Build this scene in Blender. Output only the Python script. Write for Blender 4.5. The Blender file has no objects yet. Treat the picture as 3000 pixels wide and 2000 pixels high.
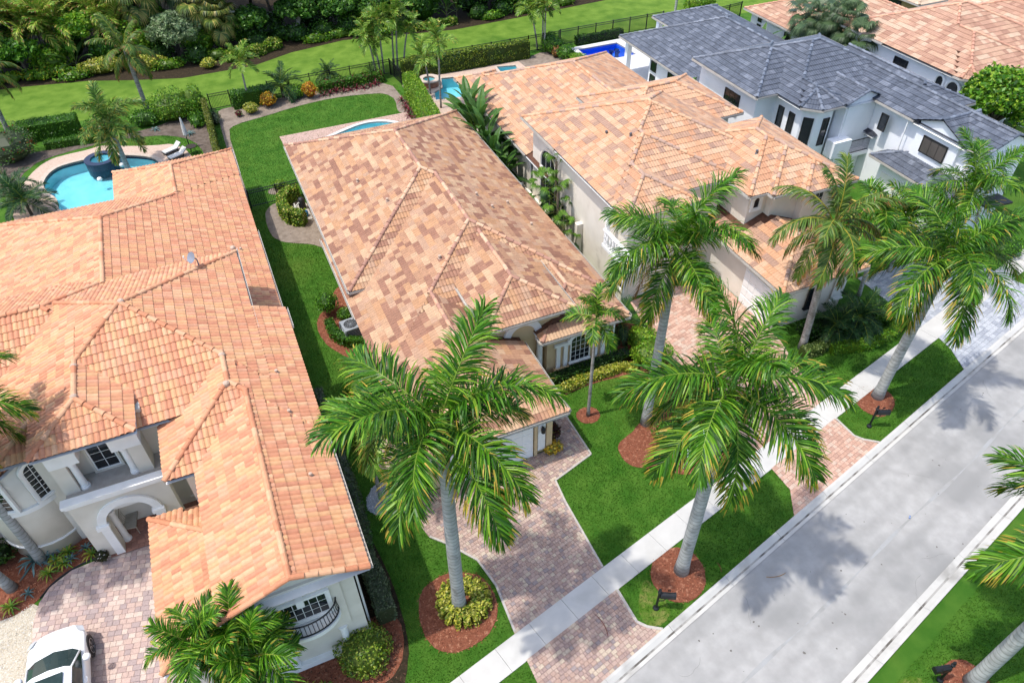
import bpy, bmesh, math, random
import numpy as np
from mathutils import Vector, Matrix
random.seed(7); RNG = np.random.default_rng(7)
SC = bpy.context.scene
COL = SC.collection
R_ = math.radians

# ------------------------------------------------------------------ camera
cam_d = bpy.data.cameras.new('camera'); cam = bpy.data.objects.new('camera', cam_d); COL.objects.link(cam)
_p, _r, _y = R_(42.6457), R_(-0.78516), R_(-23.17883)
_rt = Vector((math.cos(_y), math.sin(_y), 0)); _f0 = Vector((-math.sin(_y), math.cos(_y), 0))
_fw = _f0*math.cos(_p) - Vector((0, 0, 1))*math.sin(_p); _up = _rt.cross(_fw)
_R = _rt*math.cos(_r) + _up*math.sin(_r); _U = -_rt*math.sin(_r) + _up*math.cos(_r)
CAM = Vector((0, 0, 25.0))
cam.matrix_world = Matrix(((_R.x, _U.x, -_fw.x, CAM.x), (_R.y, _U.y, -_fw.y, CAM.y), (_R.z, _U.z, -_fw.z, CAM.z), (0, 0, 0, 1)))
cam_d.sensor_width = 36; cam_d.lens = 36*2134.93/3000; cam_d.clip_start = .5; cam_d.clip_end = 2000
SC.camera = cam
# ------------------------------------------------------------------ sky, sun, exposure
SUN_EL = R_(68.0)
W = bpy.data.worlds.new('World'); SC.world = W; W.use_nodes = True
nt = W.node_tree; bg = nt.nodes['Background']
sky = nt.nodes.new('ShaderNodeTexSky'); sky.sky_type = 'NISHITA'; sky.sun_disc = False
sky.sun_elevation = SUN_EL; sky.sun_rotation = R_(-83); sky.air_density = 1.0; sky.dust_density = 2.2; sky.ozone_density = 1.0
nt.links.new(sky.outputs[0], bg.inputs[0]); bg.inputs[1].default_value = 0.15
sun_d = bpy.data.lights.new('sun', 'SUN'); sun = bpy.data.objects.new('sun', sun_d); COL.objects.link(sun)
sun_d.energy = 2.0; sun_d.angle = R_(1.0); sun_d.color = (1, .96, .90)
sun.rotation_euler = Vector((.405, -.05, -1)).to_track_quat('-Z', 'Y').to_euler(); sun.location = (0, 0, 60)
SC.view_settings.view_transform = 'Standard'; SC.view_settings.look = 'None'
SC.view_settings.gamma = 1; SC.view_settings.exposure = 1.12; SC.view_settings.use_curve_mapping = False
SC.cycles.max_bounces = 6; SC.cycles.transparent_max_bounces = 12
SC.cycles.use_denoising = True

# ------------------------------------------------------------------ colour + material helpers
def lin(c):
    c /= 255.
    return c/12.92 if c <= .04045 else ((c+.055)/1.055)**2.4
def S(r, g, b, k=1.6):
    return (lin(r)/k, lin(g)/k, lin(b)/k)

def new_mat(name):
    m = bpy.data.materials.new(name); m.use_nodes = True
    return m, m.node_tree, m.node_tree.nodes['Principled BSDF']

def mat(name, c1, c2=None, scale=3., rough=.8, bump=0., bscale=40., attr=False, spec=.3, metal=0., fac=(.35, .65),
        c3=None, scale3=.4, fac3=(.55, .75), transl=0., detail=5., bdist=.02, var=.25):
    """Procedural surface: two colours mixed by noise in world space, optional third blotch colour and bump."""
    m, nt, b = new_mat(name); N = nt.nodes; L = nt.links
    geo = N.new('ShaderNodeNewGeometry')
    def noise(sc, det=detail):
        n = N.new('ShaderNodeTexNoise'); n.inputs['Scale'].default_value = sc; n.inputs['Detail'].default_value = det
        L.new(geo.outputs['Position'], n.inputs['Vector']); return n
    def ramp(n, lo, hi):
        r = N.new('ShaderNodeMapRange'); r.inputs[1].default_value = lo; r.inputs[2].default_value = hi
        L.new(n.outputs[0], r.inputs[0]); return r
    if attr:
        a = N.new('ShaderNodeAttribute'); a.attribute_name = 'tint'
        n = noise(scale); r = ramp(n, .25, .75)
        hsv = N.new('ShaderNodeHueSaturation'); L.new(a.outputs['Color'], hsv.inputs['Color'])
        mr = N.new('ShaderNodeMapRange'); mr.inputs[3].default_value = 1-var; mr.inputs[4].default_value = 1+var
        L.new(r.outputs[0], mr.inputs[0]); L.new(mr.outputs[0], hsv.inputs['Value'])
        out = hsv.outputs[0]
    else:
        mx = N.new('ShaderNodeMix'); mx.data_type = 'RGBA'
        mx.inputs[6].default_value = (*c1, 1); mx.inputs[7].default_value = (*(c2 or tuple(v*.8 for v in c1)), 1)
        r = ramp(noise(scale), *fac); L.new(r.outputs[0], mx.inputs[0]); out = mx.outputs[2]
    if c3:
        mx3 = N.new('ShaderNodeMix'); mx3.data_type = 'RGBA'; L.new(out, mx3.inputs[6]); mx3.inputs[7].default_value = (*c3, 1)
        r3 = ramp(noise(scale3, 7.), *fac3); L.new(r3.outputs[0], mx3.inputs[0]); out = mx3.outputs[2]
    L.new(out, b.inputs['Base Color'])
    b.inputs['Roughness'].default_value = rough; b.inputs['Specular IOR Level'].default_value = spec; b.inputs['Metallic'].default_value = metal
    if bump:
        bp = N.new('ShaderNodeBump'); bp.inputs['Strength'].default_value = bump; bp.inputs['Distance'].default_value = bdist
        L.new(noise(bscale, 6.).outputs[0], bp.inputs['Height']); L.new(bp.outputs[0], b.inputs['Normal'])
    if transl:
        t = N.new('ShaderNodeBsdfTranslucent'); L.new(out, t.inputs[0])
        sh = N.new('ShaderNodeMixShader'); sh.inputs[0].default_value = transl
        L.new(b.outputs[0], sh.inputs[1]); L.new(t.outputs[0], sh.inputs[2])
        L.new(sh.outputs[0], N['Material Output'].inputs[0])
    return m

M = {}
# ------------------------------------------------------------------ mesh helpers
class MB:
    """Collects faces; each face may carry a tint and a material index."""
    def __init__(s): s.v = []; s.f = []; s.t = []; s.m = []
    def face(s, pts, tint=None, m=0):
        i = len(s.v); s.v += [tuple(p) for p in pts]; s.f.append(tuple(range(i, i+len(pts)))); s.t.append(tint); s.m.append(m)
    def box(s, x0, x1, y0, y1, z0, z1, tint=None, m=0, M4=None):
        p = [Vector(q) for q in ((x0,y0,z0),(x1,y0,z0),(x1,y1,z0),(x0,y1,z0),(x0,y0,z1),(x1,y0,z1),(x1,y1,z1),(x0,y1,z1))]
        if M4 is not None: p = [M4 @ q for q in p]
        i = len(s.v); s.v += [tuple(q) for q in p]
        for f in ((3,2,1,0),(4,5,6,7),(0,1,5,4),(1,2,6,5),(2,3,7,6),(3,0,4,7)):
            s.f.append(tuple(i+k for k in f)); s.t.append(tint); s.m.append(m)
    def prism(s, poly, z0, z1, tint=None, m=0, bottom=True):
        n = len(poly); i = len(s.v)
        z1s = z1 if isinstance(z1, (list, tuple)) else [z1]*n
        s.v += [(x, y, z0) for x, y in poly] + [(p[0], p[1], z) for p, z in zip(poly, z1s)]
        s.f.append(tuple(i+n+k for k in range(n))); s.t.append(tint); s.m.append(m)
        if bottom: s.f.append(tuple(i+n-1-k for k in range(n))); s.t.append(tint); s.m.append(m)
        for k in range(n):
            j = (k+1) % n; s.f.append((i+k, i+j, i+n+j, i+n+k)); s.t.append(tint); s.m.append(m)
    def tube(s, pts, rad, n=8, tint=None, m=0, cap=True):
        pts = [Vector(p) for p in pts]; rad = rad if isinstance(rad, (list, tuple)) else [rad]*len(pts)
        i0 = len(s.v); ref = None
        for k, p in enumerate(pts):
            t = (pts[min(k+1, len(pts)-1)] - pts[max(k-1, 0)]).normalized()
            if ref is None: ref = t.orthogonal().normalized()
            ref = (ref - t*ref.dot(t)).normalized(); b = t.cross(ref)
            for a in range(n):
                q = p + (ref*math.cos(2*math.pi*a/n) + b*math.sin(2*math.pi*a/n))*rad[k]; s.v.append(tuple(q))
        for k in range(len(pts)-1):
            for a in range(n):
                c = (a+1) % n
                s.f.append((i0+k*n+a, i0+k*n+c, i0+(k+1)*n+c, i0+(k+1)*n+a)); s.t.append(tint); s.m.append(m)
        if cap:
            s.f.append(tuple(i0+a for a in reversed(range(n)))); s.t.append(tint); s.m.append(m)
            e = i0+(len(pts)-1)*n; s.f.append(tuple(e+a for a in range(n))); s.t.append(tint); s.m.append(m)
    def lathe(s, prof, n=14, c=(0, 0, 0), tint=None, m=0):
        s.tube_rings([[(c[0]+r*math.cos(2*math.pi*a/n), c[1]+r*math.sin(2*math.pi*a/n), c[2]+z) for a in range(n)] for r, z in prof], tint, m)
    def tube_rings(s, rings, tint=None, m=0, cap=True):
        i0 = len(s.v); n = len(rings[0])
        for r in rings: s.v += [tuple(p) for p in r]
        for k in range(len(rings)-1):
            for a in range(n):
                c = (a+1) % n
                s.f.append((i0+k*n+a, i0+k*n+c, i0+(k+1)*n+c, i0+(k+1)*n+a)); s.t.append(tint); s.m.append(m)
        if cap:
            s.f.append(tuple(i0+a for a in reversed(range(n)))); s.t.append(tint); s.m.append(m)
            e = i0+(len(rings)-1)*n; s.f.append(tuple(e+a for a in range(n))); s.t.append(tint); s.m.append(m)
    def mesh(s, name, mats, smooth=False):
        me = bpy.data.meshes.new(name); me.from_pydata(s.v, [], s.f)
        for m in (mats if isinstance(mats, (list, tuple)) else [mats]): me.materials.append(m)
        if any(s.m): me.polygons.foreach_set('material_index', s.m)
        if any(t is not None for t in s.t):
            a = me.attributes.new('tint', 'FLOAT_COLOR', 'FACE')
            a.data.foreach_set('color', [c for t in s.t for c in (*(t or (.5, .5, .5)), 1.)])
        if smooth: me.polygons.foreach_set('use_smooth', [True]*len(s.f))
        me.update(); return me

def np_mesh(name, V, F, tint, mats, smooth=False):
    """V (n,3), F (m,k) all k-gons, tint (m,3)."""
    me = bpy.data.meshes.new(name); V = np.asarray(V, np.float32); F = np.asarray(F, np.int32); k = F.shape[1]
    me.vertices.add(len(V)); me.vertices.foreach_set('co', V.ravel())
    me.loops.add(F.size); me.loops.foreach_set('vertex_index', F.ravel())
    me.polygons.add(len(F)); me.polygons.foreach_set('loop_start', np.arange(0, F.size, k, dtype=np.int32))
    me.polygons.foreach_set('use_smooth', np.full(len(F), bool(smooth)))
    for m in (mats if isinstance(mats, (list, tuple)) else [mats]): me.materials.append(m)
    if tint is not None:
        a = me.attributes.new('tint', 'FLOAT_COLOR', 'FACE')
        a.data.foreach_set('color', np.concatenate([tint, np.ones((len(F), 1))], 1).astype(np.float32).ravel())
    me.update(calc_edges=True); return me

def link(name, me, parent=None, M4=None):
    o = bpy.data.objects.new(name, me); COL.objects.link(o)
    if parent is not None:
        o.parent = parent
        if 'org' in parent: o.matrix_parent_inverse = Matrix.Translation(-Vector(parent['org'])) 
    if M4 is not None: o.matrix_basis = M4
    return o
def tag(o, label=None, cat=None, group=None, kind=None):
    if label: o['label'] = label
    if cat: o['category'] = cat
    if group: o['group'] = group
    if kind: o['kind'] = kind
    return o
def thing(name, label, cat, loc=(0, 0, 0), rz=0., group=None, scale=1.):
    o = bpy.data.objects.new(name, None); COL.objects.link(o); o.empty_display_size = .3
    o.location = loc; o.rotation_euler = (0, 0, rz); o.scale = (scale,)*3
    return tag(o, label, cat, group)
def wthing(name, label, cat, loc, group=None):
    """A thing whose parts are written in world coordinates."""
    o = thing(name, label, cat, loc, 0, group); o['org'] = list(map(float, loc)); return o
def struct(name, me, parent=None):
    o = link(name, me, parent); o['kind'] = 'structure'; return o

def clip_poly(poly, a, b, c):
    """Keep the part of a polygon (tuples, x and y first) where a*x+b*y+c >= 0."""
    out = []; n = len(poly)
    for i in range(n):
        p, q = poly[i], poly[(i+1) % n]; dp = a*p[0]+b*p[1]+c; dq = a*q[0]+b*q[1]+c
        if dp >= -1e-9: out.append(p)
        if (dp > 1e-9 and dq < -1e-9) or (dp < -1e-9 and dq > 1e-9):
            t = dp/(dp-dq); out.append(tuple(p[k]+(q[k]-p[k])*t for k in range(len(p))))
    return out
def area(poly):
    return .5*sum(poly[i][0]*poly[(i+1) % len(poly)][1]-poly[(i+1) % len(poly)][0]*poly[i][1] for i in range(len(poly)))
def inside(x, y, poly):
    r = False; n = len(poly); j = n-1
    for i in range(n):
        xi, yi = poly[i]; xj, yj = poly[j]
        if (yi > y) != (yj > y) and x < (xj-xi)*(y-yi)/(yj-yi)+xi: r = not r
        j = i
    return r
def np_inside(X, Y, poly):
    r = np.zeros(X.shape, bool); n = len(poly); j = n-1
    for i in range(n):
        xi, yi = poly[i]; xj, yj = poly[j]
        if yi != yj: r ^= ((yi > Y) != (yj > Y)) & (X < (xj-xi)*(Y-yi)/(yj-yi)+xi)
        j = i
    return r
def smooth_poly(pts, n=2):
    """Chaikin corner cutting for garden curves."""
    for _ in range(n):
        q = []
        for i in range(len(pts)):
            a, b = pts[i], pts[(i+1) % len(pts)]
            q += [(a[0]*.75+b[0]*.25, a[1]*.75+b[1]*.25), (a[0]*.25+b[0]*.75, a[1]*.25+b[1]*.75)]
        pts = q
    return pts
def sheet(name, outer, holes=(), z=0., material=None, thick=0., parent=None, wob=0.):
    """Flat sheet with holes; with thick > 0 the outline gets a rim going down."""
    bm = bmesh.new()
    for loop in [outer]+list(holes):
        vs = [bm.verts.new((x+random.uniform(-wob, wob), y+random.uniform(-wob, wob), z)) for x, y in loop]
        es = [bm.edges.new((vs[i], vs[(i+1) % len(vs)])) for i in range(len(vs))]
    bmesh.ops.triangle_fill(bm, use_beauty=True, use_dissolve=False, edges=bm.edges[:])
    for f in bm.faces:
        f.normal_update()
        if f.normal.z < 0: f.normal_flip()
    if thick:
        be = [e for e in bm.edges if len(e.link_faces) == 1]
        r = bmesh.ops.extrude_edge_only(bm, edges=be)
        for v in [g for g in r['geom'] if isinstance(g, bmesh.types.BMVert)]: v.co.z -= thick
    me = bpy.data.meshes.new(name); bm.to_mesh(me); bm.free()
    if material: me.materials.append(material)
    return struct(name, me, parent)
def in_frame(p, mg=0.):
    v = Vector(p)-CAM; d = v.dot(_fw)
    if d <= 0: return False
    return abs(v.dot(_R)/d) < (1500+mg)/2134.9 and abs(v.dot(_U)/d) < (1000+mg)/2134.9
# ================================================================== materials of the setting
M['grass'] = mat('lawn_turf', S(64, 114, 28), S(88, 132, 42), 1.1, .85, .9, 70, c3=S(108, 134, 50), scale3=.22, fac3=(.56, .78), spec=.15, bdist=.03)
M['greenbelt'] = mat('greenbelt_turf', S(94, 130, 40), S(122, 154, 58), .9, .9, .8, 60, c3=S(74, 114, 34), scale3=.2, spec=.12, bdist=.03)
M['road'] = mat('asphalt_weathered', S(180, 178, 174), S(194, 192, 188), 2.2, .9, .5, 160, c3=S(164, 163, 160), scale3=.35, spec=.2, bdist=.005, fac3=(.48, .66))
def road_wear():
    # tyre tracks: faint darker bands running with the road
    m = M['road']; N = m.node_tree.nodes; L = m.node_tree.links; b = N['Principled BSDF']; src = b.inputs['Base Color'].links[0].from_socket
    geo = N.new('ShaderNodeNewGeometry'); dp = N.new('ShaderNodeVectorMath'); dp.operation = 'DOT_PRODUCT'; dp.inputs[1].default_value = (-.2485, .9686, 0); L.new(geo.outputs['Position'], dp.inputs[0])
    nz = N.new('ShaderNodeTexNoise'); nz.inputs['Scale'].default_value = .7; nz.inputs['Detail'].default_value = 5; L.new(geo.outputs['Position'], nz.inputs['Vector'])
    ad = N.new('ShaderNodeMath'); ad.operation = 'MULTIPLY_ADD'; ad.inputs[1].default_value = .5; L.new(nz.outputs[0], ad.inputs[0]); L.new(dp.outputs['Value'], ad.inputs[2])
    sn = N.new('ShaderNodeMath'); sn.operation = 'MULTIPLY'; sn.inputs[1].default_value = 2*math.pi/1.35; L.new(ad.outputs[0], sn.inputs[0]); s2 = N.new('ShaderNodeMath'); s2.operation = 'SINE'; L.new(sn.outputs[0], s2.inputs[0])
    mr = N.new('ShaderNodeMapRange'); mr.inputs[1].default_value = .1; mr.inputs[2].default_value = 1; mr.inputs[3].default_value = 0; mr.inputs[4].default_value = .22; L.new(s2.outputs[0], mr.inputs[0])
    mx = N.new('ShaderNodeMix'); mx.data_type = 'RGBA'; L.new(mr.outputs[0], mx.inputs[0]); L.new(src, mx.inputs[6]); mx.inputs[7].default_value = (*S(140, 139, 136), 1); L.new(mx.outputs[2], b.inputs['Base Color'])
road_wear()
M['concrete'] = mat('sidewalk_concrete', S(216, 213, 206), S(226, 223, 216), 1.5, .85, .25, 160, c3=S(200, 197, 189), scale3=.5, spec=.2, bdist=.003)
M['curb'] = mat('kerb_concrete', S(214, 211, 204), S(224, 221, 214), 1.2, .85, .3, 120, c3=S(170, 167, 160), scale3=.7, spec=.2, bdist=.004)
M['gutter_stain'] = mat('gutter_silt', S(112, 107, 100), S(186, 183, 176), 1.6, .95, .2, 90, spec=.1, fac=(.38, .55))
M['mulch'] = mat('red_mulch', S(164, 102, 78), S(134, 82, 62), 14, .95, 1.0, 55, c3=S(204, 146, 116), scale3=6., spec=.1, bdist=.03)
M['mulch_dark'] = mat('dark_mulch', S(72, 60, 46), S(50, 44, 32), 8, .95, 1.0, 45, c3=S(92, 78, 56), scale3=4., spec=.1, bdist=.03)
M['sand'] = mat('sandy_soil', S(166, 152, 138), S(146, 132, 118), 3, .95, .6, 60, c3=S(120, 108, 96), scale3=1.0, spec=.1)
M['sand_grey'] = mat('grey_soil', S(128, 116, 106), S(108, 96, 86), 3, .95, .6, 60, c3=S(90, 80, 70), scale3=1.2, spec=.1)
M['gravel'] = mat('shell_gravel', S(236, 226, 206), S(206, 190, 164), 30, .95, 1.0, 45, c3=S(246, 240, 228), scale3=20, spec=.15, bdist=.02)
M['gravel_white'] = mat('white_pebbles', S(226, 228, 232), S(170, 174, 182), 34, .9, 1.0, 40, spec=.2, bdist=.02)
M['deck'] = mat('travertine_deck', S(226, 200, 180), S(206, 180, 160), 9, .85, .2, 50, spec=.25)
M['deck_pink'] = mat('pink_paver_deck', S(218, 186, 170), S(198, 166, 152), 7, .85, .3, 40, spec=.2)
M['deck_white'] = mat('white_deck', S(244, 244, 246), S(232, 233, 236), 4, .8, .1, 40, spec=.25)
M['joint'] = mat('joint_sand', S(128, 112, 102), S(104, 92, 84), 12, .95, .3, 60, spec=.1)
M['pav'] = mat('paver', None, scale=18, rough=.85, bump=.35, bscale=90, attr=True, spec=.2, bdist=.004, var=.14)
M['plinth'] = mat('concrete_pad', S(206, 200, 190), S(190, 184, 174), 4, .9, .2, 60)

# ================================================================== pools (outlines first: the ground is cut for them)
def ell(cx, cy, rx, ry, n=28, a0=0, a1=360, rot=0):
    o = []
    for k in range(n):
        a = R_(a0+(a1-a0)*k/(n if a1-a0 == 360 else n-1)); x, y = rx*math.cos(a), ry*math.sin(a); c, s_ = math.cos(R_(rot)), math.sin(R_(rot))
        o.append((cx+x*c-y*s_, cy+x*s_+y*c))
    return o
POOL1 = smooth_poly([(-11.75, 52.3), (-11.1, 54.1), (-9.6, 54.5), (-7.6, 54.5), (-5.6, 53.6), (-4.3, 52.4), (-4.2, 49.5), (-6, 47.6), (-9.2, 47.2), (-10.7, 47.9), (-10.7, 49.6), (-11.4, 50.8)], 2)
POOL2 = smooth_poly([(5.6, 48.2), (6.6, 50.2), (8.3, 51.0), (10.2, 51.75), (11.8, 51.4), (12.9, 50.1), (13.0, 48.6), (9, 47.4)], 2)
POOL3 = [(16.5, 53.2), (18.9, 52.85), (21.2, 52.4), (21.4, 56.3), (18.3, 56.95), (17.8, 55.2), (16.9, 54.6)]
POOL3B = [(23.3, 55.6), (24.7, 55.4), (25, 56.8), (23.4, 57.2)]
POOL4 = [(31.4, 56.1), (33.7, 54.5), (35.6, 54.5), (35.4, 57.6), (31.5, 57.65)]
POOLS = [POOL1, POOL2, POOL3, POOL3B, POOL4]
GRD = [(-260, -120), (300, -120), (300, 330), (-260, 330)]
sheet('ground', GRD, POOLS, 0., M['grass'])

# ------------------------------------------------------------------ street in its own frame: a straight run 13.8 degrees off the house axes
def yl(x, y0, x0, s): return y0+s*(x-x0)
SL = .2475
def sw_top(x): return 10.31+SL*(x-1.99)
def cb_in(x): return 8.25+.2545*(x-6.62)
def cb2_in(x): return 4.65+.258*(x-14.72)
ux, uy = math.cos(math.atan(SL)), math.sin(math.atan(SL))
X0, X1 = -60., 130.
road_poly = [(X0, cb2_in(X0)), (X1, cb2_in(X1)), (X1, cb_in(X1)-.46), (X0, cb_in(X0)-.46)]
road = sheet('road', road_poly, (), .012, M['road'])
# road wear: pale worn seam, patch outlines, spots (thin sheets a few millimetres above)
M['seam'] = mat('road_seam', S(166, 165, 161), S(178, 177, 174), 3, .9, .2, 120, c3=S(182, 183, 182), scale3=1.4, fac3=(.4, .6))
M['spot'] = mat('road_spot', S(110, 104, 98), S(130, 126, 120), 8, .9); M['crack'] = mat('road_crack', S(134, 132, 130), S(156, 155, 153), 8, .9)
M['patch'] = mat('road_patch', S(204, 206, 208), S(212, 214, 215), 1, .85, .3, 200, bdist=.004)
def seam_y(x): return (cb_in(x)-.46+cb2_in(x))/2
mb = MB(); xs = np.arange(4, 50, .5)
for a, b in zip(xs[:-1], xs[1:]):
    w0 = .05+.03*math.sin(a*1.7); w1 = .05+.03*math.sin(b*1.7); o0 = .05*math.sin(a*.7); o1 = .05*math.sin(b*.7)
    mb.face([(a, seam_y(a)-w0+o0, .016), (b, seam_y(b)-w1+o1, .016), (b, seam_y(b)+w1+o1, .016), (a, seam_y(a)+w0+o0, .016)])
link('centre_seam', mb.mesh('centre_seam', M['seam']), road)
mb = MB(); rs = random.Random(3)
for k in range(46):
    x = rs.uniform(9, 30); t = rs.uniform(.1, .9); y = cb2_in(x)+t*(cb_in(x)-.46-cb2_in(x)); r = rs.uniform(.012, .05)
    mb.face([(x+r*math.cos(a)*rs.uniform(.6, 1.2), y+r*math.sin(a)*rs.uniform(.6, 1.2), .0165) for a in np.linspace(0, 5.5, 8)])
link('oil_spots', mb.mesh('oil_spots', M['spot']), road)['kind'] = 'stuff'
mb = MB()
for k in range(6):   # hairline cracks
    x = rs.uniform(9, 32); t = rs.choice([rs.uniform(.02, .2), rs.uniform(.8, .97)]); y = cb2_in(x)+t*(cb_in(x)-.5-cb2_in(x)); a = rs.uniform(1.5, 3.2) if t > .5 else rs.uniform(1, 2.2)
    if t > .5: a += 2.2
    p = [(x, y)]
    for j in range(9):
        a += rs.uniform(-.5, .5); p.append((p[-1][0]+.13*math.cos(a), p[-1][1]+.13*math.sin(a)))
    for q, w in zip(p[:-1], p[1:]):
        n = Vector((q[1]-w[1], w[0]-q[0])).normalized()*.005
        mb.face([(q[0]-n.x, q[1]-n.y, .0162), (w[0]-n.x, w[1]-n.y, .0162), (w[0]+n.x, w[1]+n.y, .0162), (q[0]+n.x, q[1]+n.y, .0162)])
link('cracks', mb.mesh('cracks', M['crack']), road)['kind'] = 'stuff'

# kerbs: shallow valley gutters cast in sections
def kerb(name, fy, side, w=.46):
    base = MB(); y = lambda x: fy(x)
    me = MB(); me.face([(X0, y(X0)-.02*side, .004), (X1, y(X1)-.02*side, .004), (X1, y(X1)-side*w, .004), (X0, y(X0)-side*w, .004)][::-1 if side < 0 else 1])
    root = struct(name, me.mesh(name, M['gutter_stain'])); L = 3.05
    sec = MB(); prof = [(0, .10), (-.10, .095), (-.26, .02), (-.33, .018), (-w, .035)]
    ring = lambda xx: [(xx, side*py, pz) for py, pz in prof]
    a, b = ring(0), ring(L-.012)
    for k in range(len(prof)-1):
        f = [a[k], a[k+1], b[k+1], b[k]]
        if side < 0: f = f[::-1]
        sec.face(f, m=(1 if k == 2 else 0))
    sec.face([(0, 0, .1), (L-.012, 0, .1), (L-.012, .0, -.02), (0, 0, -.02)][::-1 if side > 0 else 1])
    s = sec.mesh('kerb_section', [M['curb'], M['gutter_stain']])
    x = -8.
    while x < 58:
        sl = (fy(x+1)-fy(x)); c, sn = math.cos(math.atan(sl)), math.sin(math.atan(sl))
        m4 = Matrix.Translation((x, fy(x), 0)) @ Matrix.Rotation(math.atan(sl), 4, 'Z')
        link('kerb_section', s, root, m4); x += L*c
    return root
kerb('kerb_near', cb_in, 1); kerb('kerb_far', cb2_in, -1, .55)
# sidewalk slabs
root = MB(); root.face([(X0, sw_top(X0)-1.0, .004), (X1, sw_top(X1)-1.0, .004), (X1, sw_top(X1)-.01, .004), (X0, sw_top(X0)-.01, .004)])
walk = struct('sidewalk', root.mesh('sidewalk', M['joint']))
x = -9.3; Ls = 1.5; ms = {}
for k in range(46):
    key = k % 4
    if key not in ms:
        m_ = MB(); g = .006; m_.box(g, Ls-g, -1.0, 0, 0, .03)
        for i, (dx, dy) in enumerate([(0, 0)]): pass
        ms[key] = m_.mesh('sidewalk_slab', M['concrete'])
    m4 = Matrix.Translation((x, sw_top(x), .004+.002*(k*37 % 5)/5)) @ Matrix.Rotation(math.atan(SL), 4, 'Z')
    link('sidewalk_slab', ms[key], walk, m4); x += Ls*ux

# ------------------------------------------------------------------ beds, paths and decks
BEDS = []
def bed(name, pts, material, z=.02, smooth=2, thick=.03, holes=()):
    q = smooth_poly(pts, smooth) if smooth else pts
    o = sheet(name, q, holes, z, material, thick, wob=.0 if holes else .022); BEDS.append((o, q, material, z)); return o
bed('mulch_bed_hedge_ring', [(1.82, 13.37), (2.3, 14.05), (3.4, 14.2), (4.5, 13.6), (4.62, 12.12), (3.8, 11.2), (2.36, 11.15), (1.67, 11.92)], M['mulch'])
bed('pebble_ring', [(1.25, 18.4), (1.75, 19.2), (2.35, 19.2), (2.5, 18.5), (2.1, 17.6), (1.45, 17.75)], M['gravel_white'])
bed('mulch_ring_slim_palm', ell(11.85, 18.98, .56, .5, 14), M['mulch'], smooth=1)
bed('mulch_ring_centre_palm', [(10.05, 10.8), (10.7, 11.6), (11.7, 11.7), (12.35, 11.0), (12.1, 9.95), (11.2, 9.4), (10.3, 9.7)], M['mulch'])
bed('mulch_ring_east_palm', [(23.3, 14.7), (24.2, 15.35), (25.1, 15.0), (25.4, 14.2), (24.7, 13.5), (23.6, 13.4)], M['mulch'])
bed('mulch_ring_far_palm', ell(17.75, 3.35, .8, .75, 16), M['mulch'], smooth=1)
bed('mulch_bed_front_walk', [(12.1, 16.95), (13.0, 17.2), (14.2, 17.9), (16.3, 17.6), (16.9, 15.2), (15.6, 14.15), (13.9, 14.3), (13.4, 15.0), (12.6, 15.3), (12.0, 15.9)], M['mulch'])
bed('mulch_bed_house_front', [(9.9, 20.2), (11.3, 20.5), (13, 20.7), (15.0, 20.45), (15.7, 19.6), (17.3, 19.9), (17.4, 23.3), (15.4, 24.5), (14.7, 22.3), (10.6, 22.2), (9.6, 21)], M['mulch'], smooth=1)
bed('mulch_bed_side', [(3.55, 33.0), (2.9, 31.6), (2.15, 31.0), (1.85, 30.1), (1.95, 28.8), (2.5, 27.6), (3.3, 26.6), (3.75, 26.2), (4.2, 28), (4.2, 33)], M['mulch'])
bed('service_yard', [(1.3, 42.4), (1.9, 43.2), (4.15, 43.4), (4.2, 36.4), (3.3, 37.7), (1.9, 38.4), (1.25, 39.3), (1.15, 40.6)], M['sand'])
bed('mulch_strip_between', [(.55, 20.6), (1.0, 18), (1.12, 16.3), (1.28, 14.7), (1.25, 13.0), (1.08, 12.0), (.62, 10.9), (.2, 10.4), (-1.4, 10.9), (-3.8, 11.6), (-4.2, 12.6), (-3.4, 13.25), (.1, 13.2), (.1, 20.6)], M['mulch_dark'], z=.016)
bed('mulch_bed_gable', [(-3.6, 13.4), (-3.7, 12.2), (-1.5, 11.4), (.25, 11.1), (1.02, 12.1), (1.12, 13.4), (.4, 13.7)], M['mulch'], z=.022)
bed('mulch_bed_entry', [(-7.9, 20.35), (-8.93, 20.3), (-9.8, 20.12), (-10.55, 19.66), (-10.95, 19.15), (-11.9, 18.9), (-13.5, 19.2), (-14, 23), (-10, 23)], M['mulch'], smooth=1)
bed('gravel_drive_edge', [(-10.8, 19.3), (-11.0, 18.2), (-11.0, 15.2), (-10.9, 12), (-13.5, 12), (-14, 19.5), (-11.8, 18.95)], M['gravel'], smooth=1, z=.014)
bed('sand_border', [(.2, 43.4), (.3, 48), (.25, 52), (.35, 57.6), (.5, 58.75), (1.8, 58.9), (5.5, 58.9), (10, 58.9), (14.2, 58.9), (14.3, 52.2), (13.6, 51.9), (13.15, 52.6), (13.65, 54.6), (13.3, 56.1), (12.3, 56.55), (10, 57.0), (8, 57.05), (5.7, 56.65), (3.4, 56.05), (1.3, 55.6), (.72, 54.8), (.66, 49), (.62, 44)], M['sand'], smooth=1, z=.014)
bed('sand_yard', [(14.9, 58.6), (18.9, 58.0), (26.6, 57.9), (28.6, 58.7), (30.5, 57.2), (30.2, 52), (15.8, 51), (14.9, 52)], M['sand'], smooth=1, z=.010, holes=(POOL3, POOL3B))
bed('pump_bush_sand', ell(2.75, 44.7, .85, .6, 14), M['sand'], smooth=1, z=.014)
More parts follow.
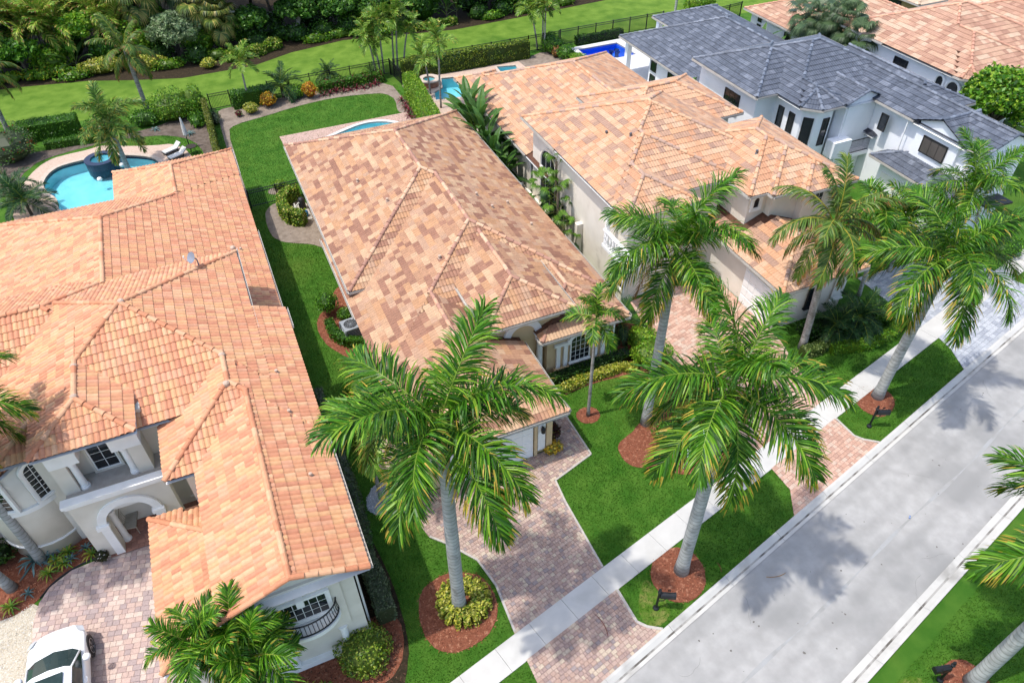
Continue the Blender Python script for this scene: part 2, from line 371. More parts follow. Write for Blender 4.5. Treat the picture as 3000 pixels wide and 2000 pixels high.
bed('sand_border_west', [(-12.3, 57.2), (-8, 57.4), (-4.6, 57.6), (-2.9, 58.4), (-1.0, 58.6), (-.55, 56), (-.45, 48), (-1.1, 48), (-1.25, 52), (-1.8, 54.3), (-3.1, 55.75), (-4.6, 56.4), (-7, 56.75), (-10.6, 56.3), (-12.7, 55.2), (-13.6, 51.5), (-15, 51), (-15, 57)], M['sand_grey'], smooth=1, z=.014)
sheet('pool_deck_west', smooth_poly([(-13.2, 51.2), (-12.6, 53.8), (-11.5, 55.6), (-10.1, 55.9), (-9.0, 55.95), (-7.8, 56.35), (-6.5, 55.5), (-5.5, 55.05), (-4.1, 54.55), (-3.2, 54.45), (-2.0, 52.2), (-2.0, 46), (-12, 46), (-13.4, 48)], 2), [POOL1], .03, M['deck'], .04)
sheet('pool_deck_middle', [(4.05, 52.2), (13.75, 52.15), (13.6, 44), (4.2, 44)], [POOL2], .03, M['deck_pink'], .04)
sheet('pool_deck_east', [(15.9, 52.2), (16.1, 57.6), (17.3, 58.1), (19, 57.6), (22.5, 57.5), (25.6, 57.5), (26, 46), (16.2, 46)], [POOL3, POOL3B], .03, M['deck'], .04)
sheet('pool_deck_white', [(31.0, 58.3), (40.5, 58.4), (40.5, 44), (31.4, 44)], [POOL4], .03, M['deck_white'], .04)
M['sparse'] = mat('sparse_turf', S(92, 128, 42), S(140, 142, 78), 5, .95, .6, 60, c3=S(84, 122, 36), scale3=2., fac3=(.45, .6), spec=.1)
for nm, q in (('worn_turf_mailbox', [(8.95, 9.5), (9.3, 10.4), (10.0, 11.0), (10.1, 10.4), (10.2, 9.6), (10.0, 9.3), (9.4, 9.1)]), ('worn_turf_far', [(14.6, 3.9), (15.6, 4.3), (16.6, 4.2), (16.2, 3.4), (15, 3.2)])):
    sheet(nm, smooth_poly(q, 2), (), .005, M['sparse'], 0, wob=.03)
# greenbelt behind the fences and the dark bed in front of the wood
sheet('greenbelt', [(-60, 64.5), (-20, 63.2), (-15, 62.6), (-9, 61.2), (-4, 60.4), (.2, 59.15), (14.6, 59.7), (28, 59.35), (41, 59.2), (80, 58.5), (120, 58), (120, 72), (60, 70), (40, 68.4), (29.8, 67.6), (23.2, 67.2), (13, 69.1), (8, 68.2), (4.5, 66.6), (-1.5, 66.5), (-5.5, 67.9), (-8.8, 69.3), (-14.3, 70.4), (-25, 71), (-60, 72)], (), .008, M['greenbelt'])
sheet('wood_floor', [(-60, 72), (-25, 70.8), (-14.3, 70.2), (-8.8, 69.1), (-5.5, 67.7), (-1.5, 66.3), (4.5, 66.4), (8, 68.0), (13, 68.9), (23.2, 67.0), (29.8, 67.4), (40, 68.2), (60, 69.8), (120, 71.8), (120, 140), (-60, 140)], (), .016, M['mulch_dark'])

# ------------------------------------------------------------------ pools
M['pool_plaster'] = mat('pool_plaster', S(176, 226, 232, 1.3), S(156, 216, 226, 1.3), 1.2, .6)
M['pool_blue'] = mat('pool_blue_plaster', S(40, 140, 235, 1.1), S(30, 120, 225, 1.1), 1.2, .6)
M['pool_tile_dark'] = mat('pool_waterline_tile', S(34, 46, 74), S(52, 66, 98), 14, .3, spec=.5)
M['coping'] = mat('pool_coping', S(226, 208, 190), S(210, 190, 172), 6, .8, .2, 60)
M['coping_white'] = mat('white_coping', S(240, 238, 232), S(228, 225, 218), 5, .8)
def water_mat(name, tintc):
    m, nt, b = new_mat(name); N = nt.nodes; L = nt.links
    tr = N.new('ShaderNodeBsdfTransparent'); tr.inputs[0].default_value = (*tintc, 1)
    gl = N.new('ShaderNodeBsdfGlossy'); gl.inputs['Roughness'].default_value = .03
    fr = N.new('ShaderNodeFresnel'); fr.inputs[0].default_value = 1.33
    geo = N.new('ShaderNodeNewGeometry'); n = N.new('ShaderNodeTexNoise'); n.inputs['Scale'].default_value = 2.2; L.new(geo.outputs['Position'], n.inputs[0])
    bp = N.new('ShaderNodeBump'); bp.inputs['Strength'].default_value = .25; bp.inputs['Distance'].default_value = .05; L.new(n.outputs[0], bp.inputs['Height'])
    L.new(bp.outputs[0], gl.inputs['Normal']); L.new(bp.outputs[0], fr.inputs['Normal'])
    mx = N.new('ShaderNodeMixShader'); L.new(fr.outputs[0], mx.inputs[0]); L.new(tr.outputs[0], mx.inputs[1]); L.new(gl.outputs[0], mx.inputs[2])
    L.new(mx.outputs[0], N['Material Output'].inputs[0]); return m
M['water'] = water_mat('pool_water', (.66, .93, .97)); M['water_deep'] = water_mat('pool_water_deep', (.42, .72, .97))
def ring(mb, inner, w, z, zb, m=0):
    """Coping: a band around an outline, outward by w."""
    n = len(inner); sgn = 1 if area(inner) > 0 else -1; out = []
    for i in range(n):
        a, b = Vector(inner[i-1]), Vector(inner[(i+1) % n]); t = (b-a).normalized(); nn = Vector((t.y, -t.x))*sgn; p = Vector(inner[i])
        out.append((p.x+nn.x*w, p.y+nn.y*w))
    for i in range(n):
        j = (i+1) % n; q = [(*inner[i], z), (*inner[j], z), (*out[j], z), (*out[i], z)]
        if sgn > 0: q = q[::-1]
        mb.face(q, m=m); q2 = [(*out[i], z), (*out[j], z), (*out[j], zb), (*out[i], zb)]; mb.face(q2 if sgn < 0 else q2[::-1], m=m)
        q3 = [(*inner[j], z), (*inner[i], z), (*inner[i], zb-.1), (*inner[j], zb-.1)]; mb.face(q3 if sgn < 0 else q3[::-1], m=m)
def pool(label, outline, plaster, water, coping, tile, depth=.85, shallow=None):
    cx = sum(p[0] for p in outline)/len(outline); cy = sum(p[1] for p in outline)/len(outline)
    t = wthing('swimming_pool', label, 'pool', (cx, cy, 0))
    b = MB(); n = len(outline); sg = 1 if area(outline) > 0 else -1
    for i in range(n):
        j = (i+1) % n
        for z0, z1, mm in ((.0, -.22, 1), (-.22, -depth, 0)):
            q = [(*outline[i], z0), (*outline[j], z0), (*outline[j], z1), (*outline[i], z1)]; b.face(q if sg > 0 else q[::-1], m=mm)
    b.face([(x, y, -depth) for x, y in (outline if sg > 0 else outline[::-1])])
    link('basin', b.mesh('basin', [plaster, tile]), t)
    c = MB(); ring(c, outline, .3, .05, .02); link('coping', c.mesh('coping', coping), t)
    w = MB(); w.face([(x, y, -.10) for x, y in (outline if sg > 0 else outline[::-1])]); link('water', w.mesh('water', water), t)
    return t
p1 = pool('turquoise freeform pool behind the orange roofed house', POOL1, M['pool_plaster'], M['water'], M['coping'], M['pool_tile_dark'], .85)
p2 = pool('turquoise pool with white curved coping behind the tan tiled roof', POOL2, M['pool_plaster'], M['water'], M['coping_white'], M['pool_plaster'])
pool('turquoise pool beside the raised spa at end of tall clipped hedge', POOL3, M['pool_plaster'], M['water'], M['coping'], M['pool_plaster'])
pool('tiny square of turquoise plunge pool beyond the tan roof corner', POOL3B, M['pool_plaster'], M['water'], M['coping'], M['pool_plaster'], .6)
p4 = pool('deep blue rectangular pool on white deck', POOL4, M['pool_blue'], M['water_deep'], M['coping_white'], M['pool_blue'])
M['stool'] = mat('pool_stool', S(30, 60, 120), S(24, 50, 100), 3, .5)
for k, (sx, sy) in enumerate([(34.3, 56.6), (34.7, 56.2), (34.9, 56.7)]):
    st = MB(); st.lathe([(.14, -1.2), (.14, -.3), (.22, -.3), (.22, -.16)], 12, (sx, sy, 0)); link('stool', st.mesh('stool', M['stool']), p4)
def spa(label, cx, cy, r, h, wallm, rimm):
    t = wthing('spa', label, 'spa', (cx, cy, 0)); n = 30
    w = MB(); w.tube_rings([ell(cx, cy, r, r, n) and [(x, y, z) for x, y in ell(cx, cy, rr, rr, n)] for rr, z in ((r, -.6), (r, h), (r-.34, h), (r-.34, h-.6))], cap=False)
    link('wall', w.mesh('wall', wallm), t)
    rm = MB(); rm.tube_rings([[(x, y, z) for x, y in ell(cx, cy, rr, rr, n)] for rr, z in ((r+.04, h-.02), (r+.04, h+.05), (r-.36, h+.05), (r-.36, h-.02))], cap=False); link('rim', rm.mesh('rim', rimm), t)
    bs = MB(); bs.tube_rings([[(x, y, z) for x, y in ell(cx, cy, rr, rr, n)] for rr, z in ((.02, h-.55), (r-.5, h-.55), (r-.42, h-.3), (r-.36, h-.1))], cap=False); link('basin', bs.mesh('basin', M['pool_plaster'], True), t)
    wt = MB(); wt.face([(x, y, h-.06) for x, y in ell(cx, cy, r-.35, r-.35, n)]); link('water', wt.mesh('water', M['water']), t)
M['spa_tile'] = mat('navy_spa_tile', S(36, 44, 70), S(56, 66, 96), 12, .35, spec=.5)
M['spa_stone'] = mat('terracotta_spa_wall', S(196, 140, 112), S(170, 116, 92), 6, .8)
spa('navy tiled round spa raised in the freeform pool', -7.95, 53.5, 1.04, .36, M['spa_tile'], M['spa_tile'])
spa('round spa with terracotta wall beside turquoise pool and slim palms', 17.0, 56.2, .85, .5, M['spa_stone'], M['coping'])
# ================================================================== paving
def pavers(name, poly, ang, rh, lens, pal, z=.012, nobj=300, seed=1, gap=.007, wts=None):
    rr = random.Random(seed)
    if area(poly) < 0: poly = poly[::-1]
    root = sheet(name, poly, (), z, M['joint'])
    c, s = math.cos(R_(ang)), math.sin(R_(ang))
    loc = [(x*c+y*s, -x*s+y*c) for x, y in poly]
    x0 = min(p[0] for p in loc); x1 = max(p[0] for p in loc); y0 = min(p[1] for p in loc); y1 = max(p[1] for p in loc)
    whole = []; stuff = MB(); bev = .012; h = .03
    y = y0
    while y < y1:
        x = x0-rr.uniform(0, .3); row = rh
        while x < x1:
            ln = rr.choice(lens); cc = rr.choices(pal, wts)[0]; j = rr.uniform(.9, 1.1); col = tuple(v*j for v in cc)
            rect = [(x+gap/2, y+gap/2), (x+ln-gap/2, y+gap/2), (x+ln-gap/2, y+row-gap/2), (x+gap/2, y+row-gap/2)]
            ins = [inside(*q, loc) for q in rect]
            if all(ins):
                wx, wy = x*c-y*s, x*s+y*c
                whole.append(((wx-CAM.x)**2+(wy-CAM.y)**2, in_frame((wx, wy, 0), 0), x, y, ln, cc, col))
            elif any(ins):
                q = loc
                for k in range(4):
                    a, b = rect[k], rect[(k+1) % 4]; q = clip_poly(q, -(b[1]-a[1]), b[0]-a[0], -(-(b[1]-a[1])*a[0]+(b[0]-a[0])*a[1]))
                    if len(q) < 3: break
                if len(q) >= 3 and abs(area(q)) > 1e-4:
                    stuff.prism([(px*c-py*s, px*s+py*c) for px, py in q], z, z+h, col, bottom=False)
            x += ln
        y += row
    whole.sort(key=lambda t: (not t[1], t[0])); cache = {}
    def geo(mb, ln, col, f):
        g = gap/2; a = [(g, g), (ln-g, g), (ln-g, rh-g), (g, rh-g)]; b = [(g+bev, g+bev), (ln-g-bev, g+bev), (ln-g-bev, rh-g-bev), (g+bev, rh-g-bev)]
        mb.face([f(*p, h) for p in b], col)
        for k in range(4):
            j = (k+1) % 4; mb.face([f(*a[k], h-.008), f(*a[j], h-.008), f(*b[j], h), f(*b[k], h)], col); mb.face([f(*a[k], 0), f(*a[j], 0), f(*a[j], h-.008), f(*a[k], h-.008)], col)
    for i, (d, vis, x, y, ln, cc, col) in enumerate(whole):
        dz = rr.uniform(-.002, .003)
        if i < nobj and vis:
            key = (ln, cc)
            if key not in cache:
                m_ = MB(); geo(m_, ln, cc, lambda a, b, e: (a, b, e)); cache[key] = m_.mesh('paver', M['pav'])
            wx, wy = x*c-y*s, x*s+y*c
            link('paver', cache[key], root, Matrix.Translation((wx, wy, z+dz)) @ Matrix.Rotation(R_(ang), 4, 'Z'))
        else:
            geo(stuff, ln, col, lambda a, b, e: ((x+a)*c-(y+b)*s, (x+a)*s+(y+b)*c, z+dz+e))
    o = link('pavers', stuff.mesh('pavers', M['pav']), root); o['kind'] = 'stuff'
    return root
PP = [S(204, 178, 162), S(194, 164, 148), S(180, 154, 144), S(212, 192, 170), S(170, 154, 150), S(198, 170, 156)]
PW = [4, 4, 3, 3, 2, 4]
pavers('driveway_middle', [(4.65, sw_top(4.65)), (8.7, sw_top(8.7)), (8.74, 15.2), (8.84, 16.35), (10.85, 16.95), (10.85, 20.6), (9.3, 20.6), (9.3, 17.9), (3.9, 17.9), (3.9, 22), (2.3, 22), (2.31, 20.2), (2.6, 18.4), (3.15, 15.95), (3.71, 15.35), (4.49, 14.24), (4.73, 12.95)], 14, .145, [.145, .21, .11, .18], PP, seed=2, wts=PW)
pavers('driveway_apron_middle', [(4.1, cb_in(4.1)), (9.5, cb_in(9.5)), (8.78, 9.6), (8.77, sw_top(8.77)-1.0), (4.65, sw_top(4.65)-1.0), (4.66, 9.0)], 14, .145, [.145, .21, .11, .18], PP, seed=3, wts=PW)
P1 = [S(224, 198, 184), S(214, 186, 174), S(202, 176, 168), S(228, 206, 192), S(190, 170, 166)]
pavers('driveway_west', [(-11.0, 9.5), (-4.2, 9.5), (-4.2, 12.9), (-5.6, 13.2), (-5.6, 18.6), (-5.0, 20.0), (-8.0, 20.2), (-8.78, 20.16), (-9.7, 20.08), (-10.45, 19.66), (-10.82, 19.1), (-10.98, 18.3)], -14, .2, [.2, .3, .24], P1, seed=4)
pavers('entry_porch_floor', [(-8.3, 20.0), (-4.9, 20.0), (-4.9, 23.4), (-8.3, 23.4)], 0, .2, [.2, .3], [S(190, 140, 120), S(170, 126, 110)], z=.08, seed=5)
P3 = [S(226, 186, 164), S(214, 172, 150), S(220, 192, 172), S(204, 164, 144)]
pavers('driveway_east', [(17.5, sw_top(17.5)), (21.95, sw_top(21.95)), (22.2, 16.3), (23.0, 19.4), (23.1, 24.4), (20.4, 25.4), (17.7, 25.2), (17.2, 22), (17.4, 18)], 14, .2, [.2, .3], P3, seed=6)
pavers('driveway_apron_east', [(16.8, cb_in(16.8)), (22.6, cb_in(22.6)), (21.9, 13.1), (21.85, sw_top(21.85)-1.0), (17.5, sw_top(17.5)-1.0), (17.5, 11.95)], 14, .17, [.17, .25, .13], P3, seed=7)
P4 = [S(190, 194, 200), S(176, 180, 188), S(202, 205, 210)]
pavers('driveway_far', [(30.2, sw_top(30.2)), (37.5, sw_top(37.5)), (37.5, 21.4), (30.2, 21.8)], 14, .24, [.24, .36], P4, seed=8)
pavers('driveway_apron_far', [(29.7, cb_in(29.7)), (38.4, cb_in(38.4)), (37.8, sw_top(37.8)-1.0), (30.4, sw_top(30.4)-1.0), (30.25, 15.4)], 14, .22, [.22, .33], P4, seed=9)
M['edge'] = mat('concrete_edging', S(214, 206, 196), S(196, 188, 178), 6, .9, .2, 60)
def edging(pts, w=.05, h=.045):
    mb = MB()
    for a, b in zip(pts[:-1], pts[1:]):
        d = Vector((b[0]-a[0], b[1]-a[1])).normalized(); n = Vector((-d.y, d.x))*w
        mb.prism([(a[0]-n.x, a[1]-n.y), (b[0]-n.x, b[1]-n.y), (b[0]+n.x, b[1]+n.y), (a[0]+n.x, a[1]+n.y)], 0, h+random.uniform(-.004, .004), bottom=False)
    struct('edging', mb.mesh('edging', M['edge']))
edging([(8.78, sw_top(8.77)-1.02), (8.8, 9.62), (9.05, 9.3), (9.5, cb_in(9.5)+.02)]); edging([(8.74, sw_top(8.7)+.03), (8.78, 15.2), (8.88, 16.33), (10.9, 16.95), (10.9, 19.6)], .04)
edging([(4.69, 11.05), (4.77, 12.95), (4.53, 14.2), (3.74, 15.32), (3.19, 15.92)], .04); edging([(21.93, sw_top(21.9)-1.03), (21.95, 13.1), (22.2, 12.75), (22.7, cb_in(22.7)+.02)])

# ================================================================== roofs
M['tile'] = mat('clay_roof_tile', None, scale=7., rough=.75, bump=.15, bscale=60, attr=True, spec=.25, bdist=.004, var=.13, c3=S(160, 122, 98), scale3=.5, fac3=(.64, 1.4))
M['tile_grey'] = mat('slate_grey_roof_tile', None, scale=5., rough=.55, bump=.15, bscale=60, attr=True, spec=.4, bdist=.004, var=.3)
M['deck_under'] = mat('roof_underlay', S(120, 84, 66), S(96, 66, 52), 6, .95)
M['deck_under_grey'] = mat('roof_underlay_grey', S(66, 70, 80), S(52, 56, 66), 6, .95)
M['mortar'] = mat('white_mortar', S(226, 200, 178), S(206, 178, 156), 12, .95, .4, 60)
class Blk:
    def __init__(s, poly, sides, rake=()):
        s.poly = poly; s.sides = sides; s.rake = rake; s.pl = []; n = len(poly)
        for i in range(n):
            a, b = Vector(poly[i]), Vector(poly[(i+1) % n]); d = (b-a).normalized(); nn = Vector((-d.y, d.x))
            if sides[i]: z, p = sides[i]; s.pl.append((p*nn.x, p*nn.y, z-p*(nn.x*a.x+nn.y*a.y), d, nn, a, z, p))
            else: s.pl.append(None)
        s.live = [q for q in s.pl if q]
    def hin(s, x, y):
        n = len(s.poly)
        for i in range(n):
            a, b = s.poly[i], s.poly[(i+1) % n]
            if (b[0]-a[0])*(y-a[1])-(b[1]-a[1])*(x-a[0]) < -1e-6: return -99
        return min(A*x+B*y+C for A, B, C, *_ in s.live)
    def region(s, i):
        q = list(s.poly); A, B, C = s.pl[i][:3]
        for j, o in enumerate(s.pl):
            if o and j != i:
                q = clip_poly(q, o[0]-A, o[1]-B, o[2]-C)
                if len(q) < 3: return []
        return q
def rect(x0, x1, y0, y1, f=None, r=None, b=None, l=None, rake=()):
    """Rectangular roof block; front (-y), right, back, left sides each (eave height, pitch) or None for a gable or an open end."""
    return Blk([(x0, y0), (x1, y0), (x1, y1), (x0, y1)], [f, r, b, l], rake)
def tile_base(tw, te, hump, step, nh=2):
    m = 4*nh; xs = [tw*k/m for k in range(m+1)]; wz = [hump*abs(math.sin(math.pi*x/(tw/nh)))**.8 for x in xs]
    V = [(x+.002, -.02, z+step) for x, z in zip(xs, wz)] + [(x+.002, te+.03, z+.004) for x, z in zip(xs, wz)] + [(x+.002, -.018, z-.002) for x, z in zip(xs, wz)]
    F = [(k, k+1, m+2+k, m+1+k) for k in range(m)] + [(2*m+2+k, 2*m+3+k, k+1, k) for k in range(m)]
    return V, F
def cap_base(L, r):
    V = []; n = 7
    for y, k, dz in ((0, 1., .035), (L+.04, .86, 0.)):
        for a in range(n):
            t = math.pi*a/(n-1)
            V.append((r*k*math.cos(t), y, r*k*math.sin(t)*.95+dz))
    for a in range(n):
        t = math.pi*a/(n-1); V.append((r*.86*math.cos(t), .0, r*.86*math.sin(t)*.9))
    F = [(a+1, a, n+a, n+a+1) for a in range(n-1)] + [(a, a+1, 2*n+a+1, 2*n+a) for a in range(n-1)]
    return V, F
def roof(house, blocks, pal, wts, capal, tw=.34, te=.36, hump=.028, step=.034, tmat=None, under=None, gut=None, nobj=300, seed=1, runs=False, mort=None, gutter=True, contrast=.6, gok=None, nh=2, grey=0.):
    rr = random.Random(seed); tmat = tmat or M['tile']; under = under or M['deck_under']
    dk = MB()
    for bi, b in enumerate(blocks):
        off = .02+.004*bi
        for i, pl in enumerate(b.pl):
            if not pl: continue
            q = b.region(i)
            if len(q) >= 3: dk.face([(x, y, pl[0]*x+pl[1]*y+pl[2]-off) for x, y in q])
        zs = min(pl[6] for pl in b.live)
        dk.face([(x, y, zs-.13-off) for x, y in b.poly][::-1], m=1)
    rf = link('roof', dk.mesh('roof', [under, gut or M['white_trim']]), house)
    def hid(x, y, z, bi, eps=.1):
        for j, o in enumerate(blocks):
            if j == bi: continue
            h = o.hin(x, y)
            if h > z+eps or (abs(h-z) <= eps and j < bi): return True
        return False
    def hid5(pts, bi, plane):
        for j, o in enumerate(blocks):
            if j == bi: continue
            hs = [o.hin(x, y)-z for x, y, z in pts]
            if all(h > .02 for h in hs): return True
            if j < bi and abs(hs[0]) < .03 and any(abs(q[0]-plane[0])+abs(q[1]-plane[1])+abs(q[2]-plane[2]) < .06 for q in o.live): return True
        return False
    def top(x, y): return max(o.hin(x, y) for o in blocks)
    pal = [tuple(v*(1-grey)+grey*sum(c)/3 for v in c) for c in pal]
    mean = [sum(c[k]*w for c, w in zip(pal, wts))/sum(wts) for k in range(3)]
    pal = [tuple(mean[k]+(c[k]-mean[k])*contrast for k in range(3)) for c in pal]
    V0, F0 = tile_base(tw, te, hump, step, nh); V0n = np.array(V0); nf = len(F0)
    whole = []; stuff_V = []; stuff_F = []; stuff_T = []; clipped = MB()
    for bi, b in enumerate(blocks):
        for i, pl in enumerate(b.pl):
            if not pl: continue
            q = b.region(i)
            if len(q) < 3 or abs(area(q)) < .02: continue
            A, B_, C_, d, nn, a, z0, p = pl; k = math.sqrt(1+p*p)
            us = [(x-a.x)*d.x+(y-a.y)*d.y for x, y in q]; vs = [((x-a.x)*nn.x+(y-a.y)*nn.y)*k for x, y in q]
            rot = Matrix(((d.x, nn.x/k, -p*nn.x/k, 0), (d.y, nn.y/k, -p*nn.y/k, 0), (0, p/k, 1/k, 0), (0, 0, 0, 1)))
            lq = [(u, v) for u, v in zip(us, vs)]
            r0 = 0; r1 = int(max(vs)/te)+1; u0 = math.floor(min(us)/tw); u1 = math.ceil(max(us)/tw)
            for r in range(r0, r1):
                prev = None
                for c in range(u0, u1):
                    u, s_ = c*tw, r*te
                    cu, cs = u+tw/2, s_+te/2
                    # plan position of the tile centre
                    x = a.x+d.x*cu+nn.x*cs/k; y = a.y+d.y*cu+nn.y*cs/k; z = A*x+B_*y+C_
                    corners = [inside(u+du, s_+ds, lq) for du, ds in ((.01, .01), (tw-.01, .01), (tw-.01, te-.01), (.01, te-.01))]
                    if not any(corners) and not inside(cu, cs, lq): continue
                    cp = [(x, y, z)]+[(a.x+d.x*(u+du)+nn.x*(s_+ds)/k, a.y+d.y*(u+du)+nn.y*(s_+ds)/k, z0+p*(s_+ds)/k) for du, ds in ((0, 0), (tw, 0), (tw, te), (0, te))]
                    if hid5(cp, bi, pl): continue
                    if runs and prev is not None and rr.random() < .28: cc = prev
                    else: cc = rr.choices(pal, wts)[0]
                    prev = cc
                    o = Vector((a.x+d.x*u+nn.x*s_/k, a.y+d.y*u+nn.y*s_/k, z0+p*s_/k))
                    m4 = Matrix.Translation(o) @ rot
                    j = rr.uniform(.93, 1.07); col = tuple(v*j for v in cc)
                    if all(corners): whole.append(((o-CAM).length, in_frame(o, -20), m4, cc, col))
                    else:
                        hp = []
                        for e in range(len(q)):
                            g, h = q[e], q[(e+1) % len(q)]; na, nb = -(h[1]-g[1]), h[0]-g[0]; ll = math.hypot(na, nb)
                            if ll > 1e-6:
                                ext = .03 if abs((g[0]-a.x)*nn.x+(g[1]-a.y)*nn.y) < 1e-4 and abs((h[0]-a.x)*nn.x+(h[1]-a.y)*nn.y) < 1e-4 else .005
                                hp.append((na/ll, nb/ll, -(na*g[0]+nb*g[1])/ll+ext))
                        W_ = [tuple(m4 @ Vector(v)) for v in V0]
                        for f in F0:
                            poly = [W_[n] for n in f]
                            for h3 in hp:
                                poly = clip_poly(poly, *h3)
                                if len(poly) < 3: break
                            if len(poly) >= 3: clipped.face(poly, col)
    whole.sort(key=lambda t: (not t[1], t[0])); cache = {}
    rest = []
    for n, (dd, vis, m4, cc, col) in enumerate(whole):
        if n < nobj and vis:
            if cc not in cache:
                mm = MB()
                for f in F0: mm.face([V0[i] for i in f], cc)
                cache[cc] = mm.mesh('roof_tile', tmat)
            link('roof_tile', cache[cc], rf, m4)
        else: rest.append((m4, col))
    nv = len(V0)
    if rest:
        Ms = np.array([[list(r) for r in m4] for m4, _ in rest]); Vh = np.concatenate([V0n, np.ones((nv, 1))], 1)
        VV = np.einsum('tij,vj->tvi', Ms[:, :3, :], Vh).reshape(-1, 3)
        FF = (np.array(F0)[None]+(np.arange(len(rest))*nv)[:, None, None]).reshape(-1, 4)
        TT = np.repeat(np.array([c for _, c in rest]), nf, 0)
        o = link('roof_tiles', np_mesh('roof_tiles', VV, FF, TT, tmat), rf); o['kind'] = 'stuff'
    if clipped.f:
        o = link('cut_roof_tiles', clipped.mesh('cut_roof_tiles', tmat), rf); o['kind'] = 'stuff'
    # ridge, hip and rake caps
    CL = .40; CV, CF = cap_base(CL, .105); ccache = {}; nm = MB()
    segs = []
    for bi, b in enumerate(blocks):
        idx = [i for i, pl in enumerate(b.pl) if pl]
        for ai, i in enumerate(idx):
            q = b.region(i)
            for e in range(len(q)):
                g, h = q[e], q[(e+1) % len(q)]
                if math.dist(g, h) < .15: continue
                for j in idx[ai+1:]:
                    P_, O_ = b.pl[i], b.pl[j]
                    if all(abs((P_[0]-O_[0])*t[0]+(P_[1]-O_[1])*t[1]+P_[2]-O_[2]) < 1e-4 for t in (g, h)):
                        zf = lambda t: P_[0]*t[0]+P_[1]*t[1]+P_[2]
                        segs.append((bi, Vector((*g, zf(g))), Vector((*h, zf(h)))))
        for i in b.rake:
            g, h = Vector(b.poly[i]), Vector(b.poly[(i+1) % len(b.poly)]); n = 24
            pts = [g.lerp(h, t/n) for t in range(n+1)]; best = max(pts, key=lambda t: min(A*t.x+B_*t.y+C_ for A, B_, C_, *_ in b.live))
            zz = lambda t: min(A*t.x+B_*t.y+C_ for A, B_, C_, *_ in b.live)
            for e in (g, h): segs.append((bi, Vector((e.x, e.y, zz(e))), Vector((best.x, best.y, zz(best)))))
    for bi, g, h in segs:
        if g.z > h.z: g, h = h, g
        L = (h-g).length; t = (h-g).normalized(); n = max(1, round(L/CL)); side = t.cross(Vector((0, 0, 1))).normalized(); up = side.cross(t)
        for k in range(n):
            o = g+t*(L*k/n); mid = o+t*(L/n/2)
            if hid(mid.x, mid.y, mid.z, bi, .03) and top(mid.x, mid.y) > mid.z+.03: continue
            sl, sr = top(mid.x+side.x*.12, mid.y+side.y*.12), top(mid.x-side.x*.12, mid.y-side.y*.12)
            if max(sl, sr) > mid.z-.008 and min(sl, sr) > -9: continue
            cc = rr.choice(capal)
            if cc not in ccache:
                mm = MB()
                for f in CF: mm.face([CV[i] for i in f], cc)
                ccache[cc] = mm.mesh('ridge_tile', tmat, True)
            sc = (L/n)/CL
            m4 = Matrix(((side.x, t.x*sc, up.x, o.x), (side.y, t.y*sc, up.y, o.y), (side.z, t.z*sc, up.z, o.z+.012), (0, 0, 0, 1)))
            link('ridge_tile', ccache[cc], rf, m4)
    # gutters along the free eaves
    if gutter:
        for bi, b in enumerate(blocks):
            for i, pl in enumerate(b.pl):
                if not pl or (gok and not gok(bi, i)): continue
                g, h = Vector(b.poly[i]), Vector(b.poly[(i+1) % len(b.poly)]); L = (h-g).length; n = max(2, int(L/.25)); d = (h-g)/L; nn = pl[4]; run = []
                for k in range(n+1):
                    pt = g+d*(L*k/n); ok = k < n and not hid(pt.x+nn.x*.05+d.x*.1, pt.y+nn.y*.05+d.y*.1, pl[6]-.05, bi, 0)
                    if ok: run.append(pt)
                    else:
                        if len(run) > 1 or (run and L < .6):
                            A_, B2 = run[0]-d*.01, pt+d*.01; gm = MB(); z = pl[6]
                            for (o0, o1, za, zb) in ((-.12, -.105, z-.10, z+.012), (-.105, -.02, z-.10, z-.088), (-.02, 0, z-.13, z+.0)):
                                P4_ = [A_+nn*o0, B2+nn*o0, B2+nn*o1, A_+nn*o1]; gm.prism([(v.x, v.y) for v in P4_], za, zb)
                            link('gutter', gm.mesh('gutter', gut or M['gutter_paint']), rf)
                        run = []
    return rf
M['white_trim'] = mat('white_painted_trim', S(244, 244, 240, 1.15), S(234, 234, 230, 1.15), 2, .6, spec=.35)

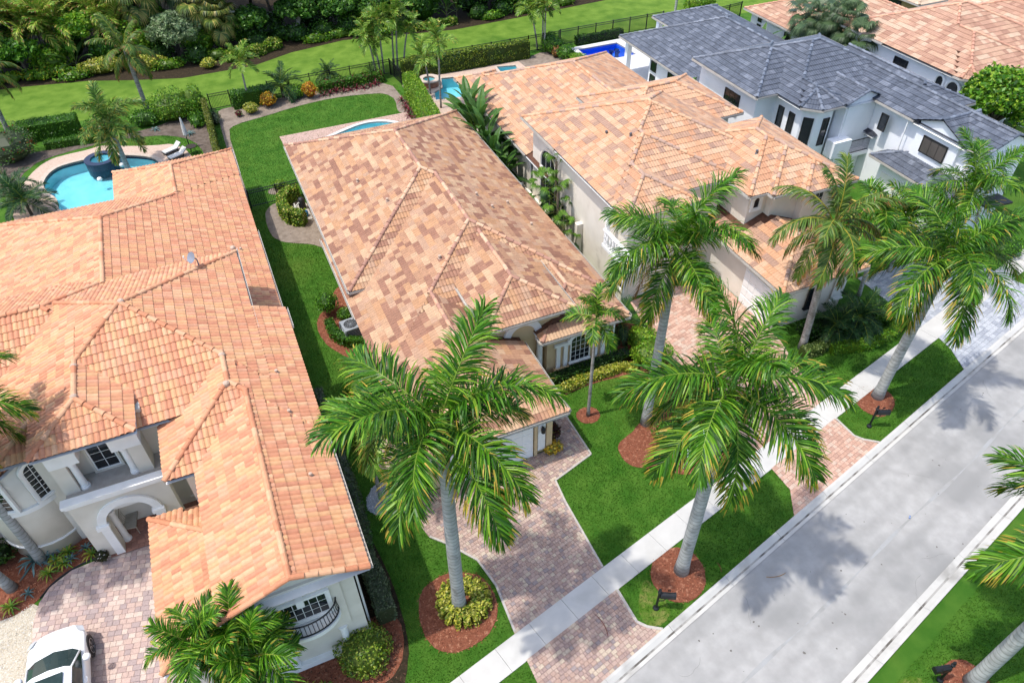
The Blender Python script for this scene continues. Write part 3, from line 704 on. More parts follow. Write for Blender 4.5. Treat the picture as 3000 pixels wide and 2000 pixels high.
M['gutter_paint'] = mat('gutter_paint', S(222, 216, 206), S(204, 198, 188), 2, .6, spec=.3)
def inset(poly, ds):
    n = len(poly); L = []
    for i in range(n):
        a, b = Vector(poly[i]), Vector(poly[(i+1) % n]); d = (b-a).normalized(); nn = Vector((-d.y, d.x)); L.append((a+nn*ds[i], d))
    out = []
    for i in range(n):
        (p, d), (q, e) = L[i-1], L[i]; cr = d.x*e.y-d.y*e.x
        if abs(cr) < 1e-6: out.append((q.x, q.y)); continue
        t = ((q.x-p.x)*e.y-(q.y-p.y)*e.x)/cr; out.append((p.x+d.x*t, p.y+d.y*t))
    return out
def walls(house, blocks, wm, oh=.5, goh=.35, skip=()):
    for bi, b in enumerate(blocks):
        if bi in skip: continue
        ds = [(oh if sd else goh)+.006*bi for sd in b.sides]; q = inset(b.poly, ds); mb = MB()
        zt = min(pl[6] for pl in b.live)-.1-.004*bi
        mb.prism(q, 0, zt, bottom=False)
        for i, sd in enumerate(b.sides):
            if sd is None and i in b.rake:    # gable triangle
                g, h = Vector(q[i]), Vector(q[(i+1) % len(q)]); n = 20; top = []
                for k in range(n+1):
                    t = g.lerp(h, k/n); top.append((t.x, t.y, max(zt, min(A*t.x+B_*t.y+C_ for A, B_, C_, *_ in b.live)-.05)))
                mb.face([(g.x, g.y, zt-.02), (h.x, h.y, zt-.02)]+top[::-1])
                d = (h-g).normalized(); nn = Vector((-d.y, d.x))*.12
                bk = [(x+nn.x, y+nn.y, z) for x, y, z in [(g.x, g.y, zt-.02), (h.x, h.y, zt-.02)]+top[::-1]]; mb.face(bk[::-1])
        link('wall', mb.mesh('wall', wm), house)
M['glass'] = mat('dark_window_glass', (.010, .012, .014), (.022, .026, .030), .7, .05, spec=.6)
M['glass_blind'] = mat('window_blind_glass', S(120, 112, 108), S(104, 98, 94), .8, .12, spec=.6)
M['bronze'] = mat('bronze_frame', S(44, 42, 42), S(34, 32, 32), 3, .4, spec=.4)
M['black_metal'] = mat('black_metal', S(36, 38, 42), S(26, 28, 30), 4, .45, spec=.4)
def window(house, o, n, w, h, nx, nz, arch=False, fm=None, gm=None, fw=.05, mw=.022, surround=None, sill=True, name='window', proud=.03, sw=.14):
    """o = centre of the bottom edge on the wall plane, n = outward normal (2D)."""
    fm = fm or M['white_trim']; gm = gm or M['glass']; n = Vector((*n, 0)).normalized(); t = Vector((0, 0, 1)).cross(n); o = Vector(o)
    f = lambda u, z, d: tuple(o+t*u+n*(proud+d)+Vector((0, 0, z)))
    hw = w/2
    if arch: ol = [(-hw, 0), (hw, 0)]+[(hw*math.cos(a), h-hw+hw*math.sin(a)) for a in np.linspace(0, math.pi, 13)]
    else: ol = [(-hw, 0), (hw, 0), (hw, h), (-hw, h)]
    k = len(ol); cz = h/2
    inn = [(u*(1-fw/hw), cz+(z-cz)*(1-2*fw/h)) for u, z in ol]
    fr = MB()
    for i in range(k):
        j = (i+1) % k
        fr.face([f(*ol[i], .04), f(*ol[j], .04), f(*inn[j], .04), f(*inn[i], .04)]); fr.face([f(*inn[i], .04), f(*inn[j], .04), f(*inn[j], -.01), f(*inn[i], -.01)])
        fr.face([f(*ol[j], .04), f(*ol[i], .04), f(*ol[i], -.03), f(*ol[j], -.03)])
    def bar(u0, u1, z0, z1):
        q = clip_poly(clip_poly(clip_poly(clip_poly(list(inn), 1, 0, -u0), -1, 0, u1), 0, 1, -z0), 0, -1, z1)
        if len(q) >= 3: fr.face([f(*p, .022) for p in q])
    iw, ih = w-2*fw, h-2*fw
    for c in range(1, nx): bar(-iw/2+iw*c/nx-mw/2, -iw/2+iw*c/nx+mw/2, 0, h)
    for r in range(1, nz): bar(-hw, hw, fw+ih*r/nz-mw/2, fw+ih*r/nz+mw/2)
    wo = link(name, fr.mesh(name, fm), house)
    for c in range(nx):
        for r in range(nz):
            u0, u1, z0, z1 = -iw/2+iw*c/nx, -iw/2+iw*(c+1)/nx, fw+ih*r/nz, fw+ih*(r+1)/nz
            q = clip_poly(clip_poly(clip_poly(clip_poly(list(inn), 1, 0, -u0), -1, 0, u1), 0, 1, -z0), 0, -1, z1)
            if len(q) >= 3 and abs(area(q)) > .002:
                pm = MB(); pm.face([f(*p, .008) for p in q]); link('pane', pm.mesh('pane', gm), wo)
    if surround:
        so = [(u*(1+sw/hw), cz+(z-cz)*(1+2*sw/h)) for u, z in ol]; sm = MB()
        for i in range(k):
            j = (i+1) % k
            sm.face([f(*so[i], .07), f(*so[j], .07), f(*ol[j], .07), f(*ol[i], .07)]); sm.face([f(*ol[i], .07), f(*ol[j], .07), f(*ol[j], -.03), f(*ol[i], -.03)]); sm.face([f(*so[j], .07), f(*so[i], .07), f(*so[i], -.05), f(*so[j], -.05)])
        link('surround', sm.mesh('surround', surround), wo)
    elif sill:
        sb = MB(); m4 = Matrix(((t.x, n.x, 0, o.x), (t.y, n.y, 0, o.y), (0, 0, 1, o.z), (0, 0, 0, 1))); sb.box(-hw-.06, hw+.06, -.02, .11+proud, -.07, -.005, M4=m4); link('sill', sb.mesh('sill', fm), wo)
    return wo
def boxpart(house, name, m, *b, M4=None):
    mb = MB(); mb.box(*b, M4=M4); return link(name, mb.mesh(name, m), house)
def column(house, x, y, z0, z1, r, m, twist=False):
    mb = MB(); n = 16; prof = [(r*1.35, 0), (r*1.35, .08), (r*1.15, .1), (r*1.15, .16), (r, .2), (r*.94, (z1-z0)*.5), (r*.88, z1-z0-.2), (r*1.1, z1-z0-.17), (r*1.15, z1-z0-.1), (r*1.35, z1-z0-.08), (r*1.35, z1-z0)]
    mb.lathe(prof, n, (x, y, z0)); return link('column', mb.mesh('column', m, False), house)
def vents(rf_parent, pts, m, r=.07, h=.16):
    for x, y, z in pts:
        mb = MB(); mb.lathe([(r*1.7, -.12), (r*1.5, .0), (r, .03), (r, h*.6), (r*1.35, h*.62), (r*1.2, h*.95), (.02, h)], 10, (x, y, z)); link('vent_pipe', mb.mesh('vent_pipe', m), rf_parent)
P_ = .417
# ================================================================== HOUSE 1: orange roof, two storeys, left
TC1 = [S(234, 164, 118), S(242, 186, 128), S(226, 146, 108), S(246, 196, 148), S(212, 132, 100), S(238, 172, 136)]
H1 = wthing('villa', 'cream two-storey house with bright orange tiled roof and entry portico', 'house', (-4, 24, 0), 'houses along the street')
M['stucco1'] = mat('cream_stucco', S(226, 220, 206, 1.15), S(214, 207, 192, 1.15), 1.2, .9, .25, 90, c3=S(196, 188, 172, 1.35), scale3=.8, bdist=.005, fac3=(.62, .8))
z5 = (5.0, P_); z4 = (5.4, P_); zp = (5.95, P_); zr = (2.8, P_); zl = (2.85, P_)
b1 = [
 rect(-8.8, -5.44, 20.2, 26.0, zp, zp, None, zp),                                   # portico
 rect(-10.1, -.79, 20.9, 30.5, z4, (5.55, P_), z4, z4),                             # main hip
 rect(-.79, .53, 21.2, 25.9, None, z5, None, None),                                 # its lower right skirt
 rect(-4.93, .53, 18.4, 24.5, z5, z5, None, z5),                                    # front hip
 rect(-3.92, .53, 12.5, 21.0, None, z5, None, z5, rake=(0,)),                       # front gable
 rect(-6.1, -3.6, 12.85, 18.85, zl, None, zl, zl),                                  # low garage roof
 rect(-13.5, -5.0, 24.7, 31.6, z5, z5, z5, z5),                                     # rear left hip
 Blk(ell(-10.75, 22.6, 1.95, 1.95, 8, rot=22.5), [(5.15, P_)]*8),                   # turret over the round bay
 rect(-13.2, .42, 22, 42.5, None, zr, zr, zr),                                      # rear wing
 rect(-6.5, .45, 36, 45.95, None, zr, zr, zr),                                      # rear wing end
]
r1 = roof(H1, b1, TC1, [5, 5, 4, 3, 2, 4], [S(232, 168, 128), S(240, 186, 146), S(222, 150, 112)], tw=.19, te=.37, hump=.046, step=.036, seed=11, contrast=.6, nh=1, grey=.08, gok=lambda b, i: i == 1 and b not in (0, 5))
walls(H1, b1, M['stucco1'], skip=(0, 2, 5, 7))
# mortar heads on the hip junctions
for x, y, z in ((-5.2, 25.75, 7.44), (-7.12, 21.95, 6.68), (-2.25, 21.0, 6.17), (-2.2, 22.6, 6.18), (-.85, 30.3, 5.7), (-7.13, 23.6, 6.68)):
    mb = MB(); mb.lathe([(.13, -.03), (.12, .07), (.07, .11), (.02, .12)], 9, (x, y, z-.02)); link('mortar_cap', mb.mesh('mortar_cap', M['mortar']), r1)
vents(r1, [(-.5, 21.6, 5.46), (-.45, 19.4, 5.43), (-.35, 16.3, 5.4), (-.6, 33.8, 3.25)], M['mortar'], .05, .14)
# orange end tile block on gable corner, antenna
# low garage walls
boxpart(H1, 'wall', M['stucco1'], -5.55, -3.6, 13.4, 18.3, 0, 2.72)
# front gable wall details
WS = M['stucco1']; TR = M['white_trim']
boxpart(H1, 'plinth', M['white_trim'], -3.56, .1, 12.72, 13.1, 0, .35)
boxpart(H1, 'bay_wall', WS, -2.95, -.45, 12.78, 12.98, 1.75, 4.95)
window(H1, (-1.72, 12.775, 3.12), (0, -1), 1.62, 1.1, 6, 3, surround=TR, sw=.1)
boxpart(H1, 'keystone', TR, -1.83, -1.6, 12.6, 12.77, 4.02, 4.4)
for cx in (-2.58, -.78): column(H1, cx, 12.86, .35, 1.75, .13, TR)
window(H1, (-1.7, 12.97, .5), (0, -1), 1.2, 1.1, 2, 2, sill=False)
# curved balcony: slab and iron railing
mb = MB(); arc = [(-1.68+1.02*math.cos(a), 12.8+.62*math.sin(a)) for a in np.linspace(math.pi, 2*math.pi, 19)]
mb.prism(arc, 2.72, 2.9); link('balcony_slab', mb.mesh('balcony_slab', TR), H1)
rl = MB(); A2 = [(-1.68+.98*math.cos(a), 12.8+.58*math.sin(a)) for a in np.linspace(math.pi, 2*math.pi, 25)]
for z in (2.98, 3.62): rl.tube([(x, y, z) for x, y in A2], .028, 6)
ro = link('railing', rl.mesh('railing', M['black_metal']), H1)
for k, (x, y) in enumerate(A2[1:-1:1]):
    bb = MB(); bb.tube([(x, y, 2.98), (x+(x+1.68)*.03, y-.03, 3.15), (x, y, 3.35), (x, y, 3.62)], .013, 5); link('baluster', bb.mesh('baluster', M['black_metal']), ro)
# portico: lower arch wall, cornice, balcony floor, upper columns and window
mb = MB(); ox, rad, spring = -6.95, .82, 1.95    # arched opening
y0, y1, xl, xr, zt = 20.12, 20.5, -8.62, -5.3, 3.45
arcp = [(ox+rad*math.cos(a), spring+rad*math.sin(a)) for a in np.linspace(0, math.pi, 17)]
outl = [(xr, 0), (ox+rad, 0)]+arcp+[(ox-rad, 0), (xl, 0), (xl, zt), (xr, zt)]
def arch_wall(mb, y):
    right = [(xr, 0), (xr, zt)]; n = len(arcp)
    prev = (ox+rad, 0); 
    pts = [(ox+rad, 0)]+arcp+[(ox-rad, 0)]
    mb.face([(xr, y, 0), (xr, y, zt), (ox+rad, y, zt), (ox+rad, y, 0)]); mb.face([(xl, y, zt), (xl, y, 0), (ox-rad, y, 0), (ox-rad, y, zt)])
    for a, b in zip(arcp[:-1], arcp[1:]): mb.face([(a[0], y, a[1]), (a[0], y, zt), (b[0], y, zt), (b[0], y, b[1])])
arch_wall(mb, y0); arch_wall(mb, y1)
pts = [(ox+rad, 0)]+arcp+[(ox-rad, 0)]
for a, b in zip(pts[:-1], pts[1:]): mb.face([(a[0], y0, a[1]), (b[0], y0, b[1]), (b[0], y1, b[1]), (a[0], y1, a[1])])
for x in (xl, xr): mb.face([(x, y0, 0), (x, y1, 0), (x, y1, zt), (x, y0, zt)])
link('portico_wall', mb.mesh('portico_wall', WS), H1)
mb = MB(); n = 17                                   # carved arch surround and pilasters
for a, b in zip(np.linspace(0, math.pi, n)[:-1], np.linspace(0, math.pi, n)[1:]):
    q = [(ox+r*math.cos(t), spring+r*math.sin(t)) for r, t in ((rad, a), (rad+.3, a), (rad+.3, b), (rad, b))]
    mb.face([(x, y0-.09, z) for x, z in q]); mb.face([(q[1][0], y0-.09, q[1][1]), (q[2][0], y0-.09, q[2][1]), (q[2][0], y0, q[2][1]), (q[1][0], y0, q[1][1])][::-1]); mb.face([(q[0][0], y0-.09, q[0][1]), (q[3][0], y0-.09, q[3][1]), (q[3][0], y0, q[3][1]), (q[0][0], y0, q[0][1])])
link('arch_surround', mb.mesh('arch_surround', TR), H1)
for sx in (-1, 1):
    cxp = ox+sx*(rad+.15); boxpart(H1, 'pilaster', TR, cxp-.15, cxp+.15, y0-.1, y0+.02, .05, spring-.16); boxpart(H1, 'pilaster_cap', TR, cxp-.24, cxp+.2, y0-.18, y0+.02, spring-.16, spring+.02)
    column(H1, ox+sx*(rad-.1), 20.62, .1, spring+.05, .12, TR)
mb = MB(); mb.face([(ox+(rad)*math.cos(a), 20.62, spring+rad*math.sin(a)) for a in np.linspace(0, math.pi, 15)]); link('tympanum', mb.mesh('tympanum', TR), H1)
boxpart(H1, 'wall', WS, -8.6, -5.3, 22.6, 22.9, 0, 3.25); boxpart(H1, 'wall', WS, -8.6, -5.3, 21.40, 22.9, 3.43, 5.8)
boxpart(H1, 'balcony_floor', M['plinth'], -8.6, -5.32, 20.3, 22.6, 3.2, 3.42)
boxpart(H1, 'cornice', TR, -8.75, -5.2, 19.98, 20.34, 3.42, 3.58); boxpart(H1, 'cornice', TR, -8.68, -5.26, 20.04, 20.28, 3.3, 3.43)
for bx0, bx1 in ((-8.6, -7.62), (-6.58, -5.6)): boxpart(H1, 'portico_beam', TR, bx0, bx1, 20.62, 21.41, 4.85, 5.8)
mb = MB(); aw = [(-7.1+.52*math.cos(a), 5.2+.52*math.sin(a)) for a in np.linspace(0, math.pi, 13)]
for a, b in zip(aw[:-1], aw[1:]): mb.face([(a[0], 20.66, a[1]), (a[0], 20.66, 5.8), (b[0], 20.66, 5.8), (b[0], 20.66, b[1])]); mb.face([(a[0], 20.66, a[1]), (b[0], 20.66, b[1]), (b[0], 21.41, b[1]), (a[0], 21.41, a[1])])
link('portico_arch', mb.mesh('portico_arch', TR), H1)
for cx in (-7.95, -6.25): column(H1, cx, 20.82, 3.42, 4.86, .13, TR)
for cx0, cx1 in ((-8.6, -8.1), (-6.1, -5.6)): boxpart(H1, 'side_pier', WS, cx0, cx1, 20.65, 22.6, 3.42, 4.85)
window(H1, (-7.1, 21.395, 3.5), (0, -1), .86, 1.75, 2, 4, arch=True, surround=WS, sw=.08)
boxpart(H1, 'wall', WS, -5.45, -4.5, 21.55, 22.6, 0, 5.3)
window(H1, (-4.75, 21.52, 4.2), (0, -1), .62, .62, 2, 2, arch=True, surround=TR, sw=.12)
window(H1, (-4.72, 21.50, .5), (0, -1), .7, 1.6, 2, 4)
for ux_ in (-8.3, -5.85):
    u = MB(); u.lathe([(.13, 0), (.13, .05), (.05, .1), (.14, .25), (.19, .38), (.15, .5), (.17, .54), (.06, .56), (.12, .64), (.02, .72)], 12, (ux_, 20.85, 4.86))
    tag(link('urn', u.mesh('urn', TR)), 'white urn finial on portico pier '+('nearest the round bay' if ux_ < -8 else 'nearest the orange gable'), 'urn', 'portico urns')
# round bay
mb = MB(); bc = (-10.3, 22.7); rb = 1.62; ang = [R_(a) for a in range(150, 361, 14)]
bp = [(bc[0]+rb*math.cos(a), bc[1]+rb*math.sin(a)) for a in ang]
mb.prism(bp, 0, 5.1); link('bay_wall', mb.mesh('bay_wall', WS, True), H1)
for zc, hh, ext in ((.72, .07, .05), (2.75, .2, .1)):
    c_ = MB(); bo = [(bc[0]+(rb+ext)*math.cos(a), bc[1]+(rb+ext)*math.sin(a)) for a in ang]; c_.prism(bo, zc, zc+hh); link('band', c_.mesh('band', TR), H1)
for a in (212, 258, 305):
    nrm = (math.cos(R_(a)), math.sin(R_(a))); window(H1, (bc[0]+(rb-.0)*nrm[0], bc[1]+(rb-.0)*nrm[1], 3.1), nrm, .62, 1.75, 2, 7, arch=True, surround=TR, sw=.1, proud=.05)
boxpart(H1, 'garden_wall', WS, -13, -11.3, 22.35, 22.6, 0, 1.2); boxpart(H1, 'garden_wall_cap', TR, -13.05, -11.25, 22.28, 22.67, 1.2, 1.32)
for yy in (25.2, 13.4): boxpart(H1, 'downpipe', M['white_trim'], .06, .13, yy, yy+.07, .1, 4.85)
# ================================================================== HOUSE 2: tan blended roof, single storey, middle
TC2 = [S(208, 164, 128), S(206, 156, 114), S(170, 122, 98), S(196, 148, 114), S(218, 180, 142), S(160, 112, 90), S(200, 160, 130)]
H2 = wthing('villa', 'single-storey beige house with long tan and brown blended tile roof', 'house', (9.4, 31, 0), 'houses along the street')
M['stucco2'] = mat('tan_stucco', S(214, 190, 150, 1.15), S(202, 177, 138, 1.15), 1.2, .9, .25, 90, c3=S(188, 164, 126, 1.35), scale3=.8, bdist=.005, fac3=(.62, .8))
b2 = [
 rect(8.15, 12.45, 21.9, 30, (4., .42), (4., .42), None, (4., .42)),                # entry
 rect(3.65, 15.2, 28.4, 44.6, (3.0, .42), (3.0, .42), (3.0, .42), (3.0, .42)),      # main hip
 Blk([(3.5, 22.9), (15.2, 22.9), (15.2, 34), (3.5, 34)], [(2.85, .41), (3.0, .43), None, (2.6, .40)]),
 rect(3.5, 9.95, 17.45, 27, (2.72, .41), (2.72, .41), None, (2.6, .40)),            # garage
 rect(10.65, 15.15, 21.45, 27, (2.85, P_), (2.9, P_), None, (2.85, P_)),            # front bay
]
r2 = roof(H2, b2, TC2, [5, 4, 4, 4, 4, 3, 3], [S(226, 176, 142), S(198, 150, 128), S(236, 194, 160), S(186, 140, 120)], tw=.33, te=.34, hump=.032, step=.03, seed=12, runs=True, contrast=.9, grey=.04)
walls(H2, b2, M['stucco2'])
vents(r2, [(7.15, 33.1, 4.55), (6.35, 36.3, 4.2), (8.0, 27.3, 4.45), (12.0, 30.4, 4.42), (11.6, 31.6, 4.6), (13.2, 31.2, 3.9), (13.6, 29.0, 3.73)], M['mortar'], .06, .16)
# entry arch
W2 = M['stucco2']
boxpart(H2, 'wall', W2, 8.55, 12.0, 22.42, 22.5, 2.6, 3.92)
mb = MB(); ax, ar, az = 10.1, .62, 2.75
for a, b in zip(np.linspace(0, math.pi, 17)[:-1], np.linspace(0, math.pi, 17)[1:]):
    q = [(ax+r*math.cos(t), az+r*math.sin(t)) for r, t in ((ar, a), (ar+.34, a), (ar+.34, b), (ar, b))]
    mb.face([(x, 22.3, z) for x, z in q]); mb.face([(q[1][0], 22.3, q[1][1]), (q[2][0], 22.3, q[2][1]), (q[2][0], 22.44, q[2][1]), (q[1][0], 22.44, q[1][1])][::-1]); mb.face([(q[0][0], 22.3, q[0][1]), (q[3][0], 22.3, q[3][1]), (q[3][0], 22.44, q[3][1]), (q[0][0], 22.44, q[0][1])])
link('arch_surround', mb.mesh('arch_surround', TR), H2)
M['shade_wall'] = mat('entry_recess_paint', S(176, 138, 100, 1.35), S(160, 124, 90, 1.35), 2, .9)  # tan stucco darkened to carry the shade of the entry in its colour
mb = MB(); mb.face([(ax+ar*math.cos(a), 22.405, az+ar*math.sin(a)) for a in np.linspace(0, math.pi, 15)]+[(ax-ar, 22.405, .1), (ax+ar, 22.405, .1)]); link('entry_recess', mb.mesh('entry_recess', M['bronze']), H2)  # flat dark face in the arch; its colour stands in for shade inside
for sx in (-1, 1): column(H2, ax+sx*(ar+.17), 22.2, .1, az, .15, TR)
# front bay window
window(H2, (12.88, 21.93, .58), (0, -1), 1.06, 1.62, 4, 5, arch=False, surround=None, sill=True)
mb = MB()
for a, b in zip(np.linspace(.0, math.pi, 13)[:-1], np.linspace(0, math.pi, 13)[1:]):
    q = [(12.88+r*math.cos(t), 1.78+r*.8*math.sin(t)) for r, t in ((.56, a), (.74, a), (.74, b), (.56, b))]
    mb.face([(x, 21.84, z) for x, z in q]); mb.face([(q[1][0], 21.84, q[1][1]), (q[2][0], 21.84, q[2][1]), (q[2][0], 21.95, q[2][1]), (q[1][0], 21.95, q[1][1])][::-1]); mb.face([(q[0][0], 21.84, q[0][1]), (q[3][0], 21.84, q[3][1]), (q[3][0], 21.95, q[3][1]), (q[0][0], 21.95, q[0][1])])
link('window_hood', mb.mesh('window_hood', TR), H2)
for x0, x1 in ((11.5, 12.2), (13.56, 14.4)): boxpart(H2, 'band', TR, x0, x1, 21.82, 21.95, 1.84, 1.98)
for cx in (11.72, 12.1, 13.72, 14.12): boxpart(H2, 'pilaster', TR, cx-.1, cx+.1, 21.84, 21.95, .45, 1.84)
for x0, x1 in ((11.5, 12.3), (13.5, 14.4)): boxpart(H2, 'pilaster_base', W2, x0, x1, 21.78, 21.95, 0, .45)
# garage doors: one panelled door and a pier with a lantern
GD = MB()
gdo = link('garage_door', (lambda m_: (m_.box(4.5, 8.55, 17.86, 17.93, .03, 2.2), m_.mesh('garage_door', TR))[1])(MB()), H2)
for r in range(4):
    for c in range(8):
        boxpart(gdo, 'panel', TR, 4.58+c*.495, 4.58+c*.495+.42, 17.845, 17.862, .1+r*.53, .1+r*.53+.42)
boxpart(H2, 'pier', W2, 8.6, 8.74, 17.82, 17.94, 0, 2.5); boxpart(H2, 'pier', TR, 8.78, 9.12, 17.85, 17.94, .3, 2.5); boxpart(H2, 'pier', W2, 9.16, 9.42, 17.8, 17.96, 0, 2.5)
def lantern(house, x, y, z):
    mb = MB(); mb.lathe([(.03, .0), (.09, .06), (.11, .3), (.05, .36), (.02, .44)], 6, (x, y-.14, z)); mb.box(x-.02, x+.02, y-.14, y, z+.3, z+.34); return link('wall_lantern', mb.mesh('wall_lantern', M['black_metal']), house)
lantern(H2, 8.95, 17.85, 1.5)
for yy in (28.9, 36.0, 43.8): boxpart(H2, 'downpipe', M['white_trim'], 4.06, 4.13, yy, yy+.07, .1, 2.85)
boxpart(H2, 'downpipe', M['white_trim'], 14.62, 14.69, 21.86, 21.93, .1, 2.75)
# ================================================================== HOUSE 3: tan and grey-brown roof, two storeys
TC3 = [S(230, 180, 138), S(226, 166, 118), S(190, 150, 124), S(234, 192, 154), S(168, 134, 118), S(216, 152, 108)]
H3 = wthing('villa', 'cream two-storey house with peach and grey-brown tiled hip roofs', 'house', (22, 31, 0), 'houses along the street')
M['stucco3'] = mat('offwhite_stucco', S(236, 228, 214, 1.15), S(226, 217, 202, 1.15), 1.2, .9, .25, 90, c3=S(208, 199, 184, 1.35), scale3=.8, bdist=.005, fac3=(.62, .8))
e3 = (5.5, P_)
b3 = [
 rect(16.78, 27.2, 26.9, 37.2, (5.65, P_), e3, e3, e3),
 rect(16.78, 24.1, 26.2, 33, e3, e3, None, e3),
 rect(16.78, 21.0, 25.0, 30, e3, e3, None, e3),
 rect(21.0, 28.9, 32.2, 38.2, e3, e3, e3, e3),
 rect(23.45, 29.5, 24.3, 31.2, e3, e3, e3, e3),
 rect(24.55, 29.52, 23.85, 28, e3, e3, None, e3),
 rect(26.25, 29.54, 23.95-.55, 27, e3, e3, None, e3),
 rect(22.6, 27.9, 19.75, 27, (2.9, P_), (2.9, P_), None, (2.9, P_)),
 rect(17.03, 29.4, 34, 49.3, None, (3., P_), (3., P_), (3., P_)),
 rect(17.0, 20.2, 44, 49.75, None, (3., P_), (3., P_), (3., P_)),
]
r3 = roof(H3, b3, TC3, [5, 4, 3, 4, 2, 3], [S(236, 190, 152), S(200, 166, 146), S(226, 168, 128)], tw=.33, te=.36, hump=.03, step=.034, seed=13, runs=True, contrast=.65, grey=.1)
walls(H3, b3, M['stucco3'])
M['pipe_metal'] = mat('vent_metal', S(150, 152, 156), S(120, 122, 126), 3, .4, metal=.6)
vents(r3, [(19.2, 31.5, 6.5), (19.9, 30.2, 6.82), (19.6, 39.5, 4.05), (18.6, 37.3, 3.6), (25.4, 26.6, 6.35)], M['pipe_metal'], .06, .2)
W3 = M['stucco3']
window(H3, (17.24, 34.4, 3.15), (-1, 0), 1.95, 1.35, 3, 1, arch=True, surround=W3, sw=.1)
window(H3, (17.24, 34.4, .6), (-1, 0), 1.95, 2.25, 3, 1, surround=W3, sw=.1)
window(H3, (17.5, 36.95, 1.0), (-1, 0), .8, 1.75, 1, 2, surround=W3, sw=.12)
boxpart(H3, 'band', W3, 17.1, 17.24, 32.9, 38, .35, .5); boxpart(H3, 'side_pier', W3, 16.9, 17.26, 30.0, 30.3, 0, 2.2)
window(H3, (24.45, 24.83, 4.3), (0, -1), .42, .68, 1, 1, surround=TR, arch=True, sill=False)
window(H3, (27.7, 23.93, 4.2), (0, -1), .62, .78, 2, 2, surround=W3)
window(H3, (17.24, 25.9, .9), (-1, 0), 1.1, 1.8, 3, 4, arch=True, surround=TR)
bal = MB(); bal.prism([(16.6, 24.2), (17.3, 24.2), (17.3, 26.8), (16.6, 26.8)], 2.95, 3.12); bs = link('balcony_slab', bal.mesh('balcony_slab', TR), H3)
for k in range(9):
    bb = MB(); bb.lathe([(.06, 0), (.07, .1), (.045, .2), (.075, .45), (.045, .7), (.06, .8)], 8, (16.68, 24.35+k*.29, 3.12)); link('baluster', bb.mesh('baluster', TR), bs)
boxpart(H3, 'balcony_rail', TR, 16.6, 16.78, 24.2, 26.8, 3.92, 4.02)
tc = MB()
for k in range(26):
    pass
for yy in (26.6,):
    cm = MB(); rings = []
    for k in range(25):
        z = 3.12+k*.085; rings.append([(16.75+.13*(1+.18*math.cos(3*(a+k*.45)))*math.cos(a), yy+.13*(1+.18*math.cos(3*(a+k*.45)))*math.sin(a), z) for a in np.linspace(0, 2*math.pi, 12, endpoint=False)])
    cm.tube_rings(rings); link('column', cm.mesh('column', TR), H3)
gd3 = link('garage_door', (lambda m_: (m_.box(23.02, 23.08, 20.5, 22.9, .03, 2.2), m_.mesh('garage_door', TR))[1])(MB()), H3)
for r in range(4):
    for c in range(5): boxpart(gd3, 'panel', TR, 23.0, 23.021, 20.58+c*.47, 20.58+c*.47+.4, .1+r*.53, .1+r*.53+.42)
window(H3, (25.2, 20.23, .9), (0, -1), .7, 1.3, 2, 2, fm=M['bronze']); window(H3, (26.9, 20.23, .9), (0, -1), .7, 1.3, 1, 1, gm=TR)
# ================================================================== HOUSE 4: white house, slate grey roof
TC4 = [S(92, 99, 112), S(112, 119, 132), S(76, 83, 96), S(136, 143, 156), S(84, 91, 104)]
H4 = wthing('villa', 'modern white two-storey house with dark slate grey tiled roof', 'house', (37, 33, 0), 'houses along the street')
M['stucco4'] = mat('white_stucco', S(246, 247, 249, 1.1), S(238, 240, 244, 1.1), 1., .9, .15, 90, bdist=.004)
b4 = [
 rect(30.92, 37.5, 33.45, 40.3, e3, e3, e3, e3),
 rect(32.45, 41.5, 31.6, 40.1, e3, e3, e3, e3),
 Blk([(32.45, 37), (32.45, 31.28), (33.34, 30.37), (34.94, 30.38), (35.8, 31.2), (35.8, 37)], [e3, e3, e3, e3, e3, None]),
 rect(35.1, 38.2, 30.3, 36, None, e3, None, e3, rake=(0,)),
 rect(37.3, 41.4, 22.35, 33, None, e3, None, e3, rake=(0,)),
 rect(37.22, 40, 23.5, 27.3, e3, None, e3, None, rake=(3,)),
 rect(38.0, 42.3, 27.4, 36, e3, e3, None, e3),
 rect(36.15, 37.9, 22.35, 28.35, (3., P_), None, (3., P_), (3., P_)),
 rect(32.15, 43.5, 34, 51.9, None, (3., P_), (3., P_), (3., P_)),
 rect(36.95, 43.52, 44, 54.6, None, (3., P_), (3., P_), (3., P_)),
 rect(37.4, 39.2, 29.6, 31.5, (3.4, .3), (3.4, .3), None, (3.4, .3)),
]
r4 = roof(H4, b4, TC4, [5, 4, 4, 2, 4], [S(118, 126, 140), S(98, 106, 120), S(134, 142, 156)], tw=.34, te=.38, hump=.02, step=.04, tmat=M['tile_grey'], under=M['deck_under_grey'], seed=14, contrast=.55)
walls(H4, b4, M['stucco4'], skip=(7, 8, 9, 10), oh=.45, goh=.16)
W4 = M['stucco4']; BZ = M['bronze']
boxpart(H4, 'wall', W4, 37.62, 37.9, 22.8, 27.9, 0, 5.4)
boxpart(H4, 'wall', W4, 32.6, 43, 36, 47.9, 0, 2.85); boxpart(H4, 'wall', W4, 36.6, 37.6, 23.0, 27.8, 0, 2.9)
for x, y in ((32.7, 51.3), (37.3, 54.0), (37.3, 51.4)): boxpart(H4, 'square_column', W4, x-.2, x+.2, y-.2, y+.2, 0, 2.9)
for yy, zz, hh in ((47.25, 1.74, .75), (47.25, .65, .8)): window(H4, (32.6, yy, zz), (-1, 0), .74, hh, 1, 1, fm=BZ, sill=False)
window(H4, (32.6, 44.2, 2.0), (-1, 0), 2.1, .45, 1, 1, fm=BZ, sill=False)
window(H4, (31.36, 36.2, 3.35), (-1, 0), 1.55, 1.4, 3, 1, fm=BZ, sill=False)
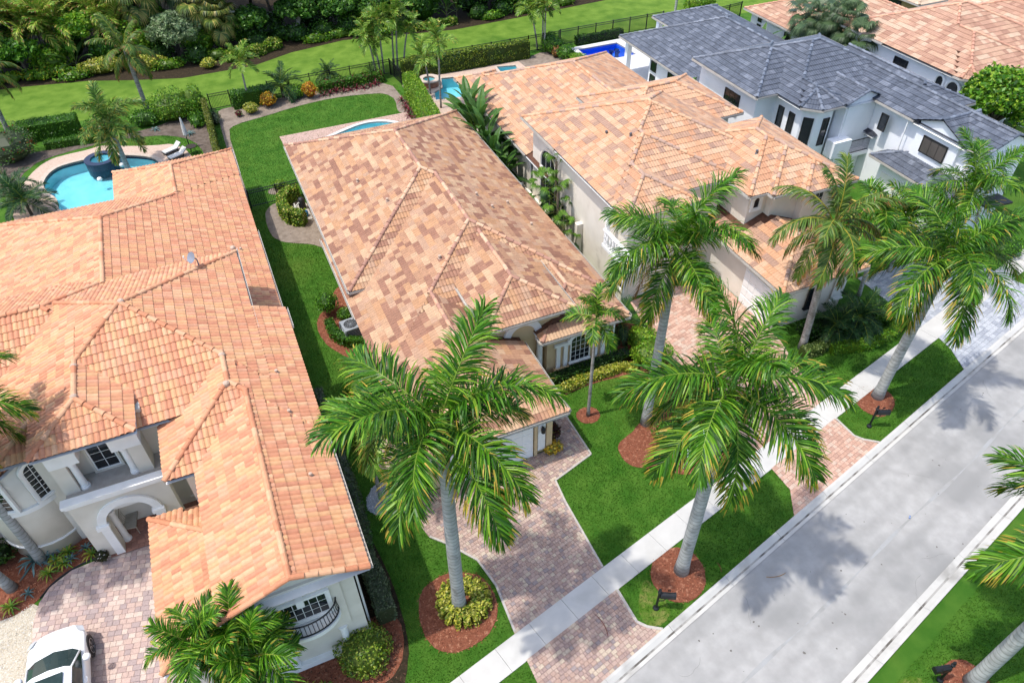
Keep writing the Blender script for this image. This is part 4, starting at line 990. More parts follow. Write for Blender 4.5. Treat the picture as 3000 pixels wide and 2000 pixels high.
for yy in (33.2, 32.2): window(H4, (32.89, yy, 3.2), (-1, 0), .5, 1.5, 1, 1, fm=BZ, sill=False)
nb = (-.707, -.707); window(H4, (33.2, 31.12, 2.95), nb, .62, 1.8, 1, 1, fm=BZ, sill=False, proud=.0); window(H4, (34.35, 30.85, 2.85), (0, -1), .5, 1.8, 1, 1, fm=BZ, sill=False)
# gable with balcony
boxpart(H4, 'wall', W4, 35.5, 37.85, 30.62, 30.7, 4.65, 5.4)
for x0, x1 in ((35.45, 35.75), (37.35, 37.85)): boxpart(H4, 'wall', W4, x0, x1, 30.55, 31.3, 0, 5.38)
window(H4, (36.4, 30.82, 3.0), (0, -1), .95, 1.7, 2, 1, fm=BZ, sill=False)
boxpart(H4, 'balcony_slab', W4, 35.0, 38.4, 29.95, 30.9, 1.95, 2.2); boxpart(H4, 'planter', W4, 34.75, 36.1, 29.95, 30.7, 2.2, 3.25); boxpart(H4, 'planter', W4, 37.75, 38.45, 29.95, 30.7, 2.2, 3.2)
rl = MB(); rl.box(36.1, 37.75, 29.98, 30.02, 3.06, 3.11); rl.box(36.1, 37.75, 29.98, 30.02, 2.24, 2.28); ro = link('railing', rl.mesh('railing', M['black_metal']), H4)
for k in range(17):
    boxpart(ro, 'baluster', M['black_metal'], 36.14+k*.097, 36.155+k*.097, 29.99, 30.01, 2.28, 3.06)
window(H4, (37.6, 29.2, 3.95), (-1, 0), .55, 1.05, 1, 1, fm=BZ, sill=False, proud=.28); window(H4, (37.4, 25.4, 4.0), (-1, 0), 1.7, 1.0, 3, 1, fm=BZ, gm=M['glass_blind'], sill=False, proud=.05)
boxpart(H4, 'wall', W4, 37.42, 37.64, 23.95, 26.85, 3.3, 5.42)
boxpart(H4, 'downpipe', TR, 37.25, 37.31, 27.5, 27.56, 3.2, 5.35)
window(H4, (40.0, 22.68, 3.5), (0, -1), .85, 1.2, 1, 1, fm=BZ, gm=M['glass_blind'], sill=False)
cn = MB(); cn.prism([(38.6, 21.7), (40.4, 21.5), (40.4, 22.6), (38.6, 22.6)], 2.3, 2.42); link('canopy', cn.mesh('canopy', M['black_metal']), H4)
for k in range(2): boxpart(H4, 'garage_door', M['white_trim'], 36.545, 36.6, 23.3+k*2.3, 25.2+k*2.3, .05, 2.2)
# ================================================================== HOUSE 5: pinkish tan roof, top right
TC5 = [S(216, 170, 136), S(196, 146, 116), S(224, 190, 158), S(180, 130, 104), S(206, 156, 126)]
H5 = wthing('villa', 'white house with pinkish tan tiled roof and arched upper loggia', 'house', (50, 36, 0), 'houses along the street')
b5 = [
 rect(44.4, 55.4, 30.9, 41.3, e3, e3, e3, e3),
 Blk([(45.1, 29.6), (51.5, 29.6), (51.5, 37), (44.4, 37), (44.4, 30.3)], [e3, e3, None, e3, e3]),
 rect(45.3, 57, 38, 53.0, None, (3., P_), (3., P_), (3., P_)),
 rect(53.5, 60.5, 29.5, 40, e3, e3, e3, e3),
]
r5 = roof(H5, b5, TC5, [5, 4, 4, 3, 4], [S(236, 184, 152), S(214, 160, 134)], tw=.34, te=.38, hump=.026, step=.034, seed=15, runs=True, contrast=.8, grey=.14)
walls(H5, b5, M['stucco4'])
window(H5, (45.78, 51.3, 2.3), (-1, 0), .45, .45, 1, 1, fm=BZ, sill=False); window(H5, (45.78, 51.3, 1.5), (-1, 0), .45, .6, 1, 1, fm=BZ, sill=False); window(H5, (45.78, 47.6, 1.7), (-1, 0), .8, .8, 1, 1, fm=BZ, sill=False)
window(H5, (44.88, 35.4, 3.6), (-1, 0), 1.2, 1.3, 2, 2, fm=BZ)
for yy, ww in ((32.0, .6), (30.9, .95)): window(H5, (44.88, yy, 3.5), (-1, 0), ww, 1.5, 1, 1, arch=True, surround=W4, sw=.12, sill=False)
for x in (45.7, 47.2): window(H5, (x, 29.36, 3.4), (0, -1), .9, 1.5, 1, 1, arch=True, surround=W4, sill=False)
bl = boxpart(H5, 'balcony_slab', TR, 45.2, 48.8, 28.3, 29.4, 3.0, 3.2); boxpart(H5, 'balcony_rail', TR, 45.2, 48.8, 28.28, 28.42, 3.85, 3.97)
for k in range(18):
    bb = MB(); bb.lathe([(.05, 0), (.06, .1), (.04, .2), (.06, .4), (.04, .65)], 6, (45.3+k*.2, 28.36, 3.2)); link('baluster', bb.mesh('baluster', TR), bl)
for x in (46.2, 50.0): window(H5, (x, 29.36, .1), (0, -1), 1.6, 2.2, 2, 1, fm=BZ, sill=False)
# ================================================================== HOUSE 6: corner at the top right edge
H6 = wthing('villa', 'tan house with beige roof cut by the top right corner', 'house', (68, 48, 0), 'houses along the street')
M['stucco6'] = mat('yellow_tan_stucco', S(206, 180, 126, 1.35), S(192, 166, 114, 1.35), 1.2, .9)
b6 = [rect(63.5, 76, 36, 58, (3., P_), (3., P_), (3., P_), (3., P_)), rect(59.4, 70, 47, 60, (3., P_), (3., P_), (3., P_), (3., P_))]
roof(H6, b6, [S(226, 200, 172), S(212, 184, 158), S(234, 210, 184)], [1, 1, 1], [S(220, 190, 162)], tw=.4, te=.4, seed=16, nobj=60)
walls(H6, b6, M['stucco6'])
window(H6, (59.88, 50, .4), (-1, 0), 1.4, 2.2, 2, 1, fm=BZ); window(H6, (59.88, 53, .4), (-1, 0), 1.4, 2.2, 2, 1, fm=BZ); window(H6, (64, 39, .4), (-1, 0), 1.4, 2.2, 2, 1, fm=BZ)
# ================================================================== vegetation
M['leaf'] = mat('leaf', None, scale=1.6, rough=.45, attr=True, spec=.35, transl=.32, var=.18)
M['frond'] = mat('palm_frond', None, scale=1.2, rough=.42, attr=True, spec=.28, transl=.28, var=.15)
M['bark_royal'] = mat('royal_palm_trunk', S(206, 208, 204), S(176, 178, 174), 3.5, .9, .5, 30, c3=S(120, 120, 112), scale3=2.2, fac3=(.6, .75), bdist=.02)
M['bark_slim'] = mat('slim_palm_trunk', S(196, 192, 184), S(160, 154, 146), 6, .9, .5, 40, c3=S(120, 114, 106), scale3=3., bdist=.02)
M['bark'] = mat('tree_bark', S(120, 108, 94), S(88, 78, 68), 6, .95, .8, 30)
def ring_scars(m, per, dark):
    N = m.node_tree.nodes; L = m.node_tree.links; b = N['Principled BSDF']; src = b.inputs['Base Color'].links[0].from_socket
    geo = N.new('ShaderNodeNewGeometry'); mp = N.new('ShaderNodeMapping'); mp.inputs['Scale'].default_value = (.12, .12, 1); L.new(geo.outputs['Position'], mp.inputs[0])
    wv = N.new('ShaderNodeTexWave'); wv.bands_direction = 'Z'; wv.inputs['Scale'].default_value = per; wv.inputs['Distortion'].default_value = 2.5; wv.inputs['Detail'].default_value = 3; L.new(mp.outputs[0], wv.inputs['Vector'])
    mr = N.new('ShaderNodeMapRange'); mr.inputs[1].default_value = .72; mr.inputs[2].default_value = 1; mr.inputs[4].default_value = .5; L.new(wv.outputs['Fac'], mr.inputs[0])
    mx = N.new('ShaderNodeMix'); mx.data_type = 'RGBA'; L.new(mr.outputs[0], mx.inputs[0]); L.new(src, mx.inputs[6]); mx.inputs[7].default_value = (*dark, 1); L.new(mx.outputs[2], b.inputs['Base Color'])
ring_scars(M['bark_royal'], 1.6, S(128, 128, 118)); ring_scars(M['bark_slim'], 2.6, S(110, 102, 92))
M['shaft'] = mat('palm_crownshaft', S(120, 160, 70), S(92, 136, 56), 2, .4, spec=.4)
def unit(v): return v/np.maximum(np.linalg.norm(v, axis=-1, keepdims=True), 1e-9)
def leaf_quads(P, Nn, size, pal, wts=None, jit=.9, asp=.5, rng=RNG, cup=0.):
    n = len(P); N2 = unit(Nn+rng.normal(0, jit, (n, 3))); T = unit(np.cross(N2, rng.normal(0, 1, (n, 3)))); B = np.cross(N2, T)
    s = (size*rng.uniform(.65, 1.35, (n, 1)))
    V = np.stack([P-T*s, P+B*s*asp, P+T*s, P-B*s*asp], 1).reshape(-1, 3); F = np.arange(4*n).reshape(n, 4)
    w = np.array(wts or [1]*len(pal), float); idx = rng.choice(len(pal), n, p=w/w.sum()); C = np.array(pal)[idx]*rng.uniform(.75, 1.25, (n, 1))
    return V, F, C
def join(parts):
    V = []; F = []; C = []; o = 0
    for v, f, c in parts: V.append(v); F.append(f+o); C.append(c); o += len(v)
    return np.concatenate(V), np.concatenate(F), np.concatenate(C)
def core_box(poly, z0, z1, col):
    mb = MB(); n = len(poly)
    F = []; V = [(x, y, z0) for x, y in poly]+[(x, y, z1) for x, y in poly]
    for k in range(n): F.append((k, (k+1) % n, n+(k+1) % n, n+k))
    if n == 4: F.append((4, 5, 6, 7))
    return np.array(V, float), np.array(F), np.tile(col, (len(F), 1))
def core_ball(c, r, col, nu=10, nv=6):
    V = []; F = []
    for j in range(nv+1):
        b = -math.pi/2+math.pi*j/nv
        for i in range(nu):
            a = 2*math.pi*i/nu; V.append((c[0]+r[0]*math.cos(a)*math.cos(b), c[1]+r[1]*math.sin(a)*math.cos(b), c[2]+r[2]*math.sin(b)))
    for j in range(nv):
        for i in range(nu): F.append((j*nu+i, j*nu+(i+1) % nu, (j+1)*nu+(i+1) % nu, (j+1)*nu+i))
    return np.array(V), np.array(F), np.tile(col, (len(F), 1))
def lump(P, amp, fr, seed):
    r = np.random.default_rng(seed); d = np.zeros(len(P))
    for k in range(5):
        w = r.normal(0, fr*(1+.6*k), 3); d += np.sin(P @ w+r.uniform(0, 6.28))/(1+.5*k)
    return d*amp/2
G1_ = [S(70, 126, 26), S(98, 158, 36), S(52, 100, 22), S(124, 178, 48)]
G2_ = [S(56, 100, 28), S(40, 78, 22), S(78, 124, 36), S(30, 60, 18)]
GY = [S(228, 222, 84), S(196, 204, 66), S(120, 160, 40), S(242, 236, 130), S(88, 130, 34)]
GG = [S(96, 116, 74), S(126, 144, 98), S(70, 92, 54), S(150, 160, 120)]
GL = [S(118, 176, 34), S(148, 194, 46), S(84, 146, 26), S(176, 206, 66)]
CR = [S(250, 196, 40), S(238, 150, 40), S(250, 222, 80), S(140, 160, 40), S(214, 90, 44)]
RD = [S(120, 34, 52), S(150, 50, 66), S(90, 30, 44), S(70, 84, 40)]
def hedge(label, path, w, h, pal, wts=None, dens=230, size=.055, z0=.0, closed=False, cat='hedge', name='hedge', group=None, amp=.05, rnd=.12):
    seed = abs(hash(label)) % 9999 if False else sum(map(ord, label)); rng = np.random.default_rng(seed)
    pts = [Vector(p) for p in path]; n = len(pts); parts = []; P = []; N = []
    segs = [(pts[i], pts[(i+1) % n]) for i in range(n if closed else n-1)]
    for a, b in segs:
        L = (b-a).length; d = (b-a)/L; nn = Vector((-d.y, d.x))
        for kind, ar in (('t', L*w), ('l', L*h), ('r', L*h)):
            m = int(dens*ar); s = rng.uniform(0, L, m); q = rng.uniform(0, 1, m)
            if kind == 't': off = (q-.5)*w; z = np.full(m, h)-rnd*(np.abs(q-.5)*2)**4; N.append(np.tile((0, 0, 1.), (m, 1)))
            else:
                sg = 1 if kind == 'l' else -1; z = q*h; off = np.full(m, sg*w/2)-sg*rnd*q**4; N.append(np.tile((nn.x*sg, nn.y*sg, .35), (m, 1)))
            P.append(np.stack([a.x+d.x*s+nn.x*off, a.y+d.y*s+nn.y*off, z0+z], 1))
        c = .07; q4 = [a+nn*(w/2-c), a-nn*(w/2-c), b-nn*(w/2-c), b+nn*(w/2-c)]
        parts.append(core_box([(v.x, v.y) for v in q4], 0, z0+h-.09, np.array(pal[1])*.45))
    if not closed:
        for e, sg in ((0, -1), (-1, 1)):
            a = pts[e]; d = (pts[1]-pts[0]).normalized() if e == 0 else (pts[-1]-pts[-2]).normalized(); nn = Vector((-d.y, d.x)); m = int(dens*w*h)
            q = rng.uniform(-.5, .5, m); z = rng.uniform(0, h, m); P.append(np.stack([a.x+nn.x*q*w, a.y+nn.y*q*w, z0+z], 1)); N.append(np.tile((d.x*sg, d.y*sg, .3), (m, 1)))
    P = np.concatenate(P); N = np.concatenate(N)
    P = P+N*(lump(P, amp, 2.5, seed)[:, None])-N*rng.uniform(-.02, .09, (len(P), 1)); P[:, 2] = np.maximum(P[:, 2], .03)
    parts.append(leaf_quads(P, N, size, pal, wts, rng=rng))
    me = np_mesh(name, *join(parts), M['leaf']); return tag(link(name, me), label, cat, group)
def bush_parts(c, r, pal, wts=None, dens=220, size=.06, seed=0, amp=.14, low=-.35):
    rng = np.random.default_rng(seed); sa = 4*math.pi*((r[0]*r[1])**1.6/3+2*(r[0]*r[2])**1.6/3)**(1/1.6); m = int(dens*sa*.75)
    D = unit(rng.normal(0, 1, (m, 3))); D = D[D[:, 2] > low]; R3 = np.array(r)
    k = 1+lump(D*R3, amp, 3.2/max(r), seed)-rng.uniform(0, .16, len(D))
    P = np.array(c)+D*R3*k[:, None]; P[:, 2] = np.maximum(P[:, 2], .03)
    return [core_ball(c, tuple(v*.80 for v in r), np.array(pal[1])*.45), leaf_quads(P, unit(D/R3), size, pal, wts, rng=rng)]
def bush(label, c, r, pal, wts=None, dens=220, size=.06, cat='shrub', name='shrub', group=None, amp=.14, clumps=()):
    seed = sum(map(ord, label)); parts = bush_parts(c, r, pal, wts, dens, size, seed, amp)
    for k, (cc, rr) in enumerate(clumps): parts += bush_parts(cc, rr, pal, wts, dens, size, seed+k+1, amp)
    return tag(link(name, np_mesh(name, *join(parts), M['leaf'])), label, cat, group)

# ------------------------------------------------------------------ palm fronds
def frond_mesh(name, L, a0, a1, n, ll, lw, v=10, plum=15, grav=.5, pal=None, seed=0, rach=None, t0=.12, fwd=(72, 28), pw=1.2, rr=.03, tipcol=None, tipp=.3):
    rng = np.random.default_rng(seed); K = 14; pts = [np.zeros(3)]; ang = []
    for k in range(K):
        t = (k+.5)/K; a = R_(a0+(a1-a0)*t**pw); pts.append(pts[-1]+np.array([math.cos(a), 0, math.sin(a)])*L/K)
    pts = np.array(pts)
    def at(t):
        f = min(t*K, K-1e-6); i = int(f); p = pts[i]+(pts[i+1]-pts[i])*(f-i); T = unit(pts[min(i+1, K)]-pts[max(i-1, 0)] if i > 0 else pts[1]-pts[0]); return p, T
    mb = MB(); rc = rach or S(170, 186, 70)
    mb.tube([tuple(p) for p in pts[::1]], [rr*(1-.85*k/K) for k in range(K+1)], 5, tint=rc)
    for side in (-1, 1):
        for k in range(n):
            tau = (k+rng.uniform(.2, .8))/n; t = t0+(1-t0)*tau; p, T = at(t); Nn = np.array([-T[2], 0, T[0]]); Sd = np.array([0, side, 0.])
            ph = R_(fwd[0]+(fwd[1]-fwd[0])*tau+rng.normal(0, 5)); vv = R_(v+rng.uniform(-plum, plum))
            d = T*math.cos(ph)+(Sd*math.cos(vv)+Nn*math.sin(vv))*math.sin(ph)
            s = .10+.84*tau; l = ll*(4*s*(1-s))**.5*rng.uniform(.85, 1.1)
            g = np.array([0, 0, -1.])*grav*rng.uniform(.7, 1.3); d1 = unit(d+g*.4); d2 = unit(d+g*1.15); d3 = unit(d+g*2.0)
            q0 = p; q1 = q0+d*l*.3; q2 = q1+d1*l*.3; q3 = q2+d2*l*.25; q4 = q3+d3*l*.15
            wv = unit(np.cross(d, Nn)+rng.normal(0, .35, 3)); w = lw*rng.uniform(.8, 1.2)
            c = np.array(pal[rng.integers(len(pal))])*rng.uniform(.75, 1.25); tc = tuple(c)
            tp = tuple(np.array(tipcol)*rng.uniform(.7, 1.2)) if tipcol is not None and rng.random() < tipp else tc
            mb.face([q0-wv*w*.3, q0+wv*w*.3, q1+wv*w*.5, q1-wv*w*.5], tc); mb.face([q1-wv*w*.5, q1+wv*w*.5, q2+wv*w*.5, q2-wv*w*.5], tc)
            mb.face([q2-wv*w*.5, q2+wv*w*.5, q3+wv*w*.3, q3-wv*w*.3], tp); mb.face([q3-wv*w*.3, q3+wv*w*.3, q4], tp)
    return mb.mesh(name, M['frond'])
PR = [S(64, 120, 18), S(98, 154, 30), S(46, 94, 16), S(144, 188, 52), S(78, 136, 22)]
PC = [S(86, 124, 44), S(110, 144, 54), S(70, 104, 36), S(140, 160, 70)]
PY = [S(104, 152, 44), S(134, 176, 58), S(82, 128, 38), S(160, 190, 74)]
PF = [S(92, 138, 50), S(122, 164, 64), S(70, 112, 38), S(160, 176, 80)]
PD = [S(52, 92, 46), S(70, 112, 56), S(40, 72, 36)]
TIP = S(206, 178, 70); TIPB = S(176, 128, 70)
FR = {}
RA = [(80, 30), (62, -8), (46, -38), (30, -55), (12, -66), (-8, -76), (-35, -84)]
FR['royal'] = [frond_mesh('royal_frond', 3.4+.12*(k % 2), a0, a1, 120, 1.02, .044, 6, 42, .6, PR, 10+k, rach=S(150, 180, 70), tipcol=TIP, tipp=.06+.1*max(0, k-2), t0=.1, fwd=(74, 26)) for k, (a0, a1) in enumerate(RA)]
FR['coco'] = [frond_mesh('coconut_frond', 3.0, a0, a1, 62, .85, .05, -14, 8, .75, PC, 30+k, rach=S(206, 190, 70), tipcol=TIPB, tipp=.15+.1*k, t0=.16) for k, (a0, a1) in enumerate([(82, 40), (55, -25), (32, -60), (8, -75), (-35, -85)])]
FR['foxtail'] = [frond_mesh('foxtail_frond', 2.6, a0, a1, 90, .68, .05, 10, 60, .45, PF, 50+k, rach=S(150, 160, 80), tipcol=TIP, tipp=.05+.12*k, t0=.12) for k, (a0, a1) in enumerate([(78, 10), (50, -35), (25, -60), (0, -75), (-40, -85)])]
FR['slim'] = [frond_mesh('slim_palm_frond', 1.5, a0, a1, 34, .52, .055, 26, 10, .35, PY, 70+k, rach=S(196, 196, 80), tipcol=TIP, tipp=.1, rr=.02) for k, (a0, a1) in enumerate([(80, 40), (58, -5), (38, -35), (18, -55), (-10, -70)])]
FR['adonidia'] = [frond_mesh('christmas_palm_frond', 1.75, a0, a1, 58, .66, .042, 20, 18, .55, PR, 90+k, rach=S(170, 186, 80), tipcol=TIP, tipp=.12, rr=.025) for k, (a0, a1) in enumerate([(82, 20), (60, -30), (42, -60), (22, -78), (0, -85)])]
FR['pygmy'] = [frond_mesh('pygmy_date_frond', 1.35, a0, a1, 46, .34, .022, 16, 8, .2, PD, 110+k, rr=.015) for k, (a0, a1) in enumerate([(80, 30), (60, -10), (40, -40), (20, -60), (0, -75)])]
FR['royal'].append(frond_mesh('dry_frond', 2.9, -50, -86, 60, .6, .035, 0, 40, .9, [S(170, 126, 74), S(140, 100, 60), S(190, 150, 90)], 99, rach=S(176, 140, 80)))
def palm(label, base, crown, kind, nf, group, r=(.225, .17), shaft=1.1, sc=1., bark='bark_royal', name='palm_tree', seed=0, up=.0, bulge=True, spear=True, low=1.0):
    rr = random.Random(seed); t = thing(name, label, 'palm', (base[0], base[1], 0), 0, group)
    top = Vector((crown[0]-base[0], crown[1]-base[1], crown[2])); sh = Vector((0, 0, 1)); d = top.normalized(); tb = top-d*shaft
    mb = MB(); K = 12; pts = []; rad = []; bend = Vector((top.x*.35, top.y*.35, 0))
    for k in range(K+1):
        s = k/K; p = tb*s-bend*math.sin(math.pi*s)*.35; pts.append(p)
        rad.append((r[0]+(r[1]-r[0])*s)*(1.32 if k == 0 else 1.08 if k == 1 else 1)*(1+(.12*math.sin(math.pi*s) if bulge else 0)))
    mb.tube(pts, rad, 12); link('trunk', mb.mesh('trunk', M[bark], True), t)
    if shaft > .3:
        mb = MB(); mb.tube([tb-d*.02, tb+d*shaft*.15, tb+d*shaft*.6, tb+d*shaft], [r[1]*1.02, r[1]*1.08, r[1]*.8, r[1]*.45], 10); link('crownshaft', mb.mesh('crownshaft', M['shaft'], True), t)
    V = FR[kind]; n = len(V)-(1 if kind == 'royal' else 0)
    for i in range(nf):
        q = i/max(1, nf-1); vi = min(n-1, int(q**low*n)); az = i*2.39996+rr.uniform(-.25, .25)+seed
        m4 = Matrix.Translation(top-d*.06*q) @ Matrix.Rotation(az, 4, 'Z') @ Matrix.Rotation(rr.uniform(-.35, .35), 4, 'X') @ Matrix.Rotation(R_(rr.uniform(-7, 7)), 4, 'Y') @ Matrix.Scale(sc*rr.uniform(.92, 1.08), 4)
        if kind == 'royal' and seed in (2, 3, 4, 6) and i == nf-1: vi = n
        link('frond', V[vi], t, m4)
    return t
GRP = 'royal palms along the verge'
palm('tall royal palm rising from the clipped variegated hedge ring by driveway', (3.22, 12.7), (3.3, 12.68, 10.25), 'royal', 16, GRP, seed=1, low=.7, sc=1.04)
palm('royal palm in mulch ring between sidewalk and road, nearer black mailbox on sparse turf', (11.37, 10.67), (11.6, 10.85, 9.8), 'royal', 16, GRP, seed=2, low=.75)
palm('royal palm on the verge beside the grey paver apron', (24.64, 14.5), (25.1, 14.5, 7.9), 'royal', 16, GRP, seed=3, low=.7)
palm('royal palm standing in front yard bed behind the walkway palms', (13.98, 17.5), (13.98, 17.44, 9.7), 'royal', 16, GRP, seed=4, r=(.2, .15), low=.8, sc=.92)
palm('royal palm across the road at lower right edge', (17.89, 3.25), (18.6, 3.2, 7.9), 'royal', 14, GRP, seed=5)
palm('royal palm at upper right behind the verge palm, over white garage', (34.2, 19.8), (33.9, 20.2, 5.6), 'royal', 14, GRP, seed=6, r=(.2, .16), sc=.85)
palm('slim young palm in round mulch ring on the front lawn', (11.83, 18.96), (11.81, 18.95, 5.9), 'adonidia', 9, None, r=(.075, .055), shaft=.7, bark='bark_slim', seed=7, low=.8, sc=.85)
palm('slim palm standing in ring of white pebbles', (1.95, 18.5), (1.85, 18.5, 4.4), 'slim', 12, None, r=(.075, .06), shaft=.5, bark='bark_slim', seed=8, sc=1.15, low=.9)
palm('coconut palm leaning over the peach garage roof', (23.64, 18.54), (23.36, 18.9, 7.2), 'coco', 17, 'coconut palms', r=(.17, .13), shaft=.1, seed=9, low=.8, bark='bark_slim')
palm('coconut palm rising from greenbelt edge behind freeform pool', (-4.55, 61.21), (-4.6, 61.15, 4.7), 'coco', 16, 'coconut palms', r=(.16, .13), shaft=.1, seed=10, bark='bark_slim', sc=.85)
palm('coconut palm cut by the left edge beyond red flowering shrub', (-14.3, 61.5), (-14.1, 61.4, 4.6), 'coco', 16, 'coconut palms', r=(.16, .13), shaft=.1, seed=11, bark='bark_slim', sc=.9)
palm('foxtail palm beside navy round spa', (-6.34, 51.75), (-6.41, 51.78, 3.5), 'foxtail', 13, None, r=(.16, .13), shaft=.6, seed=12, bark='bark_royal')
palm('small palm on greenbelt side of yellow crotons', (2.92, 58.73), (3.0, 58.7, 3.5), 'slim', 12, None, r=(.07, .055), shaft=.5, bark='bark_slim', seed=13, sc=.95, low=.8)
for k, (b, c, lb) in enumerate([((13.66, 60.3), (13.32, 60.4, 3.45), 'slim palm of the six behind fence, leftmost crown'), ((13.97, 60.06), (13.71, 60.08, 3.0), 'slim palm of the six behind fence, shortest crown'), ((14.25, 59.93), (14.3, 59.92, 4.5), 'slim palm of the six behind fence, third trunk with high crown'),
        ((15.3, 60.45), (15.55, 60.35, 4.2), 'slim palm of the six behind fence, fourth trunk'), ((15.49, 60.02), (15.9, 59.99, 4.8), 'slim palm of the six behind fence, tallest crown'), ((16.05, 60.1), (16.7, 59.97, 3.5), 'slim palm of the six behind fence, rightmost leaning crown'),
        ((16.5, 54.46), (16.26, 54.52, 3.0), 'short slim palm beside terracotta spa'), ((16.42, 51.73), (16.57, 51.61, 5.3), 'tall slim palm at turquoise pool corner'),
        ((28.2, 59.2), (27.56, 59.43, 3.6), 'slim palm of the curved trio, leftmost'), ((28.9, 59.6), (29.0, 59.8, 3.9), 'slim palm of the curved trio, straight middle trunk'), ((28.65, 58.7), (28.62, 58.5, 4.2), 'slim palm of the curved trio, front bowed trunk')]):
    palm(lb, b, c, 'slim', 12, 'slim palms of the back yards', r=(.07, .055), shaft=.45, bark='bark_slim', seed=20+k, sc=1.0, low=.75)
palm('leaning palm in agave bed beside round bay, crown beyond left edge', (-10.79, 21.06), (-10.75, 21.3, 8.4), 'royal', 15, None, r=(.17, .14), seed=41, sc=.85)
palm('grey palm trunk in agave bed at left edge, nearest gravel', (-11.77, 20.18), (-13.5, 21.0, 8.0), 'royal', 12, None, r=(.17, .14), seed=42, sc=.75)
palm('christmas palm with bent trunk in front of iron balcony', (-3.2, 12.5), (-3.75, 12.3, 4.3), 'adonidia', 13, 'christmas palms by the gable', r=(.09, .07), shaft=.5, bark='bark_slim', seed=43, sc=.95, low=.85)
palm('christmas palm over the low garage roof corner', (-3.7, 12.1), (-4.75, 12.55, 4.5), 'adonidia', 12, 'christmas palms by the gable', r=(.09, .07), shaft=.5, bark='bark_slim', seed=44, sc=.9, low=.85)
palm('christmas palm at bottom edge in front of gable porch', (-3.0, 11.6), (-3.35, 11.75, 3.9), 'adonidia', 13, 'christmas palms by the gable', r=(.09, .07), shaft=.5, bark='bark_slim', seed=45, sc=.95, low=.85)
palm('young palm beside white house porch roof, shorter one', (32.2, 21.5), (32.0, 21.7, 3.6), 'adonidia', 12, 'palms before the white house', r=(.1, .08), shaft=.5, seed=46, sc=1.15, low=.8)
palm('young palm beside peach garage right corner', (29.2, 20.6), (29.0, 20.9, 5.0), 'adonidia', 12, 'palms before the white house', r=(.1, .08), shaft=.5, seed=47, sc=1.2, low=.8)
for k, (x, y, s, lb) in enumerate([(25.6, 18.6, 1.1, 'pygmy date palm under coconut palm'), (26.9, 18.5, 1.25, 'pygmy date palm before cream garage window'), (5.6, 58.9, 1.35, 'pygmy date palm behind orange crotons'), (9.6, 60.3, .95, 'pygmy date palm beyond rear fence near palm group'), (13.0, 59.0, .7, 'tiny date palm beside red cordylines at rear fence'), (-12.2, 48.2, 1.4, 'date palm left of freeform pool'), (-13.2, 50.6, 1.3, 'date palm at left edge near freeform pool'), (15.9, 23.2, 1.0, 'small palm beside beige front bay corner')]):
    palm(lb, (x, y), (x, y, .75*s), 'pygmy', 22, 'pygmy date palms', r=(.09, .08), shaft=.1, sc=s, bark='bark', seed=60+k, low=.8)
# fan palms
def fan_mesh(seed, pal, L=.55, pet=.8, el=35):
    rng = np.random.default_rng(seed); mb = MB(); e = R_(el); tip = np.array([math.cos(e), 0, math.sin(e)])*pet
    mb.tube([(0, 0, 0), tuple(tip*.6+np.array([0, 0, .03])), tuple(tip)], [.016, .012, .009], 4, tint=S(150, 160, 80)); d0 = unit(np.array([math.cos(e-.5), 0, math.sin(e-.5)])); nn = np.array([-d0[2], 0, d0[0]]); sd = np.array([0, 1., 0])
    m = 26
    for k in range(m):
        a = R_(-125+250*k/(m-1)); d = d0*math.cos(a)+sd*math.sin(a); l = L*(1-.25*abs(a)/2.2)*rng.uniform(.9, 1.1); w = np.cross(nn, d)*.024*L/.55
        q1 = tip+d*l*.55+nn*.02; q2 = q1+unit(d+np.array([0, 0, -1.1]))*l*.5; c = tuple(np.array(pal[rng.integers(len(pal))])*rng.uniform(.8, 1.2))
        mb.face([tip-w*.3, tip+w*.3, q1+w, q1-w], c); mb.face([q1-w, q1+w, q2], c)
    return mb.mesh('fan_leaf', M['frond'])
FANS = [fan_mesh(k, [S(96, 140, 44), S(120, 162, 54), S(74, 116, 36)] if k < 3 else PD, el=60-22*k) for k in range(5)]
FANG = [fan_mesh(10+k, [S(90, 116, 76), S(110, 134, 88), S(70, 96, 58)], L=.8, pet=.9, el=70-26*k) for k in range(5)]
def fan_palm(label, base, h, n, sc, fans, group, seed, r=.09, grad=True):
    rr = random.Random(seed); t = thing('fan_palm', label, 'palm', (*base, 0), 0, group); mb = MB(); mb.tube([(0, 0, 0), (.05, .03, h*.5), (0, 0, h)], [r, r*.9, r*.8], 8); link('trunk', mb.mesh('trunk', M['bark'], True), t)
    for i in range(n):
        q = i/(n-1); vi = min(4, int(q*5)); z = h+.1-(h*.55*q if grad else .25*q)
        link('fan_leaf', fans[vi], t, Matrix.Translation((0, 0, z)) @ Matrix.Rotation(i*2.4+seed, 4, 'Z') @ Matrix.Scale(sc*rr.uniform(.85, 1.15), 4))
for k, (x, y, h, lb) in enumerate([(17.0, 33.0, 4.6, 'tall fan palm against cream side wall, tallest of the clump'), (16.6, 31.9, 3.3, 'fan palm of the side wall clump, middle height'), (16.5, 33.6, 3.0, 'fan palm of the side wall clump, lower rear one'), (16.4, 30.6, 1.7, 'low fan palm of the clump, nearest street')]):
    fan_palm(lb, (x, y), h, 17, .95, FANS, 'fan palm clump between houses', 80+k)
